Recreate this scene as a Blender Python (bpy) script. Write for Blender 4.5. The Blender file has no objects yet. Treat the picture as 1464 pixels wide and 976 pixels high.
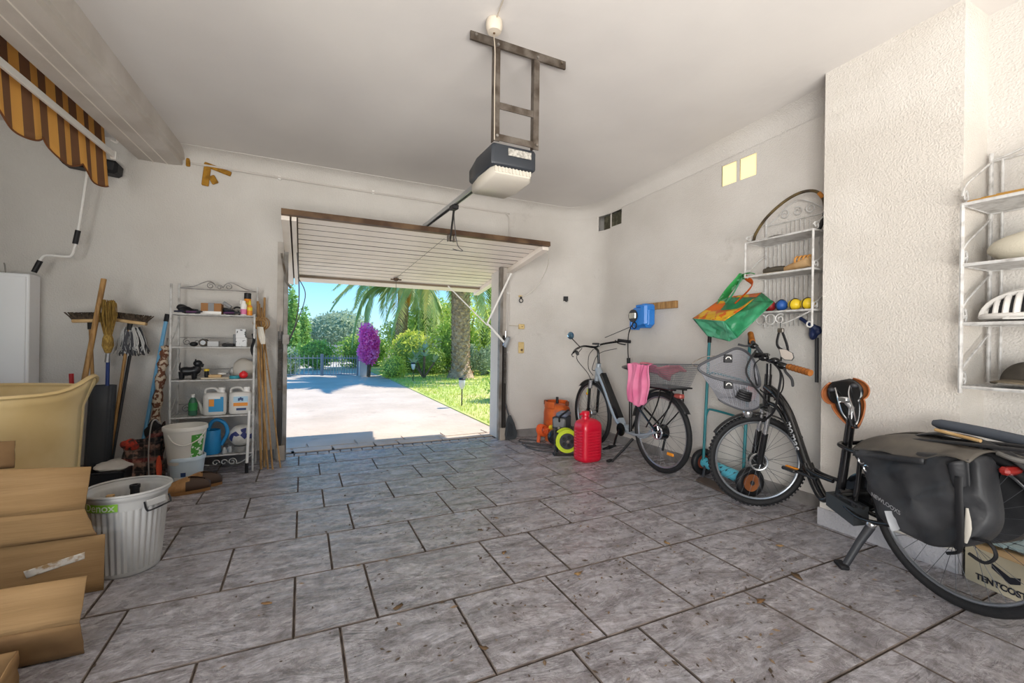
import bpy, math, random
from mathutils import Vector, Matrix, Euler
random.seed(7)
C = bpy.context.scene.collection
PI = math.pi

# ------------------------------------------------------------------ camera
cam_d = bpy.data.cameras.new('camera'); cam = bpy.data.objects.new('camera', cam_d); C.objects.link(cam)
cam_d.sensor_width = 36; cam_d.sensor_fit = 'HORIZONTAL'; cam_d.lens = 36*631.8/1464; cam_d.clip_start = 0.05; cam_d.clip_end = 400
def _cam():
    p, y, r = 4.895e-4, 0.44306, 0.013439
    Rz = Matrix(((math.cos(y), -math.sin(y), 0), (math.sin(y), math.cos(y), 0), (0, 0, 1)))
    B = Matrix(((1, 0, 0), (0, 0, -1), (0, 1, 0)))
    Rx = Matrix(((1, 0, 0), (0, math.cos(p), -math.sin(p)), (0, math.sin(p), math.cos(p))))
    Rr = Matrix(((math.cos(r), -math.sin(r), 0), (math.sin(r), math.cos(r), 0), (0, 0, 1)))
    M = Rr @ Rx @ B @ Rz
    R = Matrix((M[0], -M[1], -M[2])).transposed()
    return Matrix.Translation((0, 0, 1.07)) @ R.to_4x4()
cam.matrix_world = _cam()
bpy.context.scene.camera = cam

# ------------------------------------------------------------------ world, sun, big lamps, exposure
def rgb(h):
    if isinstance(h, str):
        c = [int(h[i:i+2], 16)/255 for i in (0, 2, 4)]
    else: c = [x/255 for x in h]
    return tuple([(x/12.92 if x <= .04045 else ((x+.055)/1.055)**2.4) for x in c] + [1.0])
w = bpy.data.worlds.new('sky'); bpy.context.scene.world = w; w.use_nodes = True
nt = w.node_tree; nt.nodes.clear()
o_ = nt.nodes.new('ShaderNodeOutputWorld'); bg = nt.nodes.new('ShaderNodeBackground'); tc = nt.nodes.new('ShaderNodeTexCoord')
sx = nt.nodes.new('ShaderNodeSeparateXYZ'); cr = nt.nodes.new('ShaderNodeValToRGB')
nt.links.new(tc.outputs['Generated'], sx.inputs[0]); nt.links.new(sx.outputs['Z'], cr.inputs[0])
cr.color_ramp.elements[0].position = 0.0; cr.color_ramp.elements[0].color = rgb('BFE3F2')
cr.color_ramp.elements[1].position = 0.75; cr.color_ramp.elements[1].color = rgb('3F8EDC')
e = cr.color_ramp.elements.new(0.13); e.color = rgb('85C8F2')
e = cr.color_ramp.elements.new(0.3); e.color = rgb('62AEEE')
nt.links.new(cr.outputs[0], bg.inputs[0]); bg.inputs[1].default_value = 1.35
nt.links.new(bg.outputs[0], o_.inputs[0])
SUN_DIR = Vector((1.37, 0.10, 1.72)).normalized()
sd = bpy.data.lights.new('sun', 'SUN'); sd.energy = 5.6; sd.angle = math.radians(0.55); sd.color = (1.0, .93, .82)
so = bpy.data.objects.new('sun', sd); so.rotation_euler = SUN_DIR.to_track_quat('Z', 'Y').to_euler(); so.location = (8, 2, 12); C.objects.link(so)
def area(name, loc, target, sx_, sy_, energy, col, sp=180):
    d = bpy.data.lights.new(name, 'AREA'); d.shape = 'RECTANGLE'; d.size = sx_; d.size_y = sy_; d.energy = energy; d.color = col
    o = bpy.data.objects.new(name, d); o.location = loc
    o.rotation_euler = (Vector(loc)-Vector(target)).to_track_quat('Z', 'Y').to_euler(); C.objects.link(o); d.spread = math.radians(sp); return o
# added fill lamps behind the camera, lifting right wall and ceiling towards outdoor brightness
area('rear_fill', (-2.3, -1.9, 1.15), (2.7, 3.0, 1.5), 2.6, 1.9, 84, (1.0, .965, .92), 100)
area('ceiling_fill', (0.6, -1.9, 0.25), (1.1, 0.2, 2.7), 3.2, 1.4, 120, (1.0, .95, .89), 105)
vs = bpy.context.scene.view_settings
vs.view_transform = 'Standard'; vs.look = 'None'; vs.gamma = 1; vs.use_curve_mapping = False; vs.exposure = 0.23

# ------------------------------------------------------------------ materials
MATS = {}
def mat(name, col, rough=.6, metal=0.0, col2=None, vs_=6.0, vdet=4, vlo=.4, vhi=.6, bump=0.0, bs=60.0, bdist=.004, alpha=1.0, trans=0.0, emit=0.0, spec=.5, ior=1.45, coat=0.0, tr=0.0, stretch=None):
    if name in MATS: return MATS[name]
    m = bpy.data.materials.new(name); m.use_nodes = True; n = m.node_tree.nodes; l = m.node_tree.links
    b = n['Principled BSDF']; b.inputs['Roughness'].default_value = rough; b.inputs['Metallic'].default_value = metal
    b.inputs['Specular IOR Level'].default_value = spec; b.inputs['IOR'].default_value = ior
    b.inputs['Coat Weight'].default_value = coat; b.inputs['Coat Roughness'].default_value = .15
    b.inputs['Base Color'].default_value = rgb(col)
    b.inputs['Alpha'].default_value = alpha; b.inputs['Transmission Weight'].default_value = trans
    if emit: b.inputs['Emission Color'].default_value = rgb(col); b.inputs['Emission Strength'].default_value = emit
    if tr:   # translucent leaf / thin plastic
        t = n.new('ShaderNodeBsdfTranslucent'); t.inputs[0].default_value = rgb(col); mx = n.new('ShaderNodeMixShader'); mx.inputs[0].default_value = tr
        l.new(b.outputs[0], mx.inputs[1]); l.new(t.outputs[0], mx.inputs[2]); l.new(mx.outputs[0], n['Material Output'].inputs[0])
    g = n.new('ShaderNodeNewGeometry'); src = g.outputs['Position']
    if stretch:
        mp = n.new('ShaderNodeMapping'); mp.inputs['Scale'].default_value = stretch; l.new(src, mp.inputs[0]); src = mp.outputs[0]
    if col2:
        t = n.new('ShaderNodeTexNoise'); t.inputs['Scale'].default_value = vs_; t.inputs['Detail'].default_value = vdet; l.new(src, t.inputs['Vector'])
        r = n.new('ShaderNodeValToRGB'); r.color_ramp.elements[0].position = vlo; r.color_ramp.elements[1].position = vhi
        r.color_ramp.elements[0].color = rgb(col); r.color_ramp.elements[1].color = rgb(col2)
        l.new(t.outputs['Fac'], r.inputs[0]); l.new(r.outputs[0], b.inputs['Base Color'])
        if tr: l.new(r.outputs[0], n['Translucent BSDF'].inputs[0])
    if bump:
        t = n.new('ShaderNodeTexNoise'); t.inputs['Scale'].default_value = bs; t.inputs['Detail'].default_value = 3; l.new(src, t.inputs['Vector'])
        bn = n.new('ShaderNodeBump'); bn.inputs['Strength'].default_value = bump; bn.inputs['Distance'].default_value = bdist
        l.new(t.outputs['Fac'], bn.inputs['Height']); l.new(bn.outputs[0], b.inputs['Normal'])
    MATS[name] = m; return m
def nd(m): return m.node_tree.nodes, m.node_tree.links

def stripes_mat(name, axis, period, c1, c2, duty=.5, rough=.8, offset=0.0, tr=0.0, dirt=None):
    m = mat(name, c1, rough, tr=tr); n, l = nd(m); b = n['Principled BSDF']
    g = n['Geometry']; s = n.new('ShaderNodeSeparateXYZ'); l.new(g.outputs['Position'], s.inputs[0])
    a = n.new('ShaderNodeMath'); a.operation = 'MULTIPLY_ADD'; a.inputs[1].default_value = 1/period; a.inputs[2].default_value = offset; l.new(s.outputs[axis], a.inputs[0])
    f = n.new('ShaderNodeMath'); f.operation = 'FRACT'; l.new(a.outputs[0], f.inputs[0])
    c = n.new('ShaderNodeMath'); c.operation = 'LESS_THAN'; c.inputs[1].default_value = duty; l.new(f.outputs[0], c.inputs[0])
    x = n.new('ShaderNodeMix'); x.data_type = 'RGBA'; l.new(c.outputs[0], x.inputs['Factor'])
    x.inputs['A'].default_value = rgb(c1); x.inputs['B'].default_value = rgb(c2)
    l.new(x.outputs['Result'], b.inputs['Base Color'])
    if tr: l.new(x.outputs['Result'], n['Translucent BSDF'].inputs[0])
    return m

# ------------------------------------------------------------------ mesh builder
def frame(d):
    d = Vector(d).normalized(); u = Vector((0, 0, 1)) if abs(d.z) < .9 else Vector((1, 0, 0))
    a = u.cross(d).normalized(); return a, d.cross(a)
def rotz(a): return Matrix.Rotation(a, 4, 'Z')
def XF(loc=(0, 0, 0), rx=0, ry=0, rz=0): return Matrix.Translation(loc) @ Euler((rx, ry, rz)).to_matrix().to_4x4()
def axis_mat(c, d):     # z axis of the local frame along d
    a, b = frame(d); d = Vector(d).normalized()
    return Matrix.Translation(c) @ Matrix((a, b, d)).transposed().to_4x4()
def sm(pts, k=6, closed=False):
    P = [Vector(p) for p in pts]; n = len(P); out = []
    for i in range(n if closed else n-1):
        if closed: a, b, c, d = P[i-1], P[i], P[(i+1) % n], P[(i+2) % n]
        else: a, b, c, d = P[max(i-1, 0)], P[i], P[i+1], P[min(i+2, n-1)]
        for j in range(k):
            t = j/k
            out.append(.5*((2*b)+(c-a)*t+(2*a-5*b+4*c-d)*t*t+(3*b-a-3*c+d)*t**3))
    if not closed: out.append(P[-1])
    return out
ORG = {}
class MB:
    def __init__(s): s.v = []; s.f = []; s.mi = []; s.cur = 0
    def mat(s, i): s.cur = i; return s
    def add(s, V, F, M=None):
        o = len(s.v)
        s.v += [tuple(M @ Vector(p)) if M else tuple(p) for p in V]
        s.f += [tuple(o+i for i in f) for f in F]; s.mi += [s.cur]*len(F); return s
    def box(s, c, size, rz=0, b=0.0, M=None, rx=0, ry=0):
        x, y, z = [q/2 for q in size]; T = XF(c, rx, ry, rz)
        if M: T = M @ T
        if b <= 0:
            V = [(i, j, k) for i in (-x, x) for j in (-y, y) for k in (-z, z)]
            return s.add(V, [(0, 1, 3, 2), (4, 6, 7, 5), (0, 4, 5, 1), (2, 3, 7, 6), (0, 2, 6, 4), (1, 5, 7, 3)], T)
        b = min(b, x*.98, y*.98, z*.98); V = []; ix = {}
        for i in (-1, 1):
            for j in (-1, 1):
                for k in (-1, 1):
                    for a in range(3):
                        p = [i*(x-b), j*(y-b), k*(z-b)]; p[a] = (i*x, j*y, k*z)[a]
                        ix[(i, j, k, a)] = len(V); V.append(tuple(p))
        F = []
        for a in range(3):
            o1, o2 = [q for q in range(3) if q != a]
            for sg in (-1, 1):
                q = []
                for (u, v) in ((-1, -1), (1, -1), (1, 1), (-1, 1)):
                    k = [0, 0, 0]; k[a] = sg; k[o1] = u; k[o2] = v; q.append(ix[(*k, a)])
                F.append(q if (sg > 0) == (a != 1) else q[::-1])
        for a in range(3):
            o1, o2 = [q for q in range(3) if q != a]
            for u in (-1, 1):
                for v in (-1, 1):
                    k0 = [0, 0, 0]; k0[a] = -1; k0[o1] = u; k0[o2] = v; k1 = k0[:]; k1[a] = 1
                    q = [ix[(*k0, o1)], ix[(*k1, o1)], ix[(*k1, o2)], ix[(*k0, o2)]]
                    F.append(q)
        for i in (-1, 1):
            for j in (-1, 1):
                for k in (-1, 1): F.append([ix[(i, j, k, a)] for a in range(3)])
        c0 = Vector((0, 0, 0)); G = []
        for f in F:
            P = [Vector(V[i]) for i in f]; nn = (P[1]-P[0]).cross(P[2]-P[0])
            G.append(tuple(f) if nn.dot(sum(P, Vector())/len(P)) > 0 else tuple(f[::-1]))
        return s.add(V, G, T)
    def tube(s, pts, r, n=8, cap=True, closed=False, flat=None):
        P = [Vector(p) for p in pts]; m = len(P)
        rr = r if isinstance(r, (list, tuple)) else [r]*m
        ts = []
        for i in range(m):
            if closed: t = P[(i+1) % m]-P[i-1]
            else: t = P[min(i+1, m-1)]-P[max(i-1, 0)]
            ts.append(t.normalized() if t.length > 1e-9 else Vector((0, 0, 1)))
        a, b = frame(ts[0]); V = []
        for i in range(m):
            if i:
                q = ts[i-1].rotation_difference(ts[i]); a = q @ a; b = q @ b
            for k in range(n):
                an = 2*PI*k/n; ca, sa = math.cos(an), math.sin(an)
                if flat: sa *= flat
                V.append(P[i]+(a*ca+b*sa)*rr[i])
        F = []
        for i in range(m if closed else m-1):
            for k in range(n):
                j = (i+1) % m; F.append((i*n+k, i*n+(k+1) % n, j*n+(k+1) % n, j*n+k))
        if cap and not closed: F.append(tuple(range(n))[::-1]); F.append(tuple((m-1)*n+k for k in range(n)))
        return s.add(V, F)
    def cyl(s, p0, p1, r, r1=None, n=12): return s.tube([p0, p1], [r, r if r1 is None else r1], n)
    def lathe(s, prof, n=24, M=None, sx=1, sy=1, arc=2*PI):
        V = []; F = []; full = abs(arc-2*PI) < 1e-6; k = n if full else n+1
        for (r, z) in prof:
            for i in range(k):
                a = arc*i/n; V.append((r*math.cos(a)*sx, r*math.sin(a)*sy, z))
        for j in range(len(prof)-1):
            for i in range(n):
                i2 = (i+1) % k; F.append((j*k+i, j*k+i2, (j+1)*k+i2, (j+1)*k+i))
        if full:
            if prof[0][0] > 1e-6: F.append(tuple(range(k))[::-1])
            if prof[-1][0] > 1e-6: F.append(tuple((len(prof)-1)*k+i for i in range(k)))
        return s.add(V, F, M)
    def ell(s, c, r, nu=14, nv=9, M=None):
        if not isinstance(r, (tuple, list)): r = (r, r, r)
        V = [(0, 0, -r[2])]; F = []
        for j in range(1, nv):
            t = -PI/2+PI*j/nv
            for i in range(nu):
                a = 2*PI*i/nu; V.append((r[0]*math.cos(t)*math.cos(a), r[1]*math.cos(t)*math.sin(a), r[2]*math.sin(t)))
        V.append((0, 0, r[2])); top = len(V)-1
        for i in range(nu): F.append((0, 1+(i+1) % nu, 1+i)); F.append((top, top-nu+i, top-nu+(i+1) % nu))
        for j in range(nv-2):
            for i in range(nu): F.append((1+j*nu+i, 1+j*nu+(i+1) % nu, 1+(j+1)*nu+(i+1) % nu, 1+(j+1)*nu+i))
        T = Matrix.Translation(c); return s.add(V, F, (T @ M) if M else T)
    def torus(s, c, d, R, r, n=28, k=8, a0=0, a1=2*PI, rx=None):
        A = axis_mat(c, d); full = abs(a1-a0-2*PI) < 1e-6
        pts = [A @ Vector((R*math.cos(a0+(a1-a0)*i/n), R*math.sin(a0+(a1-a0)*i/n), 0)) for i in range(n if full else n+1)]
        return s.tube(pts, r, k, closed=full)
    def prism(s, poly, h, M=None):
        n = len(poly); V = [(p[0], p[1], 0) for p in poly]+[(p[0], p[1], h) for p in poly]
        F = [tuple(range(n))[::-1], tuple(range(n, 2*n))]+[(i, (i+1) % n, n+(i+1) % n, n+i) for i in range(n)]
        return s.add(V, F, M)
    def grid(s, fn, nu, nv, cu=False):
        V = [fn(i/nu, j/nv) for j in range(nv+1) for i in range(nu+1)]; w_ = nu+1
        F = [(j*w_+i, j*w_+i+1, (j+1)*w_+i+1, (j+1)*w_+i) for j in range(nv) for i in range(nu)]
        return s.add(V, F)
    def build(s, name, m, parent=None, smooth=True, ang=38, thick=0, **tags):
        me = bpy.data.meshes.new(name); off = Vector(ORG.get(parent.name, (0, 0, 0))) if parent else Vector((0, 0, 0))
        me.from_pydata([tuple(Vector(v)-off) for v in s.v], [], s.f)
        for q in (m if isinstance(m, (list, tuple)) else [m]): me.materials.append(q)
        if isinstance(m, (list, tuple)): me.polygons.foreach_set('material_index', s.mi)
        me.update()
        if smooth:
            me.polygons.foreach_set('use_smooth', [True]*len(me.polygons)); me.set_sharp_from_angle(angle=math.radians(ang))
        o = bpy.data.objects.new(name, me); C.objects.link(o)
        if parent: o.parent = parent; ORG[o.name] = tuple(off)
        if thick:
            d = o.modifiers.new('thickness', 'SOLIDIFY'); d.thickness = thick; d.offset = 0
        for k, v in tags.items(): o[k] = v
        return o
def thing(name, label, cat, loc=(0, 0, 0), rz=0, group=None, local=False):
    o = bpy.data.objects.new(name, None); o.empty_display_size = .05; C.objects.link(o)
    o.location = loc; o.rotation_euler = (0, 0, rz); o['label'] = label; o['category'] = cat
    if group: o['group'] = group
    ORG[o.name] = (0, 0, 0) if local else tuple(loc)
    return o
def tag(o, label, cat, group=None):
    o['label'] = label; o['category'] = cat
    if group: o['group'] = group
    return o
def solo(mb, name, m, label, cat, group=None, **k):      # a thing that is one mesh, origin moved to its base centre
    o = mb.build(name, m, **k); me = o.data
    xs = [v.co for v in me.vertices]
    lo = Vector([min(v[i] for v in xs) for i in range(3)]); hi = Vector([max(v[i] for v in xs) for i in range(3)])
    c = Vector(((lo.x+hi.x)/2, (lo.y+hi.y)/2, lo.z)); me.transform(Matrix.Translation(-c)); o.location = c
    return tag(o, label, cat, group)
def struct(mb, name, m, **k): return mb.build(name, m, kind='structure', **k)
def kids(o): return [c for c in bpy.data.objects if c.parent == o]
def dup(root, loc=None, rz=None, label=None, group=None):
    def rec(o, par):
        c = o.copy(); C.objects.link(c); c.parent = par; ORG[c.name] = ORG.get(o.name, (0, 0, 0))
        for ch in list(o.children): rec(ch, c)
        return c
    bpy.context.view_layer.update()
    r = rec(root, None)
    if loc is not None: r.location = loc
    if rz is not None: r.rotation_euler = (0, 0, rz)
    if label: r['label'] = label
    if group: r['group'] = group
    return r
def text_mesh(txt, size, depth=.0006, bold=0.0, shear=0.0, space=1.0):
    cu = bpy.data.curves.new('lettering', 'FONT'); cu.body = txt; cu.size = size; cu.extrude = depth; cu.offset = bold; cu.shear = shear
    cu.align_x = 'CENTER'; cu.align_y = 'CENTER'; cu.space_character = space
    o = bpy.data.objects.new('lettering', cu); C.objects.link(o); bpy.context.view_layer.update()
    me = bpy.data.meshes.new_from_object(o.evaluated_get(bpy.context.evaluated_depsgraph_get()))
    C.objects.unlink(o); bpy.data.objects.remove(o); return me
def lettering(txt, size, m, parent, loc, ex, ey, name='lettering', bold=0.0, wrap=None, shear=0.0, space=1.0):
    me = text_mesh(txt, size, bold=bold, shear=shear, space=space); me.materials.clear(); me.materials.append(m)
    ex = Vector(ex).normalized(); ey = Vector(ey).normalized(); ez = ex.cross(ey)
    off = Vector(ORG.get(parent.name, (0, 0, 0)))
    T = Matrix.Translation(Vector(loc)-off) @ Matrix((ex, ey, ez)).transposed().to_4x4()
    if wrap:
        for v in me.vertices: v.co = wrap(v.co)-off
    else: me.transform(T)
    o = bpy.data.objects.new(name, me); C.objects.link(o); o.parent = parent; ORG[o.name] = tuple(off); return o
# ------------------------------------------------------------------ setting
def ceil_z(y): return 2.605+.034*(4.44-y)
M_WALL = mat('white_stucco', 'D5D1CC', .9, col2='C6C1BB', vs_=1.6, vlo=.3, vhi=.75, bump=.8, bs=110, bdist=.007)
def crackle(m, amount=.35, col='8D847B', sc=2.2, thr=.63):
    n, l = nd(m); b = n['Principled BSDF']; g = n['Geometry']; src = b.inputs['Base Color'].links[0].from_socket
    t = n.new('ShaderNodeTexNoise'); t.inputs['Scale'].default_value = sc; t.inputs['Detail'].default_value = 8; t.inputs['Roughness'].default_value = .7; l.new(g.outputs['Position'], t.inputs['Vector'])
    r = n.new('ShaderNodeMapRange'); r.inputs['From Min'].default_value = thr; r.inputs['From Max'].default_value = thr+.12; r.inputs['To Max'].default_value = amount; l.new(t.outputs['Fac'], r.inputs['Value'])
    x = n.new('ShaderNodeMix'); x.data_type = 'RGBA'; l.new(r.outputs[0], x.inputs['Factor']); l.new(src, x.inputs['A']); x.inputs['B'].default_value = rgb(col); l.new(x.outputs['Result'], b.inputs['Base Color'])
crackle(M_WALL)
M_CEIL = mat('ceiling_plaster', 'D6D2CE', .95, col2='CCC8C5', vs_=1.1, vlo=.35, vhi=.7, bump=.15, bs=14, bdist=.01)
M_BEAM = mat('beam_plaster', 'CFC9C2', .9, col2='C2BBB3', vs_=3, bump=.3, bs=50, bdist=.006)
M_BASE = mat('grey_baseboard_paint', '8B8887', .8, col2='7A7674', vs_=8, bump=.3, bs=80)
M_GROUT = mat('dark_joint_mortar', '7A6E66', .95, col2='5A504A', vs_=15, bump=.5, bs=60)

def tile_material():
    m = mat('stamped_slate_concrete', 'A9A3A4', .42, spec=.85); n, l = nd(m); b = n['Principled BSDF']; g = n['Geometry']
    def noise(sc, det, ro=.6, dist=0.0, vec=None):
        t = n.new('ShaderNodeTexNoise'); t.inputs['Scale'].default_value = sc; t.inputs['Detail'].default_value = det; t.inputs['Roughness'].default_value = ro; t.inputs['Distortion'].default_value = dist
        l.new(vec or g.outputs['Position'], t.inputs['Vector']); return t.outputs['Fac']
    def ramp(f, stops):
        r = n.new('ShaderNodeValToRGB'); l.new(f, r.inputs[0]); es = r.color_ramp.elements
        es[0].position, es[0].color = stops[0][0], rgb(stops[0][1]); es[1].position, es[1].color = stops[-1][0], rgb(stops[-1][1])
        for p, c in stops[1:-1]: q = es.new(p); q.color = rgb(c)
        return r.outputs[0]
    mp = n.new('ShaderNodeMapping'); mp.inputs['Scale'].default_value = (2.0, 4.6, 3); mp.inputs['Rotation'].default_value = (0, 0, .5); l.new(g.outputs['Position'], mp.inputs[0])
    big = noise(2.6, 9, .68, .6, mp.outputs[0])
    base = ramp(big, [(.24, '716867'), (.38, '9D979A'), (.53, 'BAB6BB'), (.70, 'CFCCD3')])
    fine = noise(30, 6, .7); fr = ramp(fine, [(.35, '8C8480'), (.6, 'FFFFFF')])
    x = n.new('ShaderNodeMix'); x.data_type = 'RGBA'; x.blend_type = 'MULTIPLY'; x.inputs['Factor'].default_value = .6; l.new(base, x.inputs['A']); l.new(fr, x.inputs['B'])
    # brown grime and grit
    dn = noise(1.3, 8, .75); dr = n.new('ShaderNodeMapRange'); dr.inputs['From Min'].default_value = .56; dr.inputs['From Max'].default_value = .75; dr.inputs['To Max'].default_value = .42; l.new(dn, dr.inputs['Value'])
    y = n.new('ShaderNodeMix'); y.data_type = 'RGBA'; l.new(dr.outputs[0], y.inputs['Factor']); l.new(x.outputs['Result'], y.inputs['A']); y.inputs['B'].default_value = rgb('8A7A6E')
    l.new(y.outputs['Result'], b.inputs['Base Color'])
    rr = n.new('ShaderNodeMapRange'); rr.inputs['To Min'].default_value = .12; rr.inputs['To Max'].default_value = .42; l.new(big, rr.inputs['Value']); l.new(rr.outputs[0], b.inputs['Roughness'])
    mp2 = n.new('ShaderNodeMapping'); mp2.inputs['Scale'].default_value = (1.0, 2.2, 1); mp2.inputs['Rotation'].default_value = (0, 0, .6); l.new(g.outputs['Position'], mp2.inputs[0])
    rel = noise(3.2, 12, .66, 1.2, mp2.outputs[0])
    w_ = n.new('ShaderNodeTexVoronoi'); w_.feature = 'SMOOTH_F1'; w_.inputs['Scale'].default_value = 5; l.new(mp2.outputs[0], w_.inputs['Vector'])
    ad = n.new('ShaderNodeMath'); ad.operation = 'MULTIPLY_ADD'; ad.inputs[1].default_value = .25; l.new(w_.outputs['Distance'], ad.inputs[0]); l.new(rel, ad.inputs[2])
    bn = n.new('ShaderNodeBump'); bn.inputs['Strength'].default_value = 1.0; bn.inputs['Distance'].default_value = .04; l.new(ad.outputs[0], bn.inputs['Height']); l.new(bn.outputs[0], b.inputs['Normal'])
    return m
M_TILE = tile_material()
floor = struct(MB().box((.2, .85, -.06), (6.0, 7.72, .10)), 'floor', M_GROUT, smooth=False)
ROWS = [-.10, .365, .832, 1.297, 1.754, 2.202, 2.625, 3.041, 3.413, 3.777, 4.125, 4.46]
U = .2929
def tile_mesh(w_, d):
    mb = MB(); b = .003; h = .012; x, y = w_/2-.0028, d/2-.0028
    V = [(-x, -y, -h), (x, -y, -h), (x, y, -h), (-x, y, -h), (-x, -y, -b*.6), (x, -y, -b*.6), (x, y, -b*.6), (-x, y, -b*.6), (-x+b, -y+b, 0), (x-b, -y+b, 0), (x-b, y-b, 0), (-x+b, y-b, 0)]
    F = [(0, 1, 5, 4), (1, 2, 6, 5), (2, 3, 7, 6), (3, 0, 4, 7), (4, 5, 9, 8), (5, 6, 10, 9), (6, 7, 11, 10), (7, 4, 8, 11), (8, 9, 10, 11)]
    me = bpy.data.meshes.new('floor_tile'); me.from_pydata(V, [], F); me.materials.append(M_TILE); me.materials.append(M_GROUT)
    for i in range(8): me.polygons[i].material_index = 1
    me.update(); return me
for ri in range(len(ROWS)-1):
    y0, y1 = ROWS[ri], ROWS[ri+1]; cache = {}
    kind = (ri % 2)                       # row 3 = 1.297..1.754 : type 2 , row 4: type 1
    if kind == 1: base = .54*1.07; xs = [base+.41*1.07*k for k in range(-8, 8)]
    else:
        xs = []; a = -.015*1.07
        for k in range(-4, 5): xs += [a+3*U*k, a+3*U*k+U]
    xs = sorted(x for x in xs if -2.6 < x < 3.0)
    xs = [-2.75]+[x for x in xs if x > -2.5]+[3.068]
    for x0, x1 in zip(xs, xs[1:]):
        if x1-x0 < .08: continue
        k = (round(x1-x0, 3)); me = cache.get(k) or tile_mesh(x1-x0, y1-y0); cache[k] = me
        o = bpy.data.objects.new('tile', me); C.objects.link(o); o.parent = floor
        o.location = ((x0+x1)/2, (y0+y1)/2, random.uniform(-.0008, .0008)); o.rotation_euler = (random.uniform(-.002, .002), random.uniform(-.002, .002), 0)
# back wall with the door opening
DX0, DX1, DZ = -.145, 1.955, 1.95
YB = 4.44
mb = MB(); H_ = 2.75
mb.box(((DX0-2.85)/2, YB+.125, H_/2), (DX0+2.85, .25, H_)); mb.box(((DX0+DX1)/2, YB+.125, (DZ+H_)/2), (DX1-DX0, .25, H_-DZ)); mb.box(((DX1+2.62)/2, YB+.125, H_/2), (2.62-DX1, .25, H_))
struct(mb, 'wall_back', M_WALL, smooth=False)
# right wall: swept with the rounded corner
path = [(2.62, YB)]+[(2.62+.45*math.sin(a), YB-.45+.45*math.cos(a)) for a in [PI/2*i/10 for i in range(1, 11)]]+[(3.07, -3.0)]
def sweep(path, prof, closed_prof=True):
    mb = MB(); P = [Vector((p[0], p[1])) for p in path]; n = len(P); k = len(prof); V = []
    for i in range(n):
        d = (P[min(i+1, n-1)]-P[max(i-1, 0)]).normalized(); nr = Vector((d.y, -d.x))*-1     # outward normal
        for (o, z) in prof:
            zz = z if not callable(z) else z(P[i].y); V.append((P[i].x+nr.x*o, P[i].y+nr.y*o, zz))
    F = [(i*k+j, i*k+(j+1) % k, (i+1)*k+(j+1) % k, (i+1)*k+j) for i in range(n-1) for j in range(k)]
    F += [tuple(range(k)), tuple((n-1)*k+j for j in range(k))[::-1]]
    return mb.add(V, F)
wr = struct(sweep(path, [(0, 0), (0, H_+.05), (.25, H_+.05), (.25, 0)]), 'wall_right', M_WALL, ang=30)
# cut the four vent openings
def cut(o, boxes):
    cb = MB()
    for c, s_, rz in boxes: cb.box(c, s_, rz)
    co = cb.build('cutter', M_WALL); md = o.modifiers.new('b', 'BOOLEAN'); md.object = co; md.operation = 'DIFFERENCE'; md.solver = 'EXACT'
    bpy.context.view_layer.update()
    me = bpy.data.meshes.new_from_object(o.evaluated_get(bpy.context.evaluated_depsgraph_get()))
    o.modifiers.clear(); o.data = me; bpy.data.objects.remove(co)
VENTS = [(4.055, 2.42, .175, .165), (3.86, 2.425, .165, .155), (2.46, 2.432, .135, .165), (2.293, 2.432, .14, .165)]
def wall_x(y): return 3.07 if y < 3.99 else 2.62+math.sqrt(max(.45**2-(y-3.99)**2, 0))
cut(wr, [((wall_x(y)+.02, y, z), (.13, wy, hz), 0) for y, z, wy, hz in VENTS])
M_DARKV = mat('dark_vent_recess', '4D4A3C', .9, col2='6D6A58', vs_=20)
M_GLOWV = mat('glass_block_sun_glow', 'FFEDB8', .4, emit=.42)  # pane emission stands in for the sun behind the glass
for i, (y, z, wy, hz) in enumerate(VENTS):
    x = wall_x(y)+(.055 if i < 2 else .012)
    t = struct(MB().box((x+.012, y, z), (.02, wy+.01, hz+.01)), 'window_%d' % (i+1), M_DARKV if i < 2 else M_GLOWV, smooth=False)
# pillar
mb = MB(); 
mb.add([(2.82, .98, 0), (3.08, .98, 0), (3.08, 1.6, 0), (2.82, 1.6, 0), (2.82, .98, 2.76), (3.08, .98, 2.76), (3.08, 1.6, 2.76), (2.82, 1.6, 2.76)], [(3, 2, 1, 0), (4, 5, 6, 7), (0, 1, 5, 4), (1, 2, 6, 5), (2, 3, 7, 6), (3, 0, 4, 7)])
M_PIL = mat('white_stucco_pillar', 'D9D4CD', .9, col2='CFC9C1', vs_=2, bump=.8, bs=130, bdist=.007); crackle(M_PIL, .25)
struct(mb, 'wall_pillar', M_PIL, smooth=False)
struct(MB().box((-2.95, .72, H_/2), (.25, 7.66, H_)), 'wall_left', M_WALL, smooth=False)  # unseen rear stretch lengthened to dim sky light on the back-left wall
struct(MB().box((1.9, -3.1, H_/2+.05), (2.9, .2, H_+.1)), 'wall_front_added', M_WALL, smooth=False)  # unseen wall, added to shut out sky light behind the camera
# ceiling / roof slab, reaching out as an eave over the driveway
mb = MB(); y0, y1 = -3.2, 5.02
mb.add([(-3.2, y0, ceil_z(y0)), (3.5, y0, ceil_z(y0)), (3.5, y1, ceil_z(y1)), (-3.2, y1, ceil_z(y1)), (-3.2, y0, 3.0), (3.5, y0, 3.0), (3.5, y1, 3.0), (-3.2, y1, 3.0)], [(3, 2, 1, 0), (4, 5, 6, 7), (0, 1, 5, 4), (1, 2, 6, 5), (2, 3, 7, 6), (3, 0, 4, 7)])
struct(mb, 'ceiling', M_CEIL, smooth=False)
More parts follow.
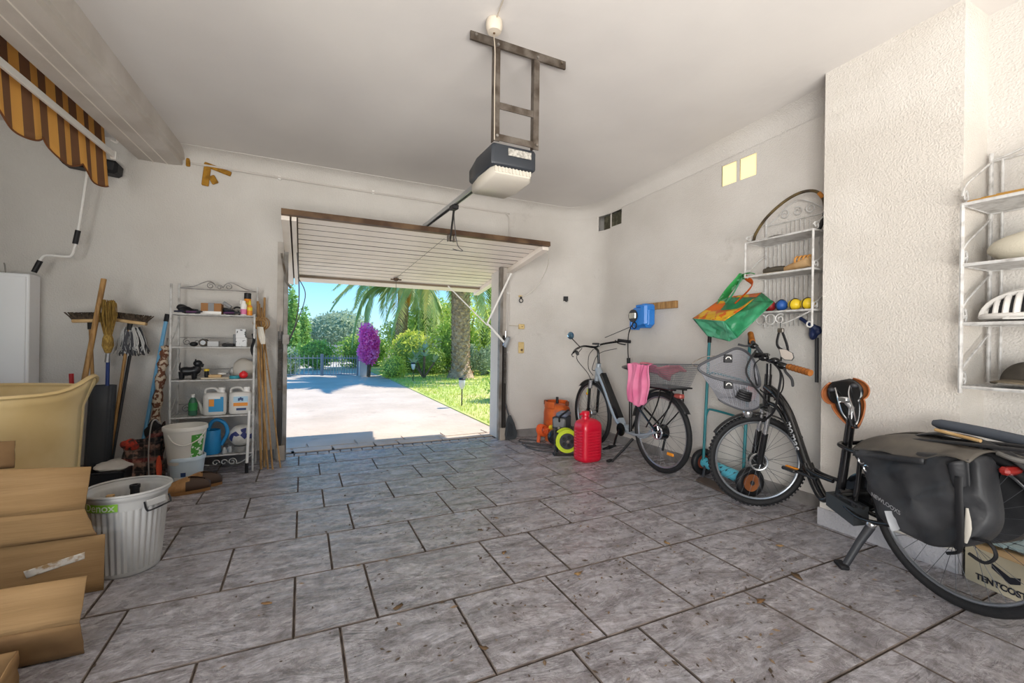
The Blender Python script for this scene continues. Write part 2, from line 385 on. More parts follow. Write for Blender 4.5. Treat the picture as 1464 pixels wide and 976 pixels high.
# soft cove between wall and ceiling
cz = lambda d: (lambda y: ceil_z(y)-d)
cov = [(-.004, cz(.11)), (-.004, cz(-.02)), (-.13, cz(-.02)), (-.13, cz(.0)), (-.07, cz(.012)), (-.03, cz(.045))]
struct(sweep([(-.9, YB)]+path[:-1]+[(3.07, 1.6)], [(o, z) for o, z in cov]), 'trim_1', M_WALL, ang=60)
# beam on the left, stepped edge
bd = Vector((.1035, -.9946*-1, 0)); a4 = math.radians(4.0)
def bm(x, y): return (x, y)
def beam_poly(pts):       # cross-section (u across, z) swept along the beam
    mb = MB(); e0 = Vector((-.905, YB)); e1 = Vector((-.905-.068*6.2, YB-6.2)); V = []
    for e in (e0, e1):
        for (u, z) in pts: V.append((e.x+u, e.y, z if z < 2.6 else ceil_z(e.y)+.03))
    n = len(pts); F = [tuple(range(n)), tuple(range(n, 2*n))[::-1]]+[(i, n+i, n+(i+1) % n, (i+1) % n) for i in range(n)]
    return mb.add(V, F)
struct(beam_poly([(-.285, 2.47), (-.285, 2.62), (.02, 2.62), (.02, 2.52), (.0, 2.515), (0, 2.475), (-.06, 2.468)]), 'trim_2', M_BEAM, smooth=False)
M_SEAM = mat('bead_line_paint', 'E6E0D6', .8)
mb = MB()
for u in (-.10, -.19): mb.tube([(-.905+u, YB, 2.468), (-.905-.068*6.2+u, YB-6.2, 2.468)], .004, 6)
struct(mb, 'trim_3', M_SEAM)
# baseboards
def bb(path, name, h=.085, t=.012): return struct(sweep(path, [(-t, 0), (-t, h-.008), (-t*.5, h), (0, h), (0, 0)]), name, M_BASE, ang=25)
bb([(DX1+.04, YB)]+path[:-1]+[(3.07, 1.6)], 'baseboard_right')
bb([(-2.82, YB), (DX0-.07, YB)], 'baseboard_back')
struct(MB().box((2.813, 1.29, .05), (.014, .63, .10)).box((2.94, .973, .05), (.24, .014, .10)), 'baseboard_pillar', mat('pale_grey_baseboard', 'B4B3B8', .8, bump=.8, bs=90, bdist=.01), smooth=False)
bb([(3.07, .97), (3.07, -1.5)], 'baseboard_alcove')
# ------------------------------------------------------------------ outdoors
M_DRIVE = mat('sunlit_driveway_concrete', 'CDBCAC', .85, col2='B9A897', vs_=1.2, vlo=.35, vhi=.7, bump=.5, bs=9, bdist=.02)
crackle(M_DRIVE, .5, '9C8B7C', 3.0, .58)
M_LAWN = mat('lawn_soil_green', 'B5C068', .95, col2='D0BE86', vs_=.9, vlo=.45, vhi=.7)
M_ROAD = mat('pale_gravel_road', 'C9C1B6', .95, col2='B3AAA0', vs_=2)
drive = struct(MB().box((-8.0, 9.2, -.06), (20.3, 9.2, .10)), 'driveway', M_DRIVE, smooth=False)
struct(MB().box((-3.0, 13.75+6, -.10), (40, 12.2, .10)), 'road', M_ROAD, smooth=False)
struct(MB().box((2, -32, -.14), (90, 56, .10)).box((0, 70, -.2), (220, 110, .1)), 'far_ground', mat('dry_ground', 'A9A584', .95, col2='8C9560', vs_=.4), smooth=False)
lawn = struct(MB().box((2.16+11, 4.7+9, -.055), (22, 18, .11)), 'lawn', M_LAWN, smooth=False)
M_COB = mat('threshold_cobble', 'B7AEA6', .55, col2='978D86', vs_=10, bump=.6, bs=40)
cme = None
for k in range(21):
    x = DX0+.04+.0995*k
    if cme is None:
        mb = MB().box((0, 0, 0), (.092, .085, .04), b=.007); cm = mb.build('cobble', M_COB, drive, smooth=False); cme = cm.data
    else:
        cm = bpy.data.objects.new('cobble', cme); C.objects.link(cm); cm.parent = drive
    cm.location = (x, 4.515, -.0185+random.uniform(-.001, .001)); cm.rotation_euler = (0, 0, random.uniform(-.02, .02))
struct(MB().box((.9, 4.575, -.03), (2.1, .03, .06)), 'trim_4', M_GROUT, smooth=False)
# random slate-like stamped slabs in front of the door
random.seed(3)
yy = 4.60
for r_, dpt in enumerate((.17, .22)):
    x = -.6-random.uniform(0, .3)
    while x < 2.1:
        wd = random.uniform(.22, .5); x1 = min(x+wd, 2.14)
        j = .005
        V = [(x+j+random.uniform(0, .02), yy+j), (x1-j, yy+j+random.uniform(0, .02)), (x1-j+random.uniform(-.02, .01), yy+dpt-j), (x+j, yy+dpt-j-random.uniform(0, .02))]
        if x1-x > .1: MB().prism(V, .012, Matrix.Translation((0, 0, -.008))).build('paving_slab', M_DRIVE, drive, smooth=False)
        x = x1
    yy += dpt
# lawn grass
random.seed(11)
def leaf_mat(name, a, b, rough=.55, tr=.35): return mat(name, a, rough, col2=b, vs_=3.5, vlo=.35, vhi=.65, tr=tr)
M_GRASS = leaf_mat('grass_blades', 'B4CC5C', 'DADB7A', .7, .4)
mb = MB()
for i in range(16000):
    y = 4.85+random.random()**1.7*9; x = 2.2+random.random()**1.2*7
    h = random.uniform(.02, .055)*(1+.04*(y-4)); a = random.random()*PI; wd = .004*(1+.35*(y-4)); dx, dy = math.cos(a)*wd, math.sin(a)*wd; lx, ly = random.uniform(-.02, .02), random.uniform(-.02, .02)
    mb.add([(x-dx, y-dy, 0), (x+dx, y+dy, 0), (x+lx, y+ly, h)], [(0, 1, 2)])
g_ = mb.build('grass', M_GRASS, smooth=False, kind='stuff'); tag(g_, 'short mown green grass growing on the lawn beside the driveway', 'grass')

def leaves(mb, n, fn, s0, s1, up=.3, slim=.5, shell=.55):
    for i in range(n):
        while True:
            p = Vector((random.uniform(-1, 1), random.uniform(-1, 1), random.uniform(-1, 1)))
            if shell < p.length < 1: break
        c = fn(p); d = Vector((random.gauss(0, 1), random.gauss(0, 1), random.gauss(0, 1)+up)).normalized()
        s_ = random.uniform(s0, s1); q = d.cross(Vector((random.gauss(0, 1), random.gauss(0, 1), random.gauss(0, 1)))).normalized()*s_*slim
        c = Vector(c); mb.add([c, c+d*s_*.55+q*.5, c+d*s_*1.1, c+d*s_*.55-q*.5], [(0, 1, 2, 3)])
def lumpy(c, r, seed, amp=.18, fl=True):
    rs = random.Random(seed); L = [(Vector((rs.gauss(0, 1), rs.gauss(0, 1), rs.gauss(0, .7))).normalized(), rs.uniform(.5, 1)) for _ in range(14)]
    def f(p):
        d = p.normalized(); k = 1
        for q, a in L: k += amp*a*max(0, d.dot(q)-.72)/.28
        k *= .86
        z = c[2]+p.z*r[2]*k
        return (c[0]+p.x*r[0]*k, c[1]+p.y*r[1]*k, max(z, .02) if fl else z)
    return f
M_BARK = mat('bark_brown', '7A6653', .9, col2='5C4A3B', vs_=12, bump=.8, bs=25, bdist=.02)
def bush(name, label, cat, c, r, m, n=1800, s=(.05, .1), seed=1, group=None, slim=.5, stems=5, trunk_h=None, core=None, amp=.18):
    random.seed(seed)
    t = thing(name, label, cat, (c[0], c[1], 0), group=group)
    mb = MB(); leaves(mb, n, lumpy(c, r, seed, amp), s[0], s[1], slim=slim); leaves(mb, n//3, lumpy(c, [q*.6 for q in r], seed, amp), s[0], s[1], slim=slim, shell=.1)
    mb.build('foliage', m, t, smooth=False, kind='stuff')
    mb = MB()
    for i in range(stems):
        a = 2*PI*i/max(stems, 1)+.5; k = .0 if stems == 1 else .45
        top = (c[0]+math.cos(a)*r[0]*k, c[1]+math.sin(a)*r[1]*k, c[2]+r[2]*.35)
        mb.tube(sm([(c[0]+.03*math.cos(a), c[1]+.03*math.sin(a), 0), ((c[0]*2+top[0])/3+.02, (c[1]*2+top[1])/3, top[2]*.45), top], 3), [.03]*3+[.02]*3+[.008], 6)
    mb.build('stem', M_BARK, t)
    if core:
        MB().ell((c[0], c[1], max(c[2], r[2]*.75)), [q*.72 for q in r], 16, 10).build('shade_core', core, t)  # solid core; its darker colour paints the shade inside the foliage
    return t
G_DARK = leaf_mat('leaf_dark_green', '7D9C4A', '9DB85C'); G_MID = leaf_mat('leaf_mid_green', '9CC255', 'C2D874'); G_YEL = leaf_mat('leaf_yellow_green', 'CDDC58', 'E8E878')
G_OLIVE = leaf_mat('leaf_grey_olive', 'A3B594', 'C0CCAC'); G_CYP = leaf_mat('cypress_green', '86B25A', 'A6C872'); G_LIME = leaf_mat('leaf_lime', 'D4E468', 'ECEF8C')
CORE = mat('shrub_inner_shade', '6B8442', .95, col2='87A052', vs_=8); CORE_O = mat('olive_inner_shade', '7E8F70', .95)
# y distances: gate about 13.6 m
bush('cypress', 'tall narrow cypress at far left behind the driveway gate', 'tree', (-.36, 19.0, 1.25), (.26, .26, 1.75), G_CYP, 2600, (.08, .16), 21, 'cypress trees behind the gate', core=CORE, stems=1)
bush('cypress', 'slim pointed cypress standing alone right of the taller one', 'tree', (.05, 20.5, 1.0), (.26, .26, 1.35), G_CYP, 1700, (.08, .14), 22, 'cypress trees behind the gate', core=CORE, stems=1)
bush('olive_tree', 'broad grey-green domed tree on the skyline behind the gate', 'tree', (1.9, 27.0, 1.1), (2.3, 1.6, 1.75), G_OLIVE, 6500, (.12, .22), 23, core=CORE_O, stems=3, amp=.1)
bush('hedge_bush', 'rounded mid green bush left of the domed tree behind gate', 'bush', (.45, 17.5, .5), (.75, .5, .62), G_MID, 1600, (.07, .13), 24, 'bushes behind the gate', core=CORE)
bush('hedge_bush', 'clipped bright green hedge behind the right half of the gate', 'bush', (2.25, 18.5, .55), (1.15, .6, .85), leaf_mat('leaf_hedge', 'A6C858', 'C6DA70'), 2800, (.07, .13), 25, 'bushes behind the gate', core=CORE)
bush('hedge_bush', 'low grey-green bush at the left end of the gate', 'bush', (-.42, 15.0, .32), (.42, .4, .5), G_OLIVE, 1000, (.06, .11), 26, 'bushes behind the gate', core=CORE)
# bougainvillea over the white gate pillar
M_BOUG = leaf_mat('magenta_bracts', 'EE5AC0', 'FBA0E2', .6, .4)
struct(MB().box((1.66, 13.7, .38), (.3, .3, .80), b=.02), 'gate_pier', mat('white_pier_paint', 'E8E4DF', .8), smooth=False)
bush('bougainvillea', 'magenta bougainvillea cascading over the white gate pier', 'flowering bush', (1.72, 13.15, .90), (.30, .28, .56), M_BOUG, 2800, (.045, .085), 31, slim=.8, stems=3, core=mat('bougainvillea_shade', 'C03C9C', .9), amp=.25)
for k in range(3): pass
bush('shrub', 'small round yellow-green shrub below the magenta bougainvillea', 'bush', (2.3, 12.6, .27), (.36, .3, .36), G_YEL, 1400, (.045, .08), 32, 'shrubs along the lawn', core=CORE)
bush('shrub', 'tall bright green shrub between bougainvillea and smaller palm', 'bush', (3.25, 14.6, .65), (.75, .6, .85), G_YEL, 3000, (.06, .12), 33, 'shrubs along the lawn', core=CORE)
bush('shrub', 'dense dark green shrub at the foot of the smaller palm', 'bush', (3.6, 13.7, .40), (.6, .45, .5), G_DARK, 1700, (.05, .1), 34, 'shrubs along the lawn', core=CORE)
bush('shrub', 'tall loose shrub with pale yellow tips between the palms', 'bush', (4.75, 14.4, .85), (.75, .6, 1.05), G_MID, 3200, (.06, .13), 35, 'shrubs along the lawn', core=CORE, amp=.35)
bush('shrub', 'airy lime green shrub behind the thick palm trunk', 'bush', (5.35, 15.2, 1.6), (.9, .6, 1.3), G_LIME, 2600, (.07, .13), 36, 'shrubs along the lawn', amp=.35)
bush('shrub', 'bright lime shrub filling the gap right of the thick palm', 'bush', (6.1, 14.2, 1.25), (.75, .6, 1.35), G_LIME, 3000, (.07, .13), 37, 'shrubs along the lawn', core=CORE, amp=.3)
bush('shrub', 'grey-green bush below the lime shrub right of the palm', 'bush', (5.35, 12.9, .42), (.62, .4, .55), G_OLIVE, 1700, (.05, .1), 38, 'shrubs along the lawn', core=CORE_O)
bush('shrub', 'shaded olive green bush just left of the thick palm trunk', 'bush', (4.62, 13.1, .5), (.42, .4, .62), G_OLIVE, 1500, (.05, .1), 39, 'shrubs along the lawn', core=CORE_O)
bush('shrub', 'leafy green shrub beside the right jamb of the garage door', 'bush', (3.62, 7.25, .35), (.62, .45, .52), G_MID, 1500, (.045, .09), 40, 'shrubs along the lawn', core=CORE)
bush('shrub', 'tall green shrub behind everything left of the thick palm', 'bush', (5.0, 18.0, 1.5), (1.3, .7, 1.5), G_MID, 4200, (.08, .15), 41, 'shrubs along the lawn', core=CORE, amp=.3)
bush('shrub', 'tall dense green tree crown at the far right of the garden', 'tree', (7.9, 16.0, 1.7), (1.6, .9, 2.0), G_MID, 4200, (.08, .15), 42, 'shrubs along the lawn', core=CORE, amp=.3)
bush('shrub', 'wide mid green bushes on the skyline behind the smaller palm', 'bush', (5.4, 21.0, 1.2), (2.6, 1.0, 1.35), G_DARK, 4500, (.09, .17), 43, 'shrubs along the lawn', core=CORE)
# white garden wall behind the shrubs
struct(MB().box((9.6, 16.2, .62), (12.5, .25, 1.25), rz=-.05), 'wall_garden', mat('white_garden_wall', 'EDEBEA', .85, col2='DFDCDA', vs_=2), smooth=False)
struct(MB().box((-2, 23.0, .30), (12, .3, .95), rz=.02), 'wall_street', mat('pale_street_wall', 'CFC9C4', .85, col2='BDB6AF', vs_=2), smooth=False)
# plumeria-like plant
def rosette(t, c, n, L, m, seed, wd=.05):
    random.seed(seed); 
    for i in range(n):
        a = 2*PI*i/n+random.uniform(-.2, .2); el = random.uniform(.1, 1.1); l = L*random.uniform(.75, 1.1)
        d = Vector((math.cos(a)*math.cos(el), math.sin(a)*math.cos(el), math.sin(el))); s_ = Vector((-math.sin(a), math.cos(a), 0))*wd
        p1 = Vector(c)+d*l*.5; p2 = Vector(c)+d*l+Vector((0, 0, -.25*l*(1-el/1.4)))
        MB().add([Vector(c)-s_*.2, Vector(c)+s_*.2, p1+s_, p1-s_, p2], [(0, 1, 2, 3), (3, 2, 4)]).build('leaf', m, t, smooth=False)
t = thing('plumeria_plant', 'young plant with long leaf rosettes growing at the lawn edge', 'plant', (3.05, 12.1, 0))
mb = MB(); tips = [(2.75, 12.05, .42), (3.05, 12.0, .62), (3.35, 12.1, .45), (3.1, 12.3, .78), (2.86, 12.2, .55)]
for p in tips: mb.tube(sm([(3.05, 12.1, 0), (3.05*.6+p[0]*.4, 12.1*.6+p[1]*.4, .2), p], 4), .025, 6)
mb.build('stem', M_BARK, t)
for i, p in enumerate(tips): rosette(t, p, 10, .34, G_OLIVE, 50+i, .045)
# palms
M_PTR = mat('palm_trunk_brown', 'C9AE90', .95, col2='927A62', vs_=9, vlo=.35, vhi=.65, bump=1.0, bs=26, bdist=.05)
M_PBOOT = mat('palm_boot_fibre', 'BFA587', .95, col2='8C745C', vs_=14, bump=.7, bs=40, bdist=.02)
M_PORN = mat('palm_crown_orange', 'D99238', .8, col2='A9682B', vs_=7, bump=.6, bs=20)
M_FROND = leaf_mat('palm_frond_green', '9DB974', 'C0D08C', .5, .35); M_FROND2 = leaf_mat('palm_frond_yellow', 'D6CE78', 'E6DC90', .5, .35)
M_RIB = mat('palm_rib', 'B7B26A', .6)
def frond_mesh(L, droop, seed, m):
    rs = random.Random(seed); mb = MB(); n = 30; P = []
    for i in range(n+1):
        t_ = i/n; P.append(Vector((L*(t_-.18*t_*t_*droop), 0, L*(.30*t_-droop*.62*t_*t_*t_-.22*droop*t_*t_))))
    mb.mat(1).tube(P[::3], [.022*(1-.85*i/(len(P[::3])-1)) for i in range(len(P[::3]))], 5).mat(0)
    for i in range(3, n+1):
        t_ = i/n; l = L*.20*math.sin(PI*(.12+.83*t_))**.7*(1.15 if t_ < .8 else 1.0); T = (P[i]-P[i-1]).normalized()
        for sg in (-1, 1):
            for q in (0, .5):
                o = P[i-1].lerp(P[i], q+rs.uniform(-.1, .1)); d = (T*.62+Vector((0, sg*.78, -.1-.22*rs.random()))).normalized(); ll = l*rs.uniform(.85, 1.08)
                wv = Vector((0, 0, 1)).cross(d).normalized()*(.012+L*.0045)
                mb.add([o-wv, o+wv, o+d*ll*.55+wv*.8+Vector((0, 0, -.02*ll)), o+d*ll+Vector((0, 0, -.16*ll*droop))], [(0, 1, 2, 3)])
    me = bpy.data.meshes.new('frond'); me.from_pydata([tuple(v) for v in mb.v], [], mb.f); me.materials.append(m); me.materials.append(M_RIB)
    me.polygons.foreach_set('material_index', mb.mi); me.update(); return me
def palm(label, x, y, h, rt, rb, L, seed, nf, lean=(0, 0), az0=0.0):
    rs = random.Random(seed); t = thing('palm_tree', label, 'palm tree', (x, y, 0), group='palm trees on the lawn')
    prof = []
    n = 26
    for i in range(n+1):
        u = i/n; r = rt+(rb-rt)*max(0, 1-u*7)**1.5+rt*.10*math.sin(u*3); prof.append((r*(1.0+.02*(i % 2)), h*u))
    mb = MB().lathe(prof, 22); mb.v = [(v[0]+x+lean[0]*v[2]/h, v[1]+y+lean[1]*v[2]/h, v[2]) for v in mb.v]
    mb.build('trunk', M_PTR, t, ang=60)
    # old leaf boots in a spiral, one part per boot while large enough
    me = None; hh = .12; k = 0
    while hh < h*.86 and k < 260:
        a = k*2.399; u = hh/h; r = rt+(rb-rt)*max(0, 1-u*7)**1.5+rt*.05
        if me is None:
            b_ = MB().add([(-.055, 0, -.03), (.055, 0, -.03), (.07, .03, .05), (-.07, .03, .05), (-.045, -.02, -.05), (.045, -.02, -.05), (.05, .045, .062), (-.05, .045, .062)], [(0, 1, 2, 3), (4, 5, 1, 0), (3, 2, 6, 7), (0, 3, 7, 4), (1, 5, 6, 2)]).build('leaf_boot', M_PBOOT, t, smooth=False); b_.location = (0, 0, 0); me = b_.data
        else: b_ = bpy.data.objects.new('leaf_boot', me); C.objects.link(b_); b_.parent = t
        me_off = Vector((math.cos(a)*r+lean[0]*u, math.sin(a)*r+lean[1]*u, hh)); b_.location = me_off; b_.rotation_euler = (0, 0, a-PI/2); sc = rt/.24; b_.scale = (sc, sc, sc)
        hh += .0115*(.24/rt)*1.15; k += 1
    # the first boot was built in world space: recentre its mesh
    me.transform(Matrix.Translation((x, y, 0)))
    top = (x+lean[0], y+lean[1], h)
    mb = MB().lathe([(rt*1.0, -.62), (rt*1.12, -.5), (rt*1.3, -.2), (rt*1.45, 0), (rt*1.2, .25), (rt*.4, .5), (0, .52)], 18, Matrix.Translation(top)); mb.build('crown_shaft', M_PORN, t)
    ms = [frond_mesh(L, 1.0, seed+1, M_FROND), frond_mesh(L*.95, 1.35, seed+2, M_FROND), frond_mesh(L*.9, .55, seed+3, M_FROND), frond_mesh(L*.8, 1.5, seed+4, M_FROND2)]
    for i in range(nf):
        a = az0+i*2.399; u = i/nf
        mm = ms[1] if u < .28 else ms[0] if u < .68 else ms[2]
        if i % 9 == 4: mm = ms[3]
        f = bpy.data.objects.new('frond', mm); C.objects.link(f); f.parent = t
        el = [-.15, .15, .5, 1.0][min(3, int(u*4))]+rs.uniform(-.12, .12)
        f.location = (lean[0]+math.cos(a)*rt*.8, lean[1]+math.sin(a)*rt*.8, h+.05+.3*u); f.rotation_euler = Euler((rs.uniform(-.3, .3), -el, a))
    return t
palm('thick old palm tree with orange crown base right of the driveway', 4.12, 12.1, 3.05, .235, .40, 2.55, 5, 34, (-.03, 0), .4)
palm('smaller slender palm tree behind the shrubs left of the thick palm', 3.2, 16.5, 2.95, .19, .28, 2.7, 9, 32, (.2, 0), 1.0)
# gate: two leaves of vertical bars
M_GATE = mat('grey_gate_metal', '8E8F94', .5, metal=.3)
bar_me = None
def gate_leaf(label, x0, x1, y0, y1, seed):
    global bar_me
    t = thing('driveway_gate', label, 'gate', (x0, y0, 0), group='leaves of the driveway gate')
    P = lambda u, z: (x0+(x1-x0)*u, y0+(y1-y0)*u, z)
    MB().tube([P(0, .05), P(1, .05)], .016, 6).tube([P(0, .52), P(1, .52)], .016, 6).tube([P(0, .02), P(0, .64)], .03, 8).tube([P(1, .02), P(1, .64)], .03, 8).build('frame', M_GATE, t)
    n = 13
    for i in range(1, n): MB().tube([P(i/n, .05), P(i/n, .60)], .009, 5).build('bar', M_GATE, t)
gate_leaf('left leaf of the grey barred driveway gate', -.95, .50, 13.9, 13.65, 1)
gate_leaf('right leaf of the grey barred driveway gate beside the white pier', .53, 1.45, 13.65, 13.45, 2)
# garden lamps
M_BLK = mat('black_plastic', '1C1C1E', .45); M_LG = mat('lamp_glass_grey', 'C9C9C4', .3)
def garden_lamp(label, x, y, h):
    t = thing('garden_lamp', label, 'lamp', (x, y, 0), group='garden spike lamps')
    MB().tube([(x, y, 0), (x, y, h*.7)], .010, 6).build('spike', M_BLK, t)
    MB().lathe([(.018, 0), (.045, .05), (.055, .14), (.05, .15), (0, .15)], 12, Matrix.Translation((x, y, h*.7))).build('lamp_shade', M_LG, t)
    MB().lathe([(.052, .15), (.06, .16), (.045, .185), (0, .19)], 12, Matrix.Translation((x, y, h*.7))).build('lamp_cap', M_BLK, t)
garden_lamp('grey mushroom spike lamp near the door on the sunlit lawn edge', 2.36, 6.85, .40)
garden_lamp('distant spike lamp beside the plumeria-like plant', 2.62, 11.5, .42)
# ------------------------------------------------------------------ garage door, opener, wall fittings
M_ALU = mat('aluminium', 'B9BCC0', .35, metal=.9); M_STEEL = mat('worn_steel', '8F8B86', .5, metal=.6, col2='6B5F52', vs_=14)
M_FRAME = mat('weathered_grey_frame', '8B8884', .5, metal=.3, col2='6F675F', vs_=7); M_BROWNBAR = mat('dark_brown_profile', '4A3526', .5, metal=.2, col2='6E563F', vs_=6)
M_SLAT = mat('cream_door_panel', 'EFE6DC', .45, col2='E2D8CC', vs_=3, vlo=.4, vhi=.75)
M_WHITE = mat('white_paint', 'ECEAE6', .5); M_CREAM = mat('yellowed_cream_plastic', 'D9C08A', .5, col2='C9AE76', vs_=12); M_BLACK = mat('black_rubber', '17171A', .55)
M_DARK = mat('dark_grey_plastic', '35363A', .5); M_WIRE = mat('dark_cable', '4A4A4C', .6)
# panel frame: origin along the slope
pin, pout = Vector((0, 3.62, 1.985)), Vector((0, 5.5, 1.715)); Lp = (pout-pin).length
th = math.atan2(pout.z-pin.z, pout.y-pin.y)
def DP(x, s_, n):      # x across, s along panel from the inner edge, n below(-)/above(+)
    d = (pout-pin).normalized(); up = Vector((0, -d.z, d.y))
    return Vector((x, 0, 0))+Vector((0, pin.y, pin.z))+d*s_+up*n
def dbox(mb, x0, x1, s0, s1, n0, n1):
    V = [DP(x, s_, n) for x in (x0, x1) for s_ in (s0, s1) for n in (n0, n1)]
    return mb.add(V, [(0, 1, 3, 2), (4, 6, 7, 5), (0, 4, 5, 1), (2, 3, 7, 6), (0, 2, 6, 4), (1, 5, 7, 3)])
PX0, PX1 = -.15, 2.10
door = bpy.data.objects.new('door_1', None); C.objects.link(door); door['kind'] = 'structure'; door.location = (.9, 4.5, 0); ORG['door_1'] = (.9, 4.5, 0)
dbox(MB(), PX0, PX1, -.012, .022, -.016, .026).build('edge_profile', M_BROWNBAR, door, smooth=False)
dbox(MB(), PX0, PX1, .022, .040, -.012, .022).build('rubber_seal', mat('aged_brass_seal', '8A7044', .6), door, smooth=False)
M_GAP = mat('dark_slat_side', '54483E', .8); nsl = 13; s0 = .05; dw = (Lp-.27-s0)/nsl  # slat sides painted dark so the lit gaps still read as joints
for i in range(nsl):
    big = (i % 5 == 4); a = s0+dw*i; g = .020 if big else .011
    mb = MB(); dbox(mb, PX0+.11, PX1-.07, a+g*.5, a+dw-g*.5, 0, .02)
    mb.mi = [0, 0, 1, 1, 0, 0]; mb.build('slat', [M_SLAT, M_GAP], door, smooth=False)
dbox(MB(), PX0+.02, PX1-.02, .03, Lp-.02, .021, .035).build('outer_skin', mat('shaded_skin_back', '6A5E54', .8), door, smooth=False)  # skin colour darkened so the gaps between slats look dark
dbox(MB(), PX0+.1, PX1-.05, Lp-.20, Lp, -.008, .03).build('bottom_rail', M_SLAT, door, smooth=False)
dbox(MB(), PX0+.1, PX1-.06, Lp-.235, Lp-.212, -.02, .0).build('cross_bar', mat('grey_brown_bar', '8C7A66', .5), door, smooth=False)
for x0, x1 in ((PX0, PX0+.055), (PX0+.068, PX0+.10), (PX1-.065, PX1)): dbox(MB(), x0, x1, .03, Lp-.0, -.045, .03).build('side_rail', M_SLAT, door, smooth=False)
mb = MB(); c = DP(.95, Lp-.42, -.01); mb.cyl(c, c+Vector((0, 0, -.03)), .03, .02, 12); mb.tube([c+Vector((-.06, 0, -.015)), c+Vector((.06, 0, -.015))], .008, 6); mb.build('lock', M_BROWNBAR, door)
MB().tube([c+Vector((0, 0, -.03)), c+Vector((.005, 0, -.33))], .0025, 5).build('pull_cord', M_WIRE, door)
MB().tube([DP(1.1, .1, -.02), c], .002, 5).build('lock_cable', M_STEEL, door)
mb = MB()
for x in (1.12, 1.17): mb.box(DP(x, .04, -.035), (.012, .05, .05))
mb.tube([DP(1.12, .06, -.05), DP(1.19, .06, -.05)], .006, 6).build('arm_bracket', M_STEEL, door)
# jamb frames with springs and lifting levers
for nm, x, sg in (('door_frame_left', DX0, 1), ('door_frame_right', DX1, -1)):
    t = bpy.data.objects.new('trim_5' if sg > 0 else 'trim_6', None); C.objects.link(t); t['kind'] = 'structure'; t.location = (x, 4.42, 0); ORG[t.name] = (x, 4.42, 0)
    MB().box((x+sg*.01, 4.40, .96), (.032, .05, 1.92)).build('upright', M_FRAME, t, smooth=False)
    MB().box((x-sg*.035, 4.425, .96), (.05, .03, 1.92)).build('face_strip', mat('painted_jamb', 'B9B2AA', .7, col2='9D958C', vs_=5), t, smooth=False)
    MB().box((x-sg*.03, 4.372, .62), (.035, .03, 1.02)).build('spring_channel', mat('channel_black', '2A2623', .5), t, smooth=False)
    MB().box((x-sg*.015, 4.375, .065), (.06, .04, .13)).build('foot_plate', mat('foot_plate', 'A79C90', .7), t, smooth=False)
    mb = MB(); 
    for k in range(34): mb.torus((x-sg*.03, 4.345, .62+.013*k), (0, 0, 1), .012, .0035, 8, 4)
    mb.build('spring', M_STEEL, t, kind='stuff')
    MB().tube([(x-sg*.03, 4.345, 1.06), (x-sg*.03, 4.345, 1.18)], .006, 6).build('spring_hook', M_ALU, t)
mb = MB(); arm0 = Vector((1.99, 4.30, 1.76))
t = bpy.data.objects['trim_6']
MB().tube([(2.02, 4.30, 1.80), (1.80, 4.42, 1.26)], .011, 6).build('lift_lever', M_WHITE, t)
MB().tube([(1.80, 4.42, 1.26), (1.97, 4.33, 1.05)], .012, 6).build('lower_lever', M_WHITE, t)
MB().tube([(1.80, 4.42, 1.24), (1.52, 4.95, 1.70)], .007, 6).build('brace_rod', M_WHITE, t)
MB().box((1.985, 4.32, 1.06), (.05, .03, .10), ry=.4).box((1.985, 4.30, 1.06), (.015, .05, .12), ry=.4).build('pivot_bracket', M_ALU, t, smooth=False)
t = bpy.data.objects['trim_5']
MB().tube([(-.17, 4.28, 1.80), (-.13, 4.32, 1.56), (-.10, 4.4, 1.52)], .010, 6).build('lift_lever', M_STEEL, t)
MB().tube(sm([(-.05, 4.30, 1.82), (-.03, 4.32, 1.45), (-.06, 4.34, 1.18), (-.13, 4.34, 1.02)], 6), .005, 5).build('cable', M_WIRE, t)
MB().tube(sm([(-.04, 4.28, 1.60), (.02, 4.3, 1.46), (-.03, 4.33, 1.25), (-.12, 4.34, 1.0)], 6), .004, 5).build('cable', M_WIRE, t)
MB().box((-.13, 4.33, 1.06), (.05, .03, .08)).build('pivot_bracket', M_FRAME, t, smooth=False)
# opener hung from the ceiling
t = thing('door_opener', 'grey ceiling mounted garage door opener with a long aluminium rail', 'door opener', (1.0, 2.3, 2.06))
M_ANG = mat('rusty_angle_iron', '6E665E', .6, metal=.5, col2='4C4239', vs_=12)
mb = MB(); mb.box((1.06, 2.18, 2.668), (.58, .012, .06), rx=.0).box((1.06, 2.165, 2.693), (.58, .04, .008)).build('ceiling_bracket', M_ANG, t, smooth=False)
for x in (.925, 1.165):
    MB().box((x, 2.18, 2.42), (.034, .006, .56)).box((x-.015, 2.195, 2.42), (.006, .034, .56)).build('hanger', M_ANG, t, smooth=False)
for z in (2.335, 2.165): MB().box((1.045, 2.183, z), (.24, .006, .036)).box((1.045, 2.197, z+.016), (.24, .03, .005)).build('crosspiece', M_ANG, t, smooth=False)
mb = MB()
for p in ((.925, 2.172, 2.165), (1.165, 2.172, 2.165), (.925, 2.172, 2.65), (1.165, 2.172, 2.65), (.80, 2.172, 2.665), (1.32, 2.172, 2.665)): mb.cyl(Vector(p)+Vector((0, .006, 0)), Vector(p)-Vector((0, .008, 0)), .008, n=6)
mb.build('bolts', M_STEEL, t)
M_HOUS = mat('opener_dark_grey', '2C3036', .4); M_DIFF = mat('opener_lamp_cover', 'E6DFD2', .35, tr=.3)
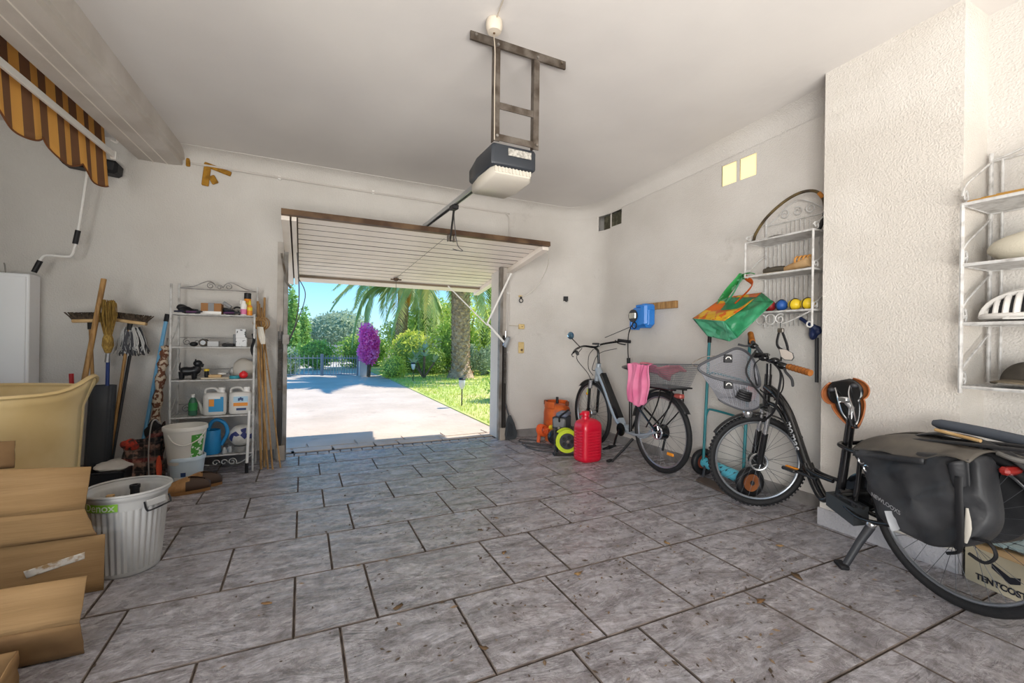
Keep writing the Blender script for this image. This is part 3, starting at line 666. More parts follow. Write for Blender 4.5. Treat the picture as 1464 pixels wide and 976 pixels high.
def hull(mb, secs):      # loft through rectangles-with-rounded-corners sections: (y, x0, x1, z0, z1, r)
    V = []; k = 16
    for (y, x0, x1, z0, z1, r) in secs:
        for q in range(k):
            a = 2*PI*(q+.5)/k; ca, sa = math.cos(a), math.sin(a); cx, cz_ = ((x1-r) if ca > 0 else (x0+r)), ((z1-r) if sa > 0 else (z0+r)); V.append((cx+r*ca, y, cz_+r*sa))
    F = [(j*k+i, j*k+(i+1) % k, (j+1)*k+(i+1) % k, (j+1)*k+i) for j in range(len(secs)-1) for i in range(k)]
    F += [tuple(range(k))[::-1], tuple((len(secs)-1)*k+i for i in range(k))]
    return mb.add(V, F)
hull(MB(), [(2.19, .92, 1.16, 2.03, 2.135, .012), (2.20, .905, 1.175, 2.02, 2.14, .02), (2.40, .895, 1.175, 2.02, 2.135, .02), (2.56, .91, 1.16, 2.03, 2.12, .02), (2.58, .93, 1.14, 2.04, 2.11, .02)]).build('housing', M_HOUS, t, ang=50)
hull(MB(), [(2.21, .93, 1.15, 1.985, 2.03, .012), (2.24, .915, 1.165, 1.965, 2.03, .02), (2.40, .905, 1.165, 1.955, 2.03, .025), (2.54, .92, 1.15, 1.965, 2.03, .02), (2.57, .94, 1.13, 1.99, 2.03, .012)]).build('lamp_cover', M_DIFF, t, ang=50)
mb = MB()
for k in range(11): mb.box((.935+.021*k, 2.208, 2.012), (.008, .012, .036))
mb.build('cover_ribs', M_DIFF, t, smooth=False)
MB().box((1.07, 2.186, 2.10), (.14, .004, .038)).build('rating_label', mat('silver_label', 'B4B0A8', .5, col2='8A8780', vs_=60, vdet=1), t, smooth=False)
r0, r1 = Vector((.99, 2.56, 2.05)), Vector((1.10, 4.42, 2.215))
d = (r1-r0).normalized(); a = Vector((1, 0, 0)); 
MB().box(((r0.x+r1.x)/2, (r0.y+r1.y)/2, (r0.z+r1.z)/2), (.034, (r1-r0).length, .03), rx=math.asin(d.z), rz=-math.asin(d.x)).build('rail', M_ALU, t, smooth=False)
mb = MB(); mb.box((r0+r1)/2+Vector((0, 0, -.018)), (.012, (r1-r0).length, .006), rx=math.asin(d.z), rz=-math.asin(d.x)).build('chain_slot', M_BLACK, t, smooth=False)
c = r0.lerp(r1, .36); MB().box(c+Vector((0, 0, -.03)), (.05, .09, .035), rx=.09, b=.006).build('trolley', M_BLACK, t, smooth=False)
MB().tube([c+Vector((0, 0, -.04)), DP(1.14, .06, -.05)], .008, 6).build('drive_arm', M_BLACK, t)
MB().tube(sm([c+Vector((.01, .03, -.04)), c+Vector((.07, .2, -.10)), c+Vector((.13, .3, -.24)), DP(1.24, .03, -.14), DP(1.16, .06, -.12)], 6), .0035, 5).build('release_cord', M_WIRE, t)
t = thing('ceiling_rose', 'round white ceiling cable rose beside the opener bracket', 'fitting', (.855, 2.06, 2.63))
MB().lathe([(.038, .06), (.042, .05), (.042, .02), (.034, .0), (.0, -.004)][::-1], 20, Matrix.Translation((.855, 2.06, 2.625))).build('base', mat('rose_white', 'CFC4B4', .5), t)
MB().cyl((.855, 2.06, 2.628), (.855, 2.06, 2.618), .006, n=8).build('screw', M_BROWNBAR, t)
MB().tube(sm([(.855, 2.07, 2.63), (.89, 2.13, 2.58), (.905, 2.165, 2.40), (.91, 2.17, 2.14)], 6), .003, 5).tube(sm([(.855, 2.05, 2.67), (.83, 1.8, ceil_z(1.8)-.005), (.80, 1.2, ceil_z(1.2)-.005)], 4), .003, 5).build('cord', mat('beige_cord', 'B7AB9B', .6), t)
# conduit along the back wall
mb = MB(); mb.tube(sm([(-.84, 4.425, 2.50), (.3, 4.425, 2.485), (1.9, 4.425, 2.475), (2.0, 4.425, 2.47), (2.045, 4.425, 2.43), (2.05, 4.425, 2.35), (2.05, 4.425, 2.30)], 3)+[Vector((2.055, 4.425, 1.0)), Vector((2.06, 4.425, .12))], .009, 8)
t = thing('conduit', 'thin white painted conduit running above and beside the garage door', 'pipe', (2.05, 4.43, 0))
mb.build('pipe', mat('conduit_paint', 'C6C0BA', .6), t)
for x in (-.2, .6, 1.4): MB().box((x, 4.43, 2.487), (.02, .02, .03)).build('clip', M_WHITE, t, smooth=False)
for z in (1.6, .95): MB().box((2.052, 4.43, z), (.03, .02, .02)).build('clip', M_WHITE, t, smooth=False)
# yellow foam stains
M_FOAM = mat('yellow_foam', 'AD7E2A', .9, col2='8A621E', vs_=20, bump=.8, bs=40, bdist=.01)
mb = MB(); mb.box((-.74, 4.43, 2.41), (.05, .02, .16), ry=.1, b=.006).box((-.69, 4.43, 2.39), (.05, .02, .07), ry=-.5, b=.006).box((-.66, 4.43, 2.485), (.20, .02, .04), ry=.28, b=.006)
solo(mb, 'foam_patch', M_FOAM, 'ragged yellow-brown foam patch on the wall under the beam end', 'stain')
mb = MB(); mb.box((-.865, 4.43, 2.52), (.03, .02, .10), b=.006)
solo(mb, 'foam_patch', M_FOAM, 'small strip of yellow foam in the corner beside the beam end', 'stain')
mb = MB(); mb.tube([(-1.045, 2.55, ceil_z(2.5)-.012), (-1.02, 2.95, ceil_z(2.9)-.012)], [.016, .004], 6, flat=.5)
solo(mb, 'foam_strip', M_FOAM, 'yellow foam strip along the upper edge of the ceiling beam', 'stain')
# wall fittings right of the door
t = thing('cord_holder', 'round white cord holder on wall fed by a looping cord', 'fitting', (2.20, 4.425, 1.53))
MB().box((2.20, 4.43, 1.575), (.045, .02, .02), b=.004).build('bracket', M_CREAM, t, smooth=False)
MB().torus((2.20, 4.415, 1.525), (0, 1, 0), .022, .005, 18, 6).build('ring', M_DARK, t)
MB().ell((2.20, 4.415, 1.56), (.012, .01, .014)).build('plug', M_BLACK, t)
MB().tube(sm([(2.20, 4.41, 1.57), (2.27, 4.38, 1.60), (2.35, 4.3, 1.70), (2.34, 4.1, 1.84), (2.22, 3.85, 1.925), (2.10, 3.72, 1.95)], 7), .004, 6).build('cord', mat('white_cord', 'DAD5CC', .5), t)
t = thing('junction_box', 'small yellowed junction box with short cable to conduit', 'junction box', (2.21, 4.43, 1.24))
MB().box((2.215, 4.425, 1.235), (.068, .03, .055), b=.006).build('body', M_CREAM, t, smooth=False)
MB().ell((2.215, 4.408, 1.235), (.006, .003, .006), 8, 6).build('screw', M_BROWNBAR, t)
MB().tube([(2.185, 4.43, 1.24), (2.06, 4.43, 1.245)], .004, 6).build('cable', mat('beige_cord', 'B7AB9B', .6), t)
t = thing('switch_plate', 'tall yellowed switch plate with dark push button', 'switch', (2.215, 4.43, .98))
MB().box((2.215, 4.427, 1.0), (.068, .022, .125), b=.006).build('plate', M_CREAM, t, smooth=False)
MB().cyl((2.215, 4.417, .975), (2.215, 4.407, .975), .012).build('button', M_BROWNBAR, t)
# black hook on the corner
solo(MB().box((2.77, 4.39, 1.575), (.05, .03, .05), rz=-.4).box((2.77, 4.375, 1.553), (.02, .03, .03), rz=-.4), 'block_hook', M_BLACK, 'small black block hook on the wall high left of the mirror', 'hook', smooth=False)
solo(MB().ell((2.245, 4.43, 2.56), .012), 'block_hook', M_BLACK, 'tiny dark knob right under the ceiling above the door', 'hook')
# ------------------------------------------------------------------ left side
M_WI = mat('white_wrought_iron', 'C9C8C6', .45, col2='9C9894', vs_=25, vlo=.45, vhi=.75)
M_WIG = mat('grey_wrought_iron', 'A3A1A0', .5, col2='7E7A76', vs_=20)
M_CARD = mat('cardboard_brown', 'A08058', .85, col2='94754E', vs_=5, bump=.4, bs=30, bdist=.004, stretch=(.4, .4, 5))
M_CARDD = mat('cardboard_inside', '8A6C48', .9, col2='76593A', vs_=6)
M_WOOD = mat('bamboo_wood', 'B28A55', .6, col2='8F6A3E', vs_=12, stretch=(6, 6, .6)); M_WOODL = mat('pale_wood', 'C9A878', .6, col2='B08C5B', vs_=10)
M_CAB = mat('white_lacquer', 'F4F5F7', .4)
t = thing('storage_cabinet', 'tall plain white cabinet against the wall under the awning crank', 'cabinet', (-2.1, 4.35, 0))
MB().box((-2.12, 4.355, .75), (.75, .15, 1.50), b=.006).build('body', M_CAB, t, ang=20)
MB().box((-2.125, 4.276, .75), (.73, .012, 1.46), b=.003).build('front_panel', M_CAB, t, ang=20)
MB().tube(sm([(-1.90, 4.36, 1.50), (-1.905, 4.36, 1.56), (-1.91, 4.36, 1.575)], 3), .004, 6).build('hook', M_STEEL, t)
# awning
t = thing('awning', 'retracted yellow and brown striped awning with scalloped edge under the ceiling', 'awning', (-1.36, 3.1, 2.1))
AX = lambda y: -1.30-.068*(4.2-y)
M_AWN = stripes_mat('awning_stripes', 1, .158, 'F5BC62', '8E6548', .5, .85, .28, tr=.25)
E_ = 4.19
def aw(u, v):
    y = E_-2.6*u; ph = ((E_+.06-y) % .40)/.40; zb = 2.20-.07*math.sin(PI*ph)**.8
    zt = 2.62; return (AX(y)+.007*math.sin(y*23)*(1-v*.3)-.03*v, y, zb+(zt-zb)*v)
MB().grid(aw, 130, 10).build('valance', M_AWN, t, thick=.003)
pts = [Vector(aw(i/130, 0)) for i in range(131)]
MB().tube(pts, .005, 5).build('scallop_trim', mat('awning_trim', '7A4A28', .8), t)
MB().box((AX(2.9)+.03, 2.9, 2.40), (.02, 2.6, .042), rz=-.068, b=.003).build('front_bar', M_WHITE, t, smooth=False)
MB().box((AX(4.2)+.028, 4.205, 2.40), (.035, .02, .06), b=.004).build('bar_end_cap', M_WHITE, t, smooth=False)
MB().tube(sm([(-1.29, 4.20, 2.51), (-1.26, 4.22, 2.50), (-1.25, 4.2, 2.52)], 3), .008, 6).build('hook', M_WHITE, t)
t = thing('awning_crank', 'white metal awning crank rod with two black grips hanging by the wall', 'crank', (-1.51, 4.3, 1.5))
MB().tube(sm([(-1.425, 4.24, 2.32), (-1.436, 4.26, 2.26), (-1.50, 4.3, 1.80), (-1.515, 4.3, 1.71), (-1.53, 4.3, 1.655), (-1.56, 4.3, 1.642), (-1.66, 4.3, 1.642), (-1.69, 4.3, 1.62), (-1.705, 4.3, 1.58), (-1.725, 4.3, 1.52)], 4), .008, 8).build('rod', M_WHITE, t)
MB().tube([(-1.496, 4.3, 1.84), (-1.512, 4.3, 1.74)], .016, 10).build('grip', M_BLACK, t)
MB().tube([(-1.698, 4.3, 1.60), (-1.73, 4.3, 1.515)], .016, 10).build('grip', M_BLACK, t)
t = thing('awning_bracket', 'black oblong awning bracket box on wall behind the striped valance', 'bracket', (-1.43, 4.36, 2.31))
MB().box((-1.44, 4.36, 2.355), (.33, .14, .10), ry=.09, b=.02).build('body', M_BLACK, t, ang=25)
# cream tub
M_TUB = mat('cream_plastic_tub', 'DEC592', .4, col2='D2B67F', vs_=3, tr=.12, bump=.1, bs=8)
t = thing('plastic_tub', 'big cream oval plastic tub with flared rim behind the cardboard boxes', 'tub', (-1.58, 2.95, 0))
def tub(u, v, o=0):
    a = 2*PI*u; k = .93+.05*v; lip = max(0, math.cos(a))**24
    r = k*(1+.07*max(0, v-.88)/.12)*(1+.02*lip*v)
    return (-1.60+(.60-o)*r*math.cos(a), 2.95+(.40-o)*r*math.sin(a), .06+.735*v+.07*lip*max(0, v-.85)/.15)
mb = MB().grid(lambda u, v: tub(u, v), 56, 16); mb.build('wall', M_TUB, t, thick=.008, ang=60)
mb = MB(); mb.lathe([(0, 0), (.86, 0)], 40, Matrix.Translation((-1.60, 2.95, .062)) @ Matrix.Diagonal((.60, .40, 1, 1))); mb.build('bottom', M_TUB, t, thick=.01)
MB().tube([Vector(tub(i/56, 1)) for i in range(56)], .011, 6, closed=True).build('rim', M_TUB, t)
MB().grid(lambda u, v: (-1.6+.5*math.cos(2*PI*u), 2.95+.33*math.sin(2*PI*u), .02+.05*v), 40, 1).build('foot', M_TUB, t, thick=.01)
# cardboard boxes
def panel(mb, q, t_=.004, n=6, wob=.004, seed=0):
    rs = random.Random(seed); q = [Vector(p) for p in q]; nr = (q[1]-q[0]).cross(q[3]-q[0]).normalized()
    W = [[rs.uniform(-1, 1)*wob for _ in range(n+1)] for _ in range(n+1)]
    mb.grid(lambda u, v: (q[0]*(1-u)+q[1]*u)*(1-v)+(q[3]*(1-u)+q[2]*u)*v+nr*W[round(u*n)][round(v*n)], n, n); return mb
t = thing('cardboard_box', 'large open cardboard box with tall raised flap and torn white tape', 'box', (-1.15, 2.2, 0), group='cardboard boxes by the tub')
bx0, bx1 = -1.75, -.905
MB().box(((bx0+bx1)/2, 2.48, .23), (bx1-bx0, .09, .46), b=.004).build('body', M_CARD, t, smooth=False)
panel(MB(), [(bx0, 2.415, .004), (-.742, 2.405, .004), (-.737, 2.40, .240), (bx0, 2.41, .235)], wob=.003, seed=1).build('lower_panel', M_CARD, t, thick=.006, ang=20)
panel(MB(), [(bx0, 2.40, .238), (-.755, 2.37, .252), (-.782, 2.335, .375), (bx0, 2.36, .385)], wob=.004, seed=2).build('middle_panel', M_CARD, t, thick=.006, ang=20)
panel(MB(), [(bx0, 2.36, .388), (-.782, 2.335, .375), (-.766, 2.345, .54), (bx0, 2.37, .60)], wob=.005, seed=3).build('raised_flap', M_CARD, t, thick=.006, ang=20)
panel(MB(), [(-1.45, 2.39, .55), (-1.01, 2.39, .55), (-1.01, 2.39, .655), (-1.45, 2.39, .665)], wob=.003, seed=4).build('taped_flap', M_CARDD, t, thick=.005, ang=20)
M_TAPE = mat('torn_white_paper', 'D8D2C8', .8, col2='A98A63', vs_=30, vlo=.5, vhi=.62)
panel(MB(), [(-.975, 2.40, .105), (-.80, 2.396, .150), (-.80, 2.396, .178), (-.985, 2.40, .135)], wob=.001, seed=5).build('tape', M_TAPE, t, thick=.001)
t = thing('cardboard_box', 'smaller cardboard box standing in front of the large one', 'box', (-1.0, 1.8, 0), group='cardboard boxes by the tub')
panel(MB(), [(-1.45, 1.93, .02), (-.648, 1.95, .005), (-.655, 1.93, .12), (-1.45, 1.94, .13)], seed=6).build('lower_panel', M_CARDD, t, thick=.005, ang=20)
panel(MB(), [(-1.45, 1.94, .13), (-.655, 1.93, .12), (-.645, 1.955, .262), (-1.45, 1.95, .262)], seed=7).build('front_panel', M_CARD, t, thick=.005, ang=20)
MB().box((-1.08, 1.965, .12), (.80, .02, .235)).build('back_panel', M_CARD, t, smooth=False)
t = thing('cardboard_box', 'small open cardboard box cut by lower left corner of the photo', 'box', (-1.0, 1.62, 0), group='cardboard boxes by the tub')
for q, s_ in (([(-1.2, 1.84, .0), (-.765, 1.84, 0), (-.765, 1.84, .115), (-1.2, 1.84, .115)], 1), ([(-.765, 1.84, 0), (-.74, 1.5, 0), (-.72, 1.5, .105), (-.765, 1.84, .115)], 2), ([(-1.2, 1.5, 0), (-.74, 1.5, 0), (-.72, 1.5, .105), (-1.2, 1.5, .115)], 3), ([(-1.2, 1.84, 0), (-1.2, 1.5, 0), (-1.2, 1.5, .11), (-1.2, 1.84, .11)], 4), ([(-1.2, 1.5, .006), (-.74, 1.5, .006), (-.765, 1.84, .006), (-1.2, 1.84, .006)], 5)):
    panel(MB(), q, wob=.002, seed=20+s_).build('side_panel' if s_ < 5 else 'bottom_panel', M_CARDD if s_ in (1, 5) else M_CARD, t, thick=.004, ang=20)
# grey ribbed bin
M_BIN = mat('light_grey_bin_plastic', 'B9B8B6', .4, col2='ABAAA7', vs_=4)
bc = (-.722, 2.615)
t = thing('waste_bin', 'light grey ribbed plastic bin with green label and wire handle', 'bin', (bc[0], bc[1], 0))
def bins(a, z):     # ribbed radius
    r = .118+.030*(z/.37); 
    if .02 < z < .30: r += .0035*math.cos(a*36)
    return r
NB = 216
def bing(u, v):
    a = 2*PI*u; z = [0, .008, .02, .021, .08, .14, .2, .26, .299, .30, .335, .345, .352, .37][round(v*13)]
    r = bins(a, z)+(.010 if z > .35 else .004 if z >= .345 else 0); return (bc[0]+r*math.cos(a), bc[1]+r*math.sin(a), z)
MB().grid(bing, NB, 13).build('body', M_BIN, t, thick=.004, ang=50)
MB().lathe([(0, .006), (.117, .006)], 36, Matrix.Translation((*bc, 0))).build('bottom', M_BIN, t)
MB().torus((*bc, .37), (0, 0, 1), .160, .006, 56, 8).build('rim', M_BIN, t)
M_GLAB = mat('green_bin_label', '7FB52E', .5); 
la0 = math.radians(-116); 
def lab(u, v): a = la0+(u-.5)*.98; z = .305+.043*v; r = bins(a, .31)+.0060; return (bc[0]+r*math.cos(a), bc[1]+r*math.sin(a), z)
MB().grid(lab, 24, 2).build('label', M_GLAB, t)
def wrapb(c): a = la0+(c.x)/.150; r = bins(0, .31)+.0075-.0035; r = .118+.030*(.31/.37)+.0085; return Vector((bc[0]+r*math.cos(a), bc[1]+r*math.sin(a), .324+c.y))
lettering('Denox', .046, mat('label_white', 'F2F5EA', .5), t, (0, 0, 0), (1, 0, 0), (0, 0, 1), bold=.0006, wrap=wrapb)
ha = math.radians(-38)
hx, hy = bc[0]+.166*math.cos(ha), bc[1]+.166*math.sin(ha); tx, ty = -math.sin(ha), math.cos(ha)
MB().tube(sm([(hx-tx*.055, hy-ty*.055, .335), (hx-tx*.055+.008, hy-ty*.055, .30), (hx-tx*.04+.012, hy-ty*.04, .292), (hx+tx*.04+.012, hy+ty*.04, .300), (hx+tx*.055+.008, hy+ty*.055, .308), (hx+tx*.055, hy+ty*.055, .335)], 4), .004, 6).build('handle', M_BLACK, t)
MB().box((hx-.003, hy, .322), (.012, .085, .03), rz=ha, b=.003).build('handle_holder', M_BIN, t, smooth=False)
t = thing('black_tube', 'short black tube standing inside the grey ribbed bin', 'tube', (-.70, 2.68, .008))
MB().lathe([(.0, 0), (.018, 0), (.018, .335), (.021, .337), (.021, .352), (.012, .352), (.012, .3), (0, .3)], 14, Matrix.Translation((-.715, 2.68, .009))).build('body', M_BLACK, t)
solo(MB().box((-.80, 2.66, .17), (.03, .02, .32), b=.003), 'wood_offcut', M_WOODL, 'pale wooden offcut standing in the grey ribbed bin', 'wood', smooth=False)
# broom tube with brooms
t = thing('umbrella_tube', 'tall dark ribbed tube holding brooms beside the cream tub', 'tube bin', (-1.31, 4.18, 0))
MB().grid(lambda u, v: (-1.305-.03*(1-v)+(.072+.002*math.cos(40*PI*u))*math.cos(2*PI*u), 4.18+.065*math.sin(2*PI*u), .01+.70*v), 160, 4).build('wall', mat('dark_slate_plastic', '3E4248', .5), t, thick=.004, ang=50)
MB().lathe([(0, .012), (.07, .012)], 24, Matrix.Translation((-1.335, 4.18, 0))).build('bottom', M_DARK, t)
M_BR = mat('dark_bristles', '3B322B', .9, col2='5C4E40', vs_=60); M_STRAW = mat('straw', 'A98A45', .9, col2='7E6230', vs_=60, stretch=(3, 3, .4))
def bristles(mb, c, ex, ln, wd, hh, rows, cols, seed, spread=.02, r=.004):
    rs = random.Random(seed); ex = Vector(ex).normalized(); ey = Vector((0, 1, 0))
    for i in range(cols):
        for j in range(rows):
            p = Vector(c)+ex*((i+.5)/cols-.5)*ln+ey*((j+.5)/rows-.5)*wd; d = Vector(((i/cols-.5)*spread*3+rs.uniform(-1, 1)*spread, rs.uniform(-1, 1)*spread, hh)); mb.tube([p, p+d], [r, r*.6], 4)
def broom(label, base, head, ln, tilt, seed):
    t = thing('push_broom', label, 'broom', base, group='brooms in the dark tube')
    b, h = Vector(base), Vector(head); MB().tube([b, h], .011, 8).build('handle', M_WOOD, t)
    ex = Vector((math.cos(tilt), 0, math.sin(tilt)))
    MB().tube([h-(h-b).normalized()*.05, h], .017, 8).build('socket', M_BLACK, t)
    MB().box(h+Vector((0, 0, .012)), (ln, .055, .024), ry=-tilt, b=.005).build('block', M_WOODL, t, smooth=False)
    mb = MB(); bristles(mb, h+Vector((0, 0, .022)), ex, ln*.98, .045, .05, 4, 34, seed, .02, r=.006); mb.build('bristles', M_BR, t, smooth=False, kind='stuff')
broom('wooden broom head upturned at left over the dark tube', (-1.33, 4.16, .05), (-1.385, 4.19, 1.165), .19, .06, 1)
broom('wooden broom head upturned at right over the dark tube', (-1.28, 4.19, .05), (-1.165, 4.21, 1.165), .20, -.14, 2)
t = thing('wooden_stick', 'long plain wooden stick rising above the brooms', 'stick', (-1.40, 3.98, .1))
MB().tube([(-1.415, 3.92, .05), (-1.385, 4.02, .55), (-1.30, 4.15, 1.48)], .0165, 10).build('shaft', M_WOOD, t)
t = thing('straw_brush', 'straw whisk brush with blue handle standing head up in tube', 'brush', (-1.27, 4.14, .05))
MB().tube([(-1.29, 4.19, .04), (-1.262, 4.12, .95)], .012, 8).build('handle', mat('blue_handle', '2B3F77', .4), t)
MB().tube([(-1.268, 4.12, .88), (-1.262, 4.12, .96)], .014, 8).build('ferrule', M_ALU, t)
MB().lathe([(0, .94), (.018, .95), (.034, 1.0), (.03, 1.05), (.022, 1.08), (.026, 1.13), (0, 1.14)], 14, Matrix.Translation((-1.262, 4.115, .0))).build('binding', M_STRAW, t)
mb = MB(); rs = random.Random(4)
for i in range(90):
    a = rs.random()*2*PI; r = .052*math.sqrt(rs.random()); mb.tube([(-1.262+r*.45*math.cos(a), 4.115+r*.45*math.sin(a), 1.08), (-1.262+r*math.cos(a), 4.115+r*math.sin(a), 1.22), (-1.262+r*.85*math.cos(a)+rs.uniform(-.006, .006), 4.115+r*math.sin(a), 1.32+rs.uniform(-.02, .01))], .003, 3)
mb.build('straw_bundle', M_STRAW, t, smooth=False, kind='stuff')
t = thing('string_mop', 'grey and white string mop head leaning on the wall', 'mop', (-1.2, 4.27, .05))
MB().tube([(-1.27, 4.2, .05), (-1.165, 4.29, 1.09)], .011, 8).build('handle', M_DARK, t)
mb = MB(); rs = random.Random(8)
for i in range(150):
    a = rs.random()*2*PI; r = rs.uniform(.02, .085); p0 = Vector((-1.165, 4.28, 1.09))
    p1 = p0+Vector((math.cos(a)*r*.6, math.sin(a)*.05-.02, .02+.03*rs.random())); p2 = p0+Vector((math.cos(a)*r+rs.uniform(-.02, .02), math.sin(a)*.07-.02, -.07)); p3 = p0+Vector((math.cos(a)*r*1.05+rs.uniform(-.03, .03), math.sin(a)*.07-.02, -.11-.06*rs.random()))
    mb.mat(i % 2).tube(sm([p0, p1, p2, p3], 3), .0045, 4)
mb.build('strings', [mat('mop_white', 'B9B8B6', .95), mat('mop_grey', '4C4D52', .95)], t, kind='stuff')
MB().lathe([(.0, 0), (.025, 0), (.03, .03), (0, .05)], 12, Matrix.Translation((-1.165, 4.285, 1.08))).build('clamp', M_DARK, t)
solo(MB().tube([(-1.44, 4.13, .05), (-1.47, 4.15, .80)], .013, 10), 'red_rod', mat('red_handle', 'B5262A', .45), 'red tipped rod poking up behind the cream tub', 'handle')
# blue pole, camouflage cover
t = thing('blue_pole', 'light blue pole with black end leaning on wall left of rack', 'pole', (-1.07, 4.3, .02))
MB().tube([(-1.13, 4.28, .02), (-.985, 4.37, 1.19)], .014, 8).build('shaft', mat('blue_pole_paint', '6FA8CE', .4), t)
MB().tube([(-.985, 4.37, 1.19), (-.977, 4.375, 1.25)], .0165, 8).build('end_cap', M_BLACK, t)
M_CAMO = mat('camouflage_cloth', 'C9B8A2', .9, col2='6E4634', vs_=38, vlo=.47, vhi=.53, bump=.5, bs=60)
t = thing('camouflage_umbrella', 'rolled beige and brown patterned umbrella leaning against the rack', 'umbrella', (-1.0, 4.3, .2))
mb = MB().tube(sm([(-1.035, 4.28, .20), (-1.02, 4.28, .45), (-.995, 4.29, .75), (-.975, 4.30, .93), (-.965, 4.31, 1.0)], 6), [.012]+[.03+.008*math.sin(i*1.9) for i in range(23)]+[.012], 10); mb.build('canopy', M_CAMO, t)
MB().tube([(-.967, 4.31, .98), (-.96, 4.315, 1.06)], .006, 6).build('tip', M_STEEL, t)
# ---- rack
def spiral(mb, c, r, a0, turns, sg, wire=.004, flip=1, plane='x', n=28):
    P = []
    for i in range(n+1):
        u = i/n; rr = r*(1-.72*u); a = a0+sg*turns*2*PI*u; x, z = rr*math.cos(a)*flip, rr*math.sin(a)
        P.append((c[0]+x, c[1], c[2]+z) if plane == 'x' else (c[0], c[1]+x, c[2]+z))
    mb.tube(P, wire, 5)
RX0, RX1, RY0, RY1 = -.895, -.350, 4.10, 4.34
t = thing('metal_rack', 'white wrought iron five-shelf rack with scroll top left of door', 'shelf rack', ((RX0+RX1)/2, 4.22, 0))
SH = [.145, .452, .735, .990, 1.243]
for x in (RX0, RX1):
    for y in (RY0, RY1): MB().tube([(x, y, 0), (x, y, 1.50 if y == RY1 else (1.47 if x == RX0 else 1.26))], .008, 8).build('post', M_WI, t)
for z in SH:
    mb = MB(); mb.tube([(RX0, RY0, z), (RX1, RY0, z), (RX1, RY1, z), (RX0, RY1, z)], .006, 6, closed=True)
    mb.box(((RX0+RX1)/2, (RY0+RY1)/2, z+.001), (RX1-RX0-.01, RY1-RY0-.01, .003))
    for k in range(26): x = RX0+.01+(RX1-RX0-.02)*k/25; mb.tube([(x, RY0, z+.004), (x, RY1, z+.004)], .0025, 4)
    mb.build('shelf', M_WI, t, ang=30)
mb = MB(); zt = 1.46; y = RY1
mb.tube([(RX0, y, zt), (RX1, y, zt)], .004, 6); mb.tube(sm([(RX0, y, zt+.005), (-.80, y, zt+.02), (-.745, y, zt+.05), (-.70, y, zt+.068), (-.665, y, zt+.055), (-.645, y, zt+.02)], 5), .004, 6); mb.tube(sm([(RX1, y, zt+.0), (-.44, y, zt+.02), (-.50, y, zt+.05), (-.545, y, zt+.066), (-.58, y, zt+.05), (-.60, y, zt+.02)], 5), .004, 6)
spiral(mb, (-.685, y, zt+.032), .028, .5, 1.4, 1); spiral(mb, (-.56, y, zt+.032), .028, 2.6, 1.4, -1); spiral(mb, (-.622, y, zt+.022), .02, 0, 1.3, 1); mb.build('scroll_top', M_WIG, t)
for z in SH[:-1]:
    mb = MB(); mb.tube([(RX0, RY1, z+.075), (RX1, RY1, z+.075)], .0035, 5); spiral(mb, (-.84, RY1, z+.04), .028, 1.5, 1.3, 1, .003); spiral(mb, (-.77, RY1, z+.04), .022, 0, 1.2, -1, .003); spiral(mb, (-.45, RY1, z+.04), .028, 1.5, 1.3, -1, .003)
    mb.tube(sm([(-.74, RY1, z+.07), (-.66, RY1, z+.02), (-.55, RY1, z+.04)], 5), .003, 5); mb.build('back_scroll', M_WIG, t)
    for x in (RX0, RX1):
        mb = MB(); spiral(mb, (x, RY0+.03, z+.045), .026, 2, 1.4, 1, .003, plane='y'); mb.tube(sm([(x, RY0+.05, z+.06), (x, RY0+.12, z+.10), (x, RY1, z+.21)], 5), .003, 5); mb.build('side_scroll', M_WI, t)
mb = MB(); z = .145
spiral(mb, (-.60, RY0, z-.055), .026, 0, 1.0, 1, .004); spiral(mb, (-.545, RY0, z-.055), .024, 0, 1.0, 1, .004); spiral(mb, (-.49, RY0, z-.055), .030, -.5, 1.4, 1, .004); mb.tube(sm([(-.46, RY0, z-.075), (-.42, RY0, z-.06), (RX1, RY0, z-.01)], 5), .004, 5); mb.tube(sm([(-.64, RY0, z-.07), (-.75, RY0, z-.05), (RX0, RY0, z-.01)], 5), .004, 5); mb.build('base_scroll', M_WI, t)
def crumple(c, r, seed, amp=.12, nu=28, nv=16, flat=None):
    rs = random.Random(seed); L = [(Vector((rs.gauss(0, 1), rs.gauss(0, 1), rs.gauss(0, 1))).normalized(), rs.uniform(-1, 1)) for _ in range(26)]
    mb = MB()
    def f(u, v):
        a = 2*PI*u; t_ = -PI/2+PI*v; d = Vector((math.cos(t_)*math.cos(a), math.cos(t_)*math.sin(a), math.sin(t_))); k = 1
        for q, s_ in L: k += amp*s_*max(0, d.dot(q)-.6)/.4
        p = Vector((d.x*r[0]*k, d.y*r[1]*k, d.z*r[2]*k)); 
        if flat is not None: p.z = max(p.z, flat)
        return Vector(c)+p
    return mb.grid(f, nu, nv)
# items: top shelf
z1 = SH[4]+.007
def small_box(label, c, s_, m, rz=0, name='cardboard_carton', cat='box', group=None, m2=None, grp=None):
    t = thing(name, label, cat, (c[0], c[1], c[2]), group=group)
    MB().box((c[0], c[1], c[2]+s_[2]/2), s_, rz, b=.002).build('body', m, t, smooth=False)
    if m2: MB().box((c[0], c[1]-.001, c[2]+s_[2]*.55), (s_[0]*.28, s_[1]+.004, s_[2]*.95), rz).build('label', m2, t, smooth=False)
    return t
M_CARTON = mat('brown_carton', '9A6E45', .8); M_LGREY = mat('light_grey_plastic', 'B4B5B6', .5)
t = small_box('brown and white carton with grey tape on the top rack shelf', (-.652, 4.22, z1), (.135, .12, .088), M_CARTON, 0, m2=mat('grey_tape', '7D7E80', .5))
MB().box((-.652, 4.158, z1+.012), (.137, .004, .024)).build('white_base', M_WHITE, t, smooth=False)
rs = random.Random(2)
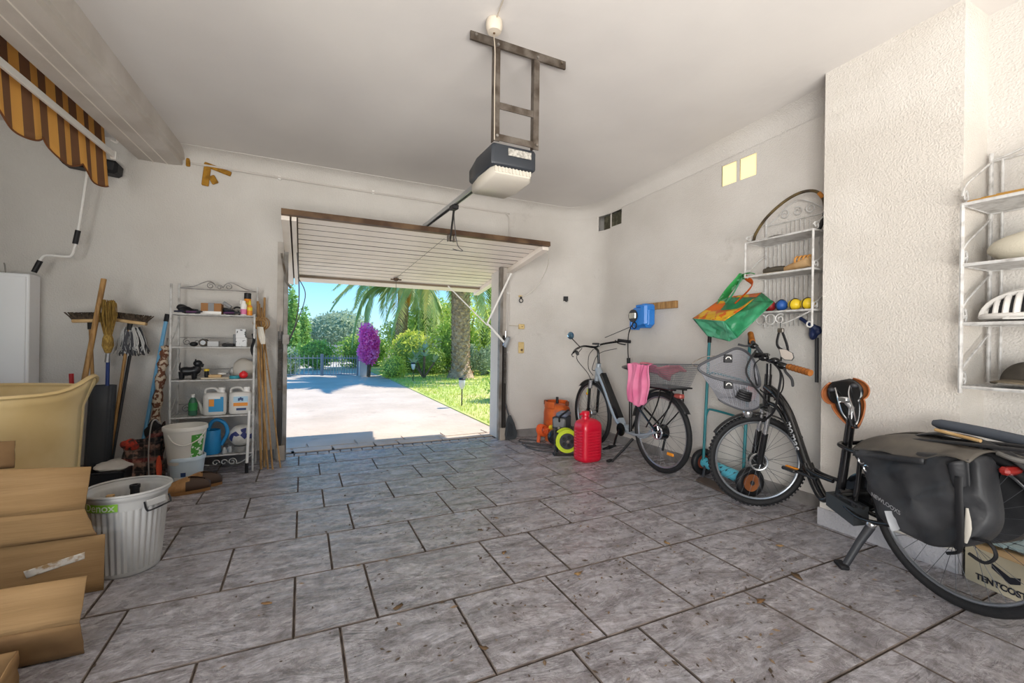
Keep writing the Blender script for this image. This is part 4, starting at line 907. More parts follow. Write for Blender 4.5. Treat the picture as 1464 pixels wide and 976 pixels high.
def tool(label, p, q, m, r=.008, group='loose tools on the top rack shelf', jaw=True, name='pliers'):
    t = thing(name, label, 'tool', p, group=group); p, q = Vector(p), Vector(q); d = (q-p).normalized(); s_ = Vector((-d.y, d.x, 0))
    if jaw:
        for k in (-1, 1): MB().tube(sm([p+s_*.018*k, p.lerp(q, .35)+s_*.014*k, p.lerp(q, .68)], 4), r*.9, 6).build('handle', m, t)
        MB().tube([p.lerp(q, .64), q], [.013, .005], 6).build('jaw', M_DARK, t)
    else:
        MB().tube([p, p.lerp(q, .45)], [r*1.3, r*1.5], 8).build('handle', m, t); MB().tube([p.lerp(q, .44), q], r*.5, 6).build('shaft', M_STEEL, t)
M_NAVY = mat('navy_grip', '24283C', .5); M_PURP = mat('purple_grip', '5A3A5C', .5)
for i, (x0, x1, y_, h, mm, lb) in enumerate([(-.885, -.78, 4.15, .015, M_NAVY, 'dark pliers lying at the left front of top rack shelf'), (-.87, -.75, 4.21, .03, M_BLACK, 'black pliers lying across the tools at left of top shelf'), (-.80, -.70, 4.14, .012, M_PURP, 'purple handled pliers in front of the carton on top shelf'), (-.56, -.45, 4.15, .014, M_PURP, 'purple handled pliers right of the carton on top shelf'), (-.84, -.74, 4.26, .012, M_DARK, 'dark cutters at the back left of the top rack shelf'), (-.57, -.47, 4.22, .03, M_NAVY, 'dark blue pliers on the pile right of the carton')]):
    tool(lb, (x0, y_, z1+h), (x1, y_+rs.uniform(-.03, .04), z1+h+.005), mm)
tool('grey hammer handle leaning up over the tools right of the carton', (-.575, 4.20, z1+.10), (-.46, 4.18, z1+.015), mat('grey_handle', '8D8E90', .5), .010, jaw=False, name='chisel')
solo(crumple((-.83, 4.20, z1+.034), (.055, .06, .030), 71, .35), 'cable_tangle', M_BLACK, 'tangled black cables piled at the left of the top shelf', 'cables')
solo(crumple((-.545, 4.26, z1+.036), (.04, .05, .034), 72, .35), 'grey_tool_pouch', M_DARK, 'dark grey pouch behind the tools right of the carton', 'pouch')
mb = MB(); mb.torus((-.478, 4.2, z1+.035), (0, 1, .2), .032, .007, 20, 6, .2, 4.5); solo(mb, 'black_clamp', M_BLACK, 'curved black clamp among the tools beside the spray bottle', 'tool')
def bottle(label, x, y, z, prof, m, capm, cap, name='bottle', group=None, labm=None, lab=None, cat='bottle'):
    t = thing(name, label, cat, (x, y, z), group=group)
    MB().lathe(prof, 18, Matrix.Translation((x, y, z))).build('body', m, t)
    MB().lathe(cap, 14, Matrix.Translation((x, y, z))).build('cap', capm, t)
    if lab: MB().lathe([(lab[0], lab[1]), (lab[0], lab[2])], 18, Matrix.Translation((x, y, z))).build('label', labm, t)
    return t
M_ORG = mat('orange_plastic', 'E08A24', .4); M_YEL = mat('yellow_plastic', 'E2C22E', .4); M_PINK = mat('pink_label', 'D97AA5', .5)
bottle('white squeeze bottle with clear top at right of top shelf', -.462, 4.28, z1, [(0, 0), (.02, 0), (.022, .01), (.022, .075), (.012, .09), (.012, .1), (0, .1)], mat('clear_grey_plastic', 'C9C6C0', .2), M_WHITE, [(.01, .1), (.008, .13), (0, .132)], group='bottles on the top rack shelf')
bottle('white bottle with pink label on the top rack shelf', -.432, 4.17, z1, [(0, 0), (.021, 0), (.023, .01), (.023, .085), (.015, .098), (0, .10)], M_WHITE, M_WHITE, [(.014, .098), (.013, .118), (0, .12)], group='bottles on the top rack shelf', labm=M_PINK, lab=(.0236, .01, .05))
bottle('tall orange spray can with a big black cap', -.412, 4.24, z1, [(0, 0), (.024, 0), (.025, .006), (.025, .145), (.018, .155), (0, .155)], M_ORG, M_BLACK, [(.026, .14), (.026, .185), (.02, .19), (0, .19)], name='spray_can', group='bottles on the top rack shelf', labm=M_YEL, lab=(.0256, .03, .11))
bottle('small yellow and orange glue bottle at right end of top shelf', -.388, 4.16, z1, [(0, 0), (.017, 0), (.019, .008), (.019, .07), (.008, .088), (0, .09)], M_ORG, M_YEL, [(.009, .085), (.006, .12), (0, .122)], group='bottles on the top rack shelf', labm=M_YEL, lab=(.0195, .04, .065))
# second shelf
z2 = SH[3]+.007
t = thing('bicycle_lamp', 'round black lamp with lens on the second rack shelf', 'lamp', (-.72, 4.18, z2))
MB().cyl((-.70, 4.22, z2+.03), (-.70, 4.15, z2+.03), .03, n=18).build('body', M_BLACK, t); MB().torus((-.70, 4.15, z2+.03), (0, 1, 0), .022, .004, 20, 6).build('bezel', M_STEEL, t); MB().cyl((-.70, 4.152, z2+.03), (-.70, 4.146, z2+.03), .018).build('lens', mat('dark_lens', '4A5058', .15), t)
solo(MB().ell((-.765, 4.18, z2+.018), (.028, .025, .018)), 'black_puck', M_BLACK, 'small rounded black case left of the round lamp on the rack', 'case')
small_box('small light grey plastic box on the second rack shelf', (-.635, 4.18, z2), (.075, .06, .042), M_LGREY, name='grey_case')
solo(MB().box((-.535, 4.18, z2+.012), (.085, .05, .024), b=.008), 'black_adapter', M_BLACK, 'flat black adapter beside the white printed boxes', 'adapter')
M_PRINT = mat('white_printed_box', 'D9DADC', .6, col2='3E4148', vs_=45, vdet=1, vlo=.62, vhi=.66)
small_box('lower white printed box at the right of the second shelf', (-.445, 4.20, z2), (.075, .08, .070), M_PRINT, name='printed_box', group='printed boxes on the second rack shelf')
small_box('upper white printed box at the right of the second shelf', (-.450, 4.20, z2+.0705), (.070, .07, .072), M_PRINT, name='printed_box', group='printed boxes on the second rack shelf')
solo(MB().box((-.498, 4.24, z2+.05), (.022, .05, .10), b=.003), 'grey_block', mat('mid_grey', '6B6D70', .5), 'upright grey block left of the white printed boxes', 'box', smooth=False)
# third shelf
z3 = SH[2]+.007
M_DOG = mat('black_dog_figurine', '16181C', .35)
t = thing('dog_figurine', 'small black terrier figurine standing on the third rack shelf', 'figurine', (-.785, 4.17, z3))
mb = MB(); dx, dy = -.785, 4.17
mb.tube(sm([(dx-.055, dy, z3+.055), (dx-.03, dy, z3+.062), (dx+.01, dy, z3+.062), (dx+.04, dy, z3+.072), (dx+.045, dy, z3+.10)], 4), [.026, .030, .033, .034, .034, .034, .033, .033, .033, .033, .034, .034, .033, .031, .029, .027, .025], 12)
for lx in (-.052, .028):
    for ly in (-.014, .014): mb.tube([(dx+lx, dy+ly, z3+.06), (dx+lx, dy+ly, z3+.002)], [.020, .014], 8)
mb.ell((dx+.05, dy, z3+.122), (.031, .024, .026)); mb.tube([(dx+.055, dy, z3+.112), (dx+.088, dy, z3+.105)], [.017, .013], 8); mb.build('body', M_DOG, t)
for k in (-1, 1): MB().tube([(dx+.038, dy+k*.012, z3+.128), (dx+.035, dy+k*.014, z3+.158)], [.009, .001], 5).build('ear', M_DOG, t)
MB().tube(sm([(dx-.062, dy, z3+.07), (dx-.066, dy, z3+.10), (dx-.06, dy, z3+.13)], 3), [.009, .008, .007, .006, .005, .004, .003], 6).build('tail', M_DOG, t)
bottle('small black bottle with yellow cap on the third rack shelf', -.682, 4.20, z3, [(0, 0), (.014, 0), (.016, .06), (0, .062)], M_BLACK, M_YEL, [(.018, .06), (.018, .076), (0, .078)])
small_box('thin cream board lying on the third rack shelf', (-.615, 4.17, z3), (.19, .07, .010), mat('cream_board', 'D8CBB4', .7), name='board')
small_box('small wooden block lying on the cream board', (-.62, 4.17, z3+.0105), (.085, .05, .022), M_WOODL, name='wood_block', cat='wood')
solo(MB().lathe([(.0, 0), (.028, 0), (.03, .012), (0, .014)], 18, Matrix.Translation((-.578, 4.19, z3+.033))), 'white_dish', M_WHITE, 'round white dish on the wooden block of the third shelf', 'dish')
M_TEAL = mat('teal_plastic', '2F8FA0', .4); M_RED = mat('bright_red_plastic', 'D3262C', .35); M_CLEAR = mat('clear_bag', 'D9D8D2', .3, alpha=.55)
solo(MB().lathe([(0, 0), (.036, 0), (.038, .022), (0, .024)], 20, Matrix.Translation((-.487, 4.16, z3))), 'teal_tin', M_TEAL, 'round teal tin on the third rack shelf before the bag', 'tin')
solo(MB().ell((-.425, 4.15, z3+.028), (.032, .025, .028)).box((-.425, 4.15, z3+.05), (.03, .03, .02), b=.008), 'red_toy', M_RED, 'red and orange plastic toy at right end of third shelf', 'toy')
solo(crumple((-.435, 4.26, z3+.075), (.075, .05, .08), 3, .3, flat=-.072), 'plastic_bag', mat('white_film_bag', 'D6D0C6', .35, tr=.4), 'crumpled white plastic bag behind the red toy', 'bag')
solo(MB().torus((-.50, 4.27, z3+.045), (.2, 1, 0), .042, .003, 24, 5).ell((-.50, 4.275, z3+.046), (.04, .004, .04)), 'glass_disc', mat('grey_glass', '9C9B97', .2, alpha=.6), 'round clear disc leaning behind the teal tin', 'disc')
# fourth shelf: jugs
z4 = SH[1]+.007
M_JUG = mat('white_jug_plastic', 'E5E2DD', .35, tr=.15); M_LBLUE = mat('blue_label', '2E93C8', .5); M_LORG = mat('orange_label', 'E79028', .5); M_LNAV = mat('navy_label_print', '26406E', .5); M_LSKY = mat('sky_label', 'A9C9DE', .5)
def jug(label, x, y, z, flip, labels):
    t = thing('plastic_jug', label, 'jug', (x, y, z), group='white jugs on the fourth rack shelf')
    V = MB(); secs = []
    hull(V, []) if False else None
    W, D, Hh = .158, .115, .175
    mb = MB(); n = 24; rows = [(0, .90), (.006, .97), (.02, 1), (Hh*.8, 1), (Hh*.9, .97), (Hh*.97, .85), (Hh, .62)]
    Vv = []
    for (zz, k) in rows:
        for i in range(n):
            a = 2*PI*(i+.5)/n; ca, sa = math.cos(a), math.sin(a); q = 5.0; rr = (abs(ca)**q+abs(sa)**q)**(-1/q)
            Vv.append((x+rr*ca*W/2*k, y+rr*sa*D/2*k, z+zz))
    F = [(j*n+i, j*n+(i+1) % n, (j+1)*n+(i+1) % n, (j+1)*n+i) for j in range(len(rows)-1) for i in range(n)]+[tuple(range(n))[::-1], tuple((len(rows)-1)*n+i for i in range(n))]
    mb.add(Vv, F).build('body', M_JUG, t, ang=50)
    sx_ = .042*flip
    MB().lathe([(.026, 0), (.022, .012), (.022, .02), (.024, .021), (.024, .040), (.02, .043), (0, .043)], 16, Matrix.Translation((x+sx_, y, z+Hh-.004))).build('cap', M_WHITE, t)
    MB().tube(sm([(x+sx_-.02*flip, y, z+Hh), (x+.0*flip, y, z+Hh+.028), (x-.03*flip, y, z+Hh+.034), (x-.065*flip, y, z+Hh+.022), (x-.068*flip, y, z+Hh-.02)], 5), .009, 8).build('handle', M_JUG, t)
    for li_, (cx, cz_, w_, h_, m) in enumerate(labels): MB().box((x+cx, y-D/2-.0015-.001*li_, z+cz_), (w_, .002, h_)).build('label', m, t, smooth=False)
    return t
j = jug('white jug with blue and orange label on the fourth shelf', -.617, 4.18, z4, 1, [(.012, .085, .098, .115, M_LBLUE), (-.018, .098, .034, .055, M_LORG), (.0, .138, .08, .02, M_WHITE)])
j = jug('white jug with orange band and blue emblem on fourth shelf', -.445, 4.18, z4, 1, [(.005, .118, .10, .045, M_LSKY), (.005, .078, .098, .026, M_LORG), (.01, .040, .068, .018, M_LNAV)])
mb = MB(); 
for k in range(3): mb.box((-.44+.012*(k-1), 4.118, z4+.118+.006*(k == 1)), (.012, .002, .022))
mb.build('emblem', M_LNAV, j, smooth=False)
bottle('green detergent bottle with white cap on the fourth shelf', -.765, 4.18, z4, [(0, 0), (.028, 0), (.03, .01), (.03, .09), (.024, .12), (.012, .14), (0, .142)], mat('green_clear_plastic', '3F6B57', .2), M_WHITE, [(.012, .138), (.012, .165), (0, .168)], labm=mat('green_label', '2F8A4A', .5), lab=(.0306, .04, .10))
solo(MB().tube([(-.70, 4.20, z4+.004), (-.725, 4.21, z4+.08), (-.745, 4.21, z4+.11)], [.016, .012, .008], 8), 'squeeze_tube', mat('white_tube', 'CFCBC2', .5), 'white squeeze tube leaning between green bottle and jug', 'tube')
# bottom shelf
z5 = SH[0]+.007
M_CAN = mat('blue_watering_can', '2C8FCB', .35)
t = thing('watering_can', 'bright blue plastic watering can on the bottom rack shelf', 'watering can', (-.64, 4.2, z5))
MB().lathe([(0, 0), (.068, 0), (.072, .006), (.066, .18), (.062, .185), (.058, .18), (.06, .02), (0, .02)], 26, Matrix.Translation((-.645, 4.18, z5))).build('body', M_CAN, t)
MB().tube(sm([(-.665, 4.18, z5+.185), (-.64, 4.18, z5+.245), (-.60, 4.18, z5+.262), (-.55, 4.18, z5+.225), (-.535, 4.18, z5+.15), (-.575, 4.18, z5+.06)], 6), .014, 10).build('handle', M_CAN, t)
t = thing('football', 'white and navy football on the bottom rack shelf', 'ball', (-.44, 4.2, z5+.03))
bcn = Vector((-.44, 4.20, z5+.125)); MB().ell(bcn, .087, 28, 18).build('cover', mat('ball_white', 'D9D6D0', .5, col2='B8B3AA', vs_=10), t)
def patch(P, m, nm='panel_patch'):
    mb = MB(); Q = [(Vector(p)).normalized() for p in P]; n = 6; c = sum(Q, Vector()).normalized(); V = []; F = []
    for i in range(len(Q)):
        a, b = Q[i], Q[(i+1) % len(Q)]; o = len(V)
        for u in range(n+1):
            for v in range(n+1-u): p = (c*(n-u-v)+a*u+b*v)/n; V.append(bcn+p.normalized()*.0885)
        ix = {}; k = o
        for u in range(n+1):
            for v in range(n+1-u): ix[(u, v)] = k; k += 1
        for u in range(n):
            for v in range(n-u):
                F.append((ix[(u, v)], ix[(u+1, v)], ix[(u, v+1)]))
                if u+v < n-1: F.append((ix[(u+1, v)], ix[(u+1, v+1)], ix[(u, v+1)]))
    mb.add(V, F).build(nm, m, t)
M_BNAV = mat('ball_navy', '343A72', .45)
for P in ([(-.95, -.4, -.2), (-.75, -.65, .25), (-.45, -.85, .2), (-.7, -.7, -.5)], [(-.75, -.65, .25), (-.35, -.8, .5), (.0, -.95, .15), (-.3, -.95, .05)], [(.0, -.95, .15), (.25, -.85, .45), (.6, -.75, .1), (.35, -.9, -.25)], [(.0, -.8, .65), (.45, -.55, .75), (.4, -.8, .3), (.1, -.9, .4)], [(.6, -.75, .1), (.9, -.4, .2), (.85, -.4, -.3), (.5, -.85, -.2)]): patch(P, M_BNAV)
solo(MB().lathe([(0, 0), (.038, 0), (.045, .03), (.046, .045), (.04, .045), (0, .035)], 20, Matrix.Translation((-.44, 4.17, z5))), 'metal_bowl', mat('dull_metal_bowl', 'A9A7A3', .35, metal=.5), 'small grey bowl carrying the football on the bottom shelf', 'bowl')
for k, (x, y) in enumerate(((-.545, 4.13), (-.515, 4.17))): solo(MB().lathe([(0, 0), (.016, 0), (.018, .03), (.012, .04), (.013, .05), (0, .05)], 12, Matrix.Translation((x, y, z5))), 'glass_jar', mat('glass_clear', 'C9CDCE', .1, alpha=.6), ('front', 'rear')[k]+' tiny glass jar between watering can and football', 'jar', group='tiny glass jars')
# sticks right of the rack
t = thing('bamboo_cane', 'tall bamboo cane leaning right of the rack, nearest the rack', 'cane', (-.3, 4.13, 0), group='canes leaning beside the door')
MB().tube(sm([(-.29, 4.12, .003), (-.32, 4.2, .7), (-.345, 4.32, 1.38)], 6), .010, 8).build('shaft', M_WOOD, t)
for lb, a, b, r in (('slim bamboo cane leaning second from the rack', (-.24, 4.09, .003), (-.335, 4.33, 1.36), .008), ('long thin brown cane leaning third from the rack', (-.205, 4.07, .003), (-.32, 4.36, 1.33), .007), ('thin grey cane leaning closest to the door jamb', (-.15, 4.1, .003), (-.315, 4.38, 1.20), .006), ('knotty cane crossing behind the other canes by the rack', (-.27, 4.16, .003), (-.30, 4.39, 1.42), .009)):
    t = thing('bamboo_cane', lb, 'cane', a, group='canes leaning beside the door'); MB().tube(sm([a, ((a[0]+b[0])/2-.008, (a[1]+b[1])/2, .68), b], 6), r, 7).build('shaft', M_WOOD, t)
    mb = MB()
    for k in range(1, 6): p = Vector(a).lerp(Vector(b), k/6); mb.torus((p.x-.008*(1-abs(k/3-1)), p.y, p.z), Vector(b)-Vector(a), r, .0018, 10, 4)
    mb.build('node', mat('cane_node', '7A5A34', .7), t, kind='stuff')
t = thing('white_pole', 'short white pole with black foot beside the rack', 'pole', (-.385, 4.06, 0))
MB().tube([(-.385, 4.05, .06), (-.375, 4.08, .49)], .010, 8).build('shaft', M_WHITE, t); MB().tube([(-.386, 4.048, .0), (-.385, 4.05, .08)], .013, 8).build('foot', M_BLACK, t)
t = thing('rope_bundle', 'bundle of tan and white rope hanging on the rack post', 'rope', (-.33, 4.2, 1.1))
mb = MB()
for k in range(6): mb.torus((-.325+.004*k, 4.21+.008*k, 1.19), (.3*math.sin(k), 1, .2), .03+.012*(k % 3), .005, 20, 5)
mb.build('tan_rope', M_WOOD, t); mb = MB()
for k in range(4): mb.tube(sm([(-.33+.01*k, 4.18, 1.16), (-.32+.012*k, 4.17, 1.08), (-.30+.006*k, 4.17, 1.02)], 4), .007, 6)
mb.build('white_rope', mat('white_rope', 'D5CFC4', .9), t)
MB().tube(sm([(-.36, 4.12, 1.10), (-.35, 4.10, 1.05), (-.365, 4.10, .98), (-.35, 4.11, .92)], 4), .012, 6).build('black_strap', M_BLACK, t)
# buckets
M_BUCK = mat('white_bucket', 'E9E4DA', .35, tr=.1); M_BUCK2 = mat('pale_blue_bucket', 'C3D3DE', .4)
def bucket(label, x, y, z, r0, r1, h, m, handle=True, deco=None):
    t = thing('bucket', label, 'bucket', (x, y, z), group='stacked white buckets')
    MB().lathe([(0, 0), (r0, 0), (r0+.003, .006), (r1, h-.03), (r1+.007, h-.028), (r1+.007, h-.004), (r1+.003, h), (r1-.004, h-.002), (r0-.004, .012), (0, .012)], 36, Matrix.Translation((x, y, z))).build('body', m, t, ang=45)
    if handle: MB().tube(sm([(x-r1*.62, y-r1*.80, z+h-.05), (x-r1*.3, y-r1*1.06, z+h-.10), (x+r1*.2, y-r1*1.12, z+h-.12), (x+r1*.75, y-r1*.82, z+h-.09), (x+r1*.98, y-r1*.3, z+h-.04)], 6), .004, 6).build('handle', m, t)
    return t
bx_, by_ = -.762, 3.93
b1 = bucket('lower pale blue bucket standing on the floor by the shoes', bx_+.012, by_, 0, .088, .108, .21, M_BUCK2, False)
b2 = bucket('upper white bucket with green label nested in the blue one', bx_, by_, .155, .100, .130, .272, M_BUCK, True)
def bl(a0, a1, zz0, zz1, r0, r1, h, zb, m, par, cx): MB().grid(lambda u, v: (cx+(r0+(r1-r0)*(zz0+(zz1-zz0)*v)/h+.006)*math.cos(a0+(a1-a0)*u), by_+(r0+(r1-r0)*(zz0+(zz1-zz0)*v)/h+.006)*math.sin(a0+(a1-a0)*u), zb+zz0+(zz1-zz0)*v), 14, 2).build('label', m, par)
bl(-1.1, -.35, .05, .215, .100, .130, .272, .155, mat('green_bucket_label', '4E9A3C', .5, col2='E6EBDD', vs_=40, vdet=1, vlo=.55, vhi=.58), b2, bx_)
bl(-2.2, -.9, .05, .07, .088, .108, .21, 0, mat('white_wave_band', 'E8ECEE', .5), b1, bx_+.012); bl(-1.75, -1.45, .075, .105, .088, .108, .21, 0, M_LNAV, b1, bx_+.012)
# shoes: boat shoes
M_SH = mat('tan_leather', 'B58A5A', .6, col2='9A7146', vs_=20); M_SHD = mat('dark_brown_leather', '4A372A', .6); M_SOLE = mat('shoe_sole', '8A6238', .7)
def shoe(label, loc, rz):
    t = thing('boat_shoe', label, 'shoe', loc, rz, group='pair of brown boat shoes', local=True)
    L_ = .28
    def w_(u): return .052*(math.sin(PI*min(1, max(0, u*.93+.04)))**.45)*(1-.12*math.cos(u*5))
    out = [(L_*(u-.5), w_(u)) for u in [i/18 for i in range(19)]]+[(L_*(u-.5), -w_(u)) for u in [i/18 for i in range(18, -1, -1)]]
    MB().prism(out[:-1], .022).build('sole', M_SOLE, t, ang=50)
    def up(u, v):      # u 0 heel..1 toe , v over the foot
        a = PI*v; h = (.088 if u < .45 else .088-.04*((u-.45)/.55)**.9)*min(1, math.sin(PI*min(.999, max(.02, u*.97+.02)))**.35+.0); w2 = w_(u)*.98
        return (L_*(u-.5), w2*math.cos(a), .022+h*math.sin(a)**.7)
    mb = MB(); n, m_ = 26, 14; V = [up(i/n, j/m_) for j in range(m_+1) for i in range(n+1)]; F = []; mi = []
    for j_ in range(m_):
        for i in range(n):
            u, v = (i+.5)/n, (j_+.5)/m_
            if .10 < u < .46 and .34 < v < .66: continue
            F.append((j_*(n+1)+i, j_*(n+1)+i+1, (j_+1)*(n+1)+i+1, (j_+1)*(n+1)+i)); mi.append(1 if (u < .42 or (v < .22 and u < .5)) else 0)
    mb.v = V; mb.f = F; mb.mi = mi; mb.build('upper', [M_SH, M_SHD], t, thick=.003, ang=60)
    MB().tube(sm([(-.10, .02, .078), (-.02, .022, .082), (.02, .0, .085), (-.02, -.022, .082), (-.10, -.02, .078)], 4), .003, 5).build('collar_lace', M_SHD, t)
    MB().tube([(.0, -.02, .082), (.03, .018, .078)], .003, 5).tube([(.0, .02, .082), (.03, -.018, .078)], .003, 5).build('laces', M_SH, t)
    return t
s1 = shoe('nearer brown boat shoe lying in front of the buckets', (-.71, 3.70, 0), .12+PI)
s2 = dup(s1, (-.655, 3.80, 0), .18+PI, 'farther brown boat shoe touching the lower bucket')
# shopping bag
M_PLAID = mat('patchwork_bag', '241E1D', .8, col2='8A6A5C', vs_=24, vlo=.5, vhi=.60)
def plaid():
    m = M_PLAID; n, l = nd(m); b = n['Principled BSDF']; g = n['Geometry']; src = b.inputs['Base Color'].links[0].from_socket
    s = n.new('ShaderNodeSeparateXYZ'); l.new(g.outputs['Position'], s.inputs[0]); prev = src
    for ax, per, colr in ((0, .06, '8A7A70'), (2, .05, '7A6C66'), (2, .17, 'B5302A')):
        a = n.new('ShaderNodeMath'); a.operation = 'MULTIPLY'; a.inputs[1].default_value = 1/per; l.new(s.outputs[ax], a.inputs[0]); f = n.new('ShaderNodeMath'); f.operation = 'FRACT'; l.new(a.outputs[0], f.inputs[0])
        c = n.new('ShaderNodeMath'); c.operation = 'LESS_THAN'; c.inputs[1].default_value = .16; l.new(f.outputs[0], c.inputs[0])
        x = n.new('ShaderNodeMix'); x.data_type = 'RGBA'; mm = n.new('ShaderNodeMath'); mm.operation = 'MULTIPLY'; mm.inputs[1].default_value = .22; l.new(c.outputs[0], mm.inputs[0]); l.new(mm.outputs[0], x.inputs['Factor']); l.new(prev, x.inputs['A']); x.inputs['B'].default_value = rgb(colr); prev = x.outputs['Result']
    l.new(prev, b.inputs['Base Color'])
plaid()
t = thing('shopping_bag', 'dark plaid and floral shopping bag slumped beside the buckets', 'bag', (-1.04, 4.05, 0))
def bag(u, v):
    a = 2*PI*u; ca, sa = math.cos(a), math.sin(a); q = 4; rr = (abs(ca)**q+abs(sa)**q)**(-1/q)
    cx = -1.04+.012*v; w_ = .118*(1-.05*v)+.012*math.sin(9*v+3*a); z = .005+(.31+.13*max(0, ca)+.0*sa)*v
    return (cx+rr*ca*w_, 4.05+rr*sa*(.07-.02*v)+.008*math.sin(13*v+5*a), z)
MB().grid(bag, 64, 18).build('body', M_PLAID, t, thick=.004, ang=60)
MB().lathe([(0, .01), (.11, .01)], 20, Matrix.Translation((-1.04, 4.05, 0)) @ Matrix.Diagonal((1, .62, 1, 1))).build('bottom', M_PLAID, t)
MB().tube(sm([(-.93, 4.0, .44), (-.955, 3.98, .47), (-.975, 3.975, .42), (-.985, 3.97, .25), (-.98, 3.965, .04)], 6), .014, 6, flat=.3).build('strap', mat('white_strap', 'C9C7C6', .7), t)
mb = crumple((-1.10, 4.0, .30), (.045, .03, .04), 5, .3); mb.build('flower_print', mat('red_floral', 'C2402F', .8, col2='3A2A28', vs_=40), t)
mb = crumple((-.925, 3.97, .12), (.018, .02, .09), 6, .3); mb.build('orange_print', mat('orange_floral', 'E2593A', .8), t)
mb = crumple((-.985, 4.06, .38), (.05, .04, .07), 9, .4); mb.build('folded_top', mat('black_fabric', '201D1E', .9), t)
# crate with cloth
M_CRATE = mat('black_crate', '1D2027', .5)
t = thing('crate', 'black plastic crate on the floor with a white rag inside', 'crate', (-1.22, 4.02, 0))
mb = MB(); cx, cy, w_, d_, h_ = -1.205, 3.98, .24, .30, .15
for (x, y, sx2, sy2) in ((cx, cy-d_/2, w_, .008), (cx, cy+d_/2, w_, .008), (cx-w_/2, cy, .008, d_), (cx+w_/2, cy, .008, d_)): mb.box((x, y, h_/2), (sx2, sy2, h_))
mb.box((cx, cy, .004), (w_, d_, .008)); mb.build('walls', M_CRATE, t, smooth=False)
mb = MB(); 
for (x, y, sx2, sy2) in ((cx, cy-d_/2, w_+.02, .02), (cx, cy+d_/2, w_+.02, .02), (cx-w_/2, cy, .02, d_+.02), (cx+w_/2, cy, .02, d_+.02)): mb.box((x, y, h_), (sx2, sy2, .014), b=.004)
mb.build('rim', M_CRATE, t, smooth=False)
solo(crumple((-1.17, 4.0, .155), (.09, .10, .045), 12, .35), 'white_rag', mat('white_rag', 'D3D0CB', .95), 'crumpled white rag lying in the black crate', 'rag')
# ------------------------------------------------------------------ right side
M_REDC = mat('red_canister', 'CF1230', .32, coat=.3); M_ORB = mat('orange_tank_paint', 'D96A28', .45, col2='B9501C', vs_=9); M_YG = mat('yellow_green_reel', 'C4D62E', .4)
# jerry can, ribbed
t = thing('jerry_can', 'bright red ribbed plastic jerry can standing on the floor', 'jerry can', (2.345, 3.33, 0))
W, D, Hh = .225, .19, .36; c0 = Vector((2.355, 3.33, 0)); R_ = rotz(.10)
V = []; n = 40; rows = [(0, .86), (.012, .96)]
k_ = 10
for i in range(k_):
    z = .03+.25*i/k_; rows += [(z, 1.0), (z+.014, 1.0), (z+.018, .955), (z+.022, .955)]
rows += [(.285, 1.0), (.325, .98), (.35, .88), (.372, .60), (.382, .30)]
for (z, k) in rows:
    for i in range(n):
        a = 2*PI*(i+.5)/n; ca, sa = math.cos(a), math.sin(a); q = 4.0; rr = (abs(ca)**q+abs(sa)**q)**(-1/q)
        kk = k
        if k == .955 and abs(abs(ca)-abs(sa)) < .35: kk = 1.0       # plain corners between the ribs
        V.append(c0+R_ @ Vector((rr*ca*W/2*kk, rr*sa*D/2*kk, z)))
F = [(j*n+i, j*n+(i+1) % n, (j+1)*n+(i+1) % n, (j+1)*n+i) for j in range(len(rows)-1) for i in range(n)]+[tuple(range(n))[::-1], tuple((len(rows)-1)*n+i for i in range(n))]
MB().add(V, F).build('body', M_REDC, t, ang=50)
cc = c0+R_ @ Vector((-.03, 0, 0))
MB().lathe([(.045, .37), (.038, .385), (.038, .40), (.03, .402), (.03, .42), (0, .42)][::-1], 18, Matrix.Translation(cc)).build('neck', M_REDC, t, ang=50)
MB().lathe([(.037, .412), (.037, .442), (.032, .447), (0, .447)], 16, Matrix.Translation(cc)).build('cap', M_REDC, t, ang=50)
MB().tube([cc+R_ @ Vector((-.06, 0, .42)), cc+R_ @ Vector((-.03, 0, .43))], .012, 8).build('cap_tab', M_REDC, t)
# orange gas bottle
t = thing('gas_bottle', 'orange butane gas bottle standing by the wall behind the compressor', 'gas bottle', (2.50, 4.18, 0))
gc = Vector((2.52, 4.14, 0))
MB().lathe([(0, .03), (.11, .04), (.142, .09), (.145, .12), (.145, .30), (.135, .355), (.10, .39), (.04, .40), (0, .40)], 32, Matrix.Translation(gc)).build('tank', M_ORB, t)
MB().lathe([(.125, 0), (.13, .0), (.13, .06), (.12, .06), (.12, 0)], 32, Matrix.Translation(gc)).build('foot_ring', M_ORB, t)
MB().lathe([(.135, .355), (.14, .36), (.135, .425), (.128, .425), (.128, .36)], 32, Matrix.Translation(gc), arc=PI*1.25).build('collar', M_ORB, t)
for a in (2.6, 5.2): p = gc+Vector((.125*math.cos(a), .125*math.sin(a), .41)); MB().box(p, (.04, .02, .05), rz=a, b=.006).build('handle_lug', mat('rust_brown', '6E3A20', .7), t)
MB().cyl(gc+Vector((0, 0, .39)), gc+Vector((0, 0, .47)), .016, .014, 12).build('valve', M_BLACK, t)
# orange hose coil
t = thing('hose_coil', 'orange hose coil lying against the baseboard beside gas bottle', 'hose', (2.28, 4.2, .0))
mb = MB()
for k in range(5): mb.torus((2.29+.006*k, 4.10-.012*k, .135), (.35, -1, .25), .05+.006*(k % 2), .010, 22, 6)
mb.tube(sm([(2.31, 4.05, .14), (2.36, 4.0, .17), (2.42, 3.98, .19)], 4), .010, 6).build('coil', mat('orange_hose', 'E4602C', .4), t)
MB().ell((2.365, 4.0, .175), (.03, .02, .025)).build('fitting', M_YEL, t)
MB().tube([(2.28, 4.12, .0), (2.29, 4.12, .09)], .02, 8).build('foot', mat('orange_hose', '', .4) if False else MATS['orange_hose'], t)
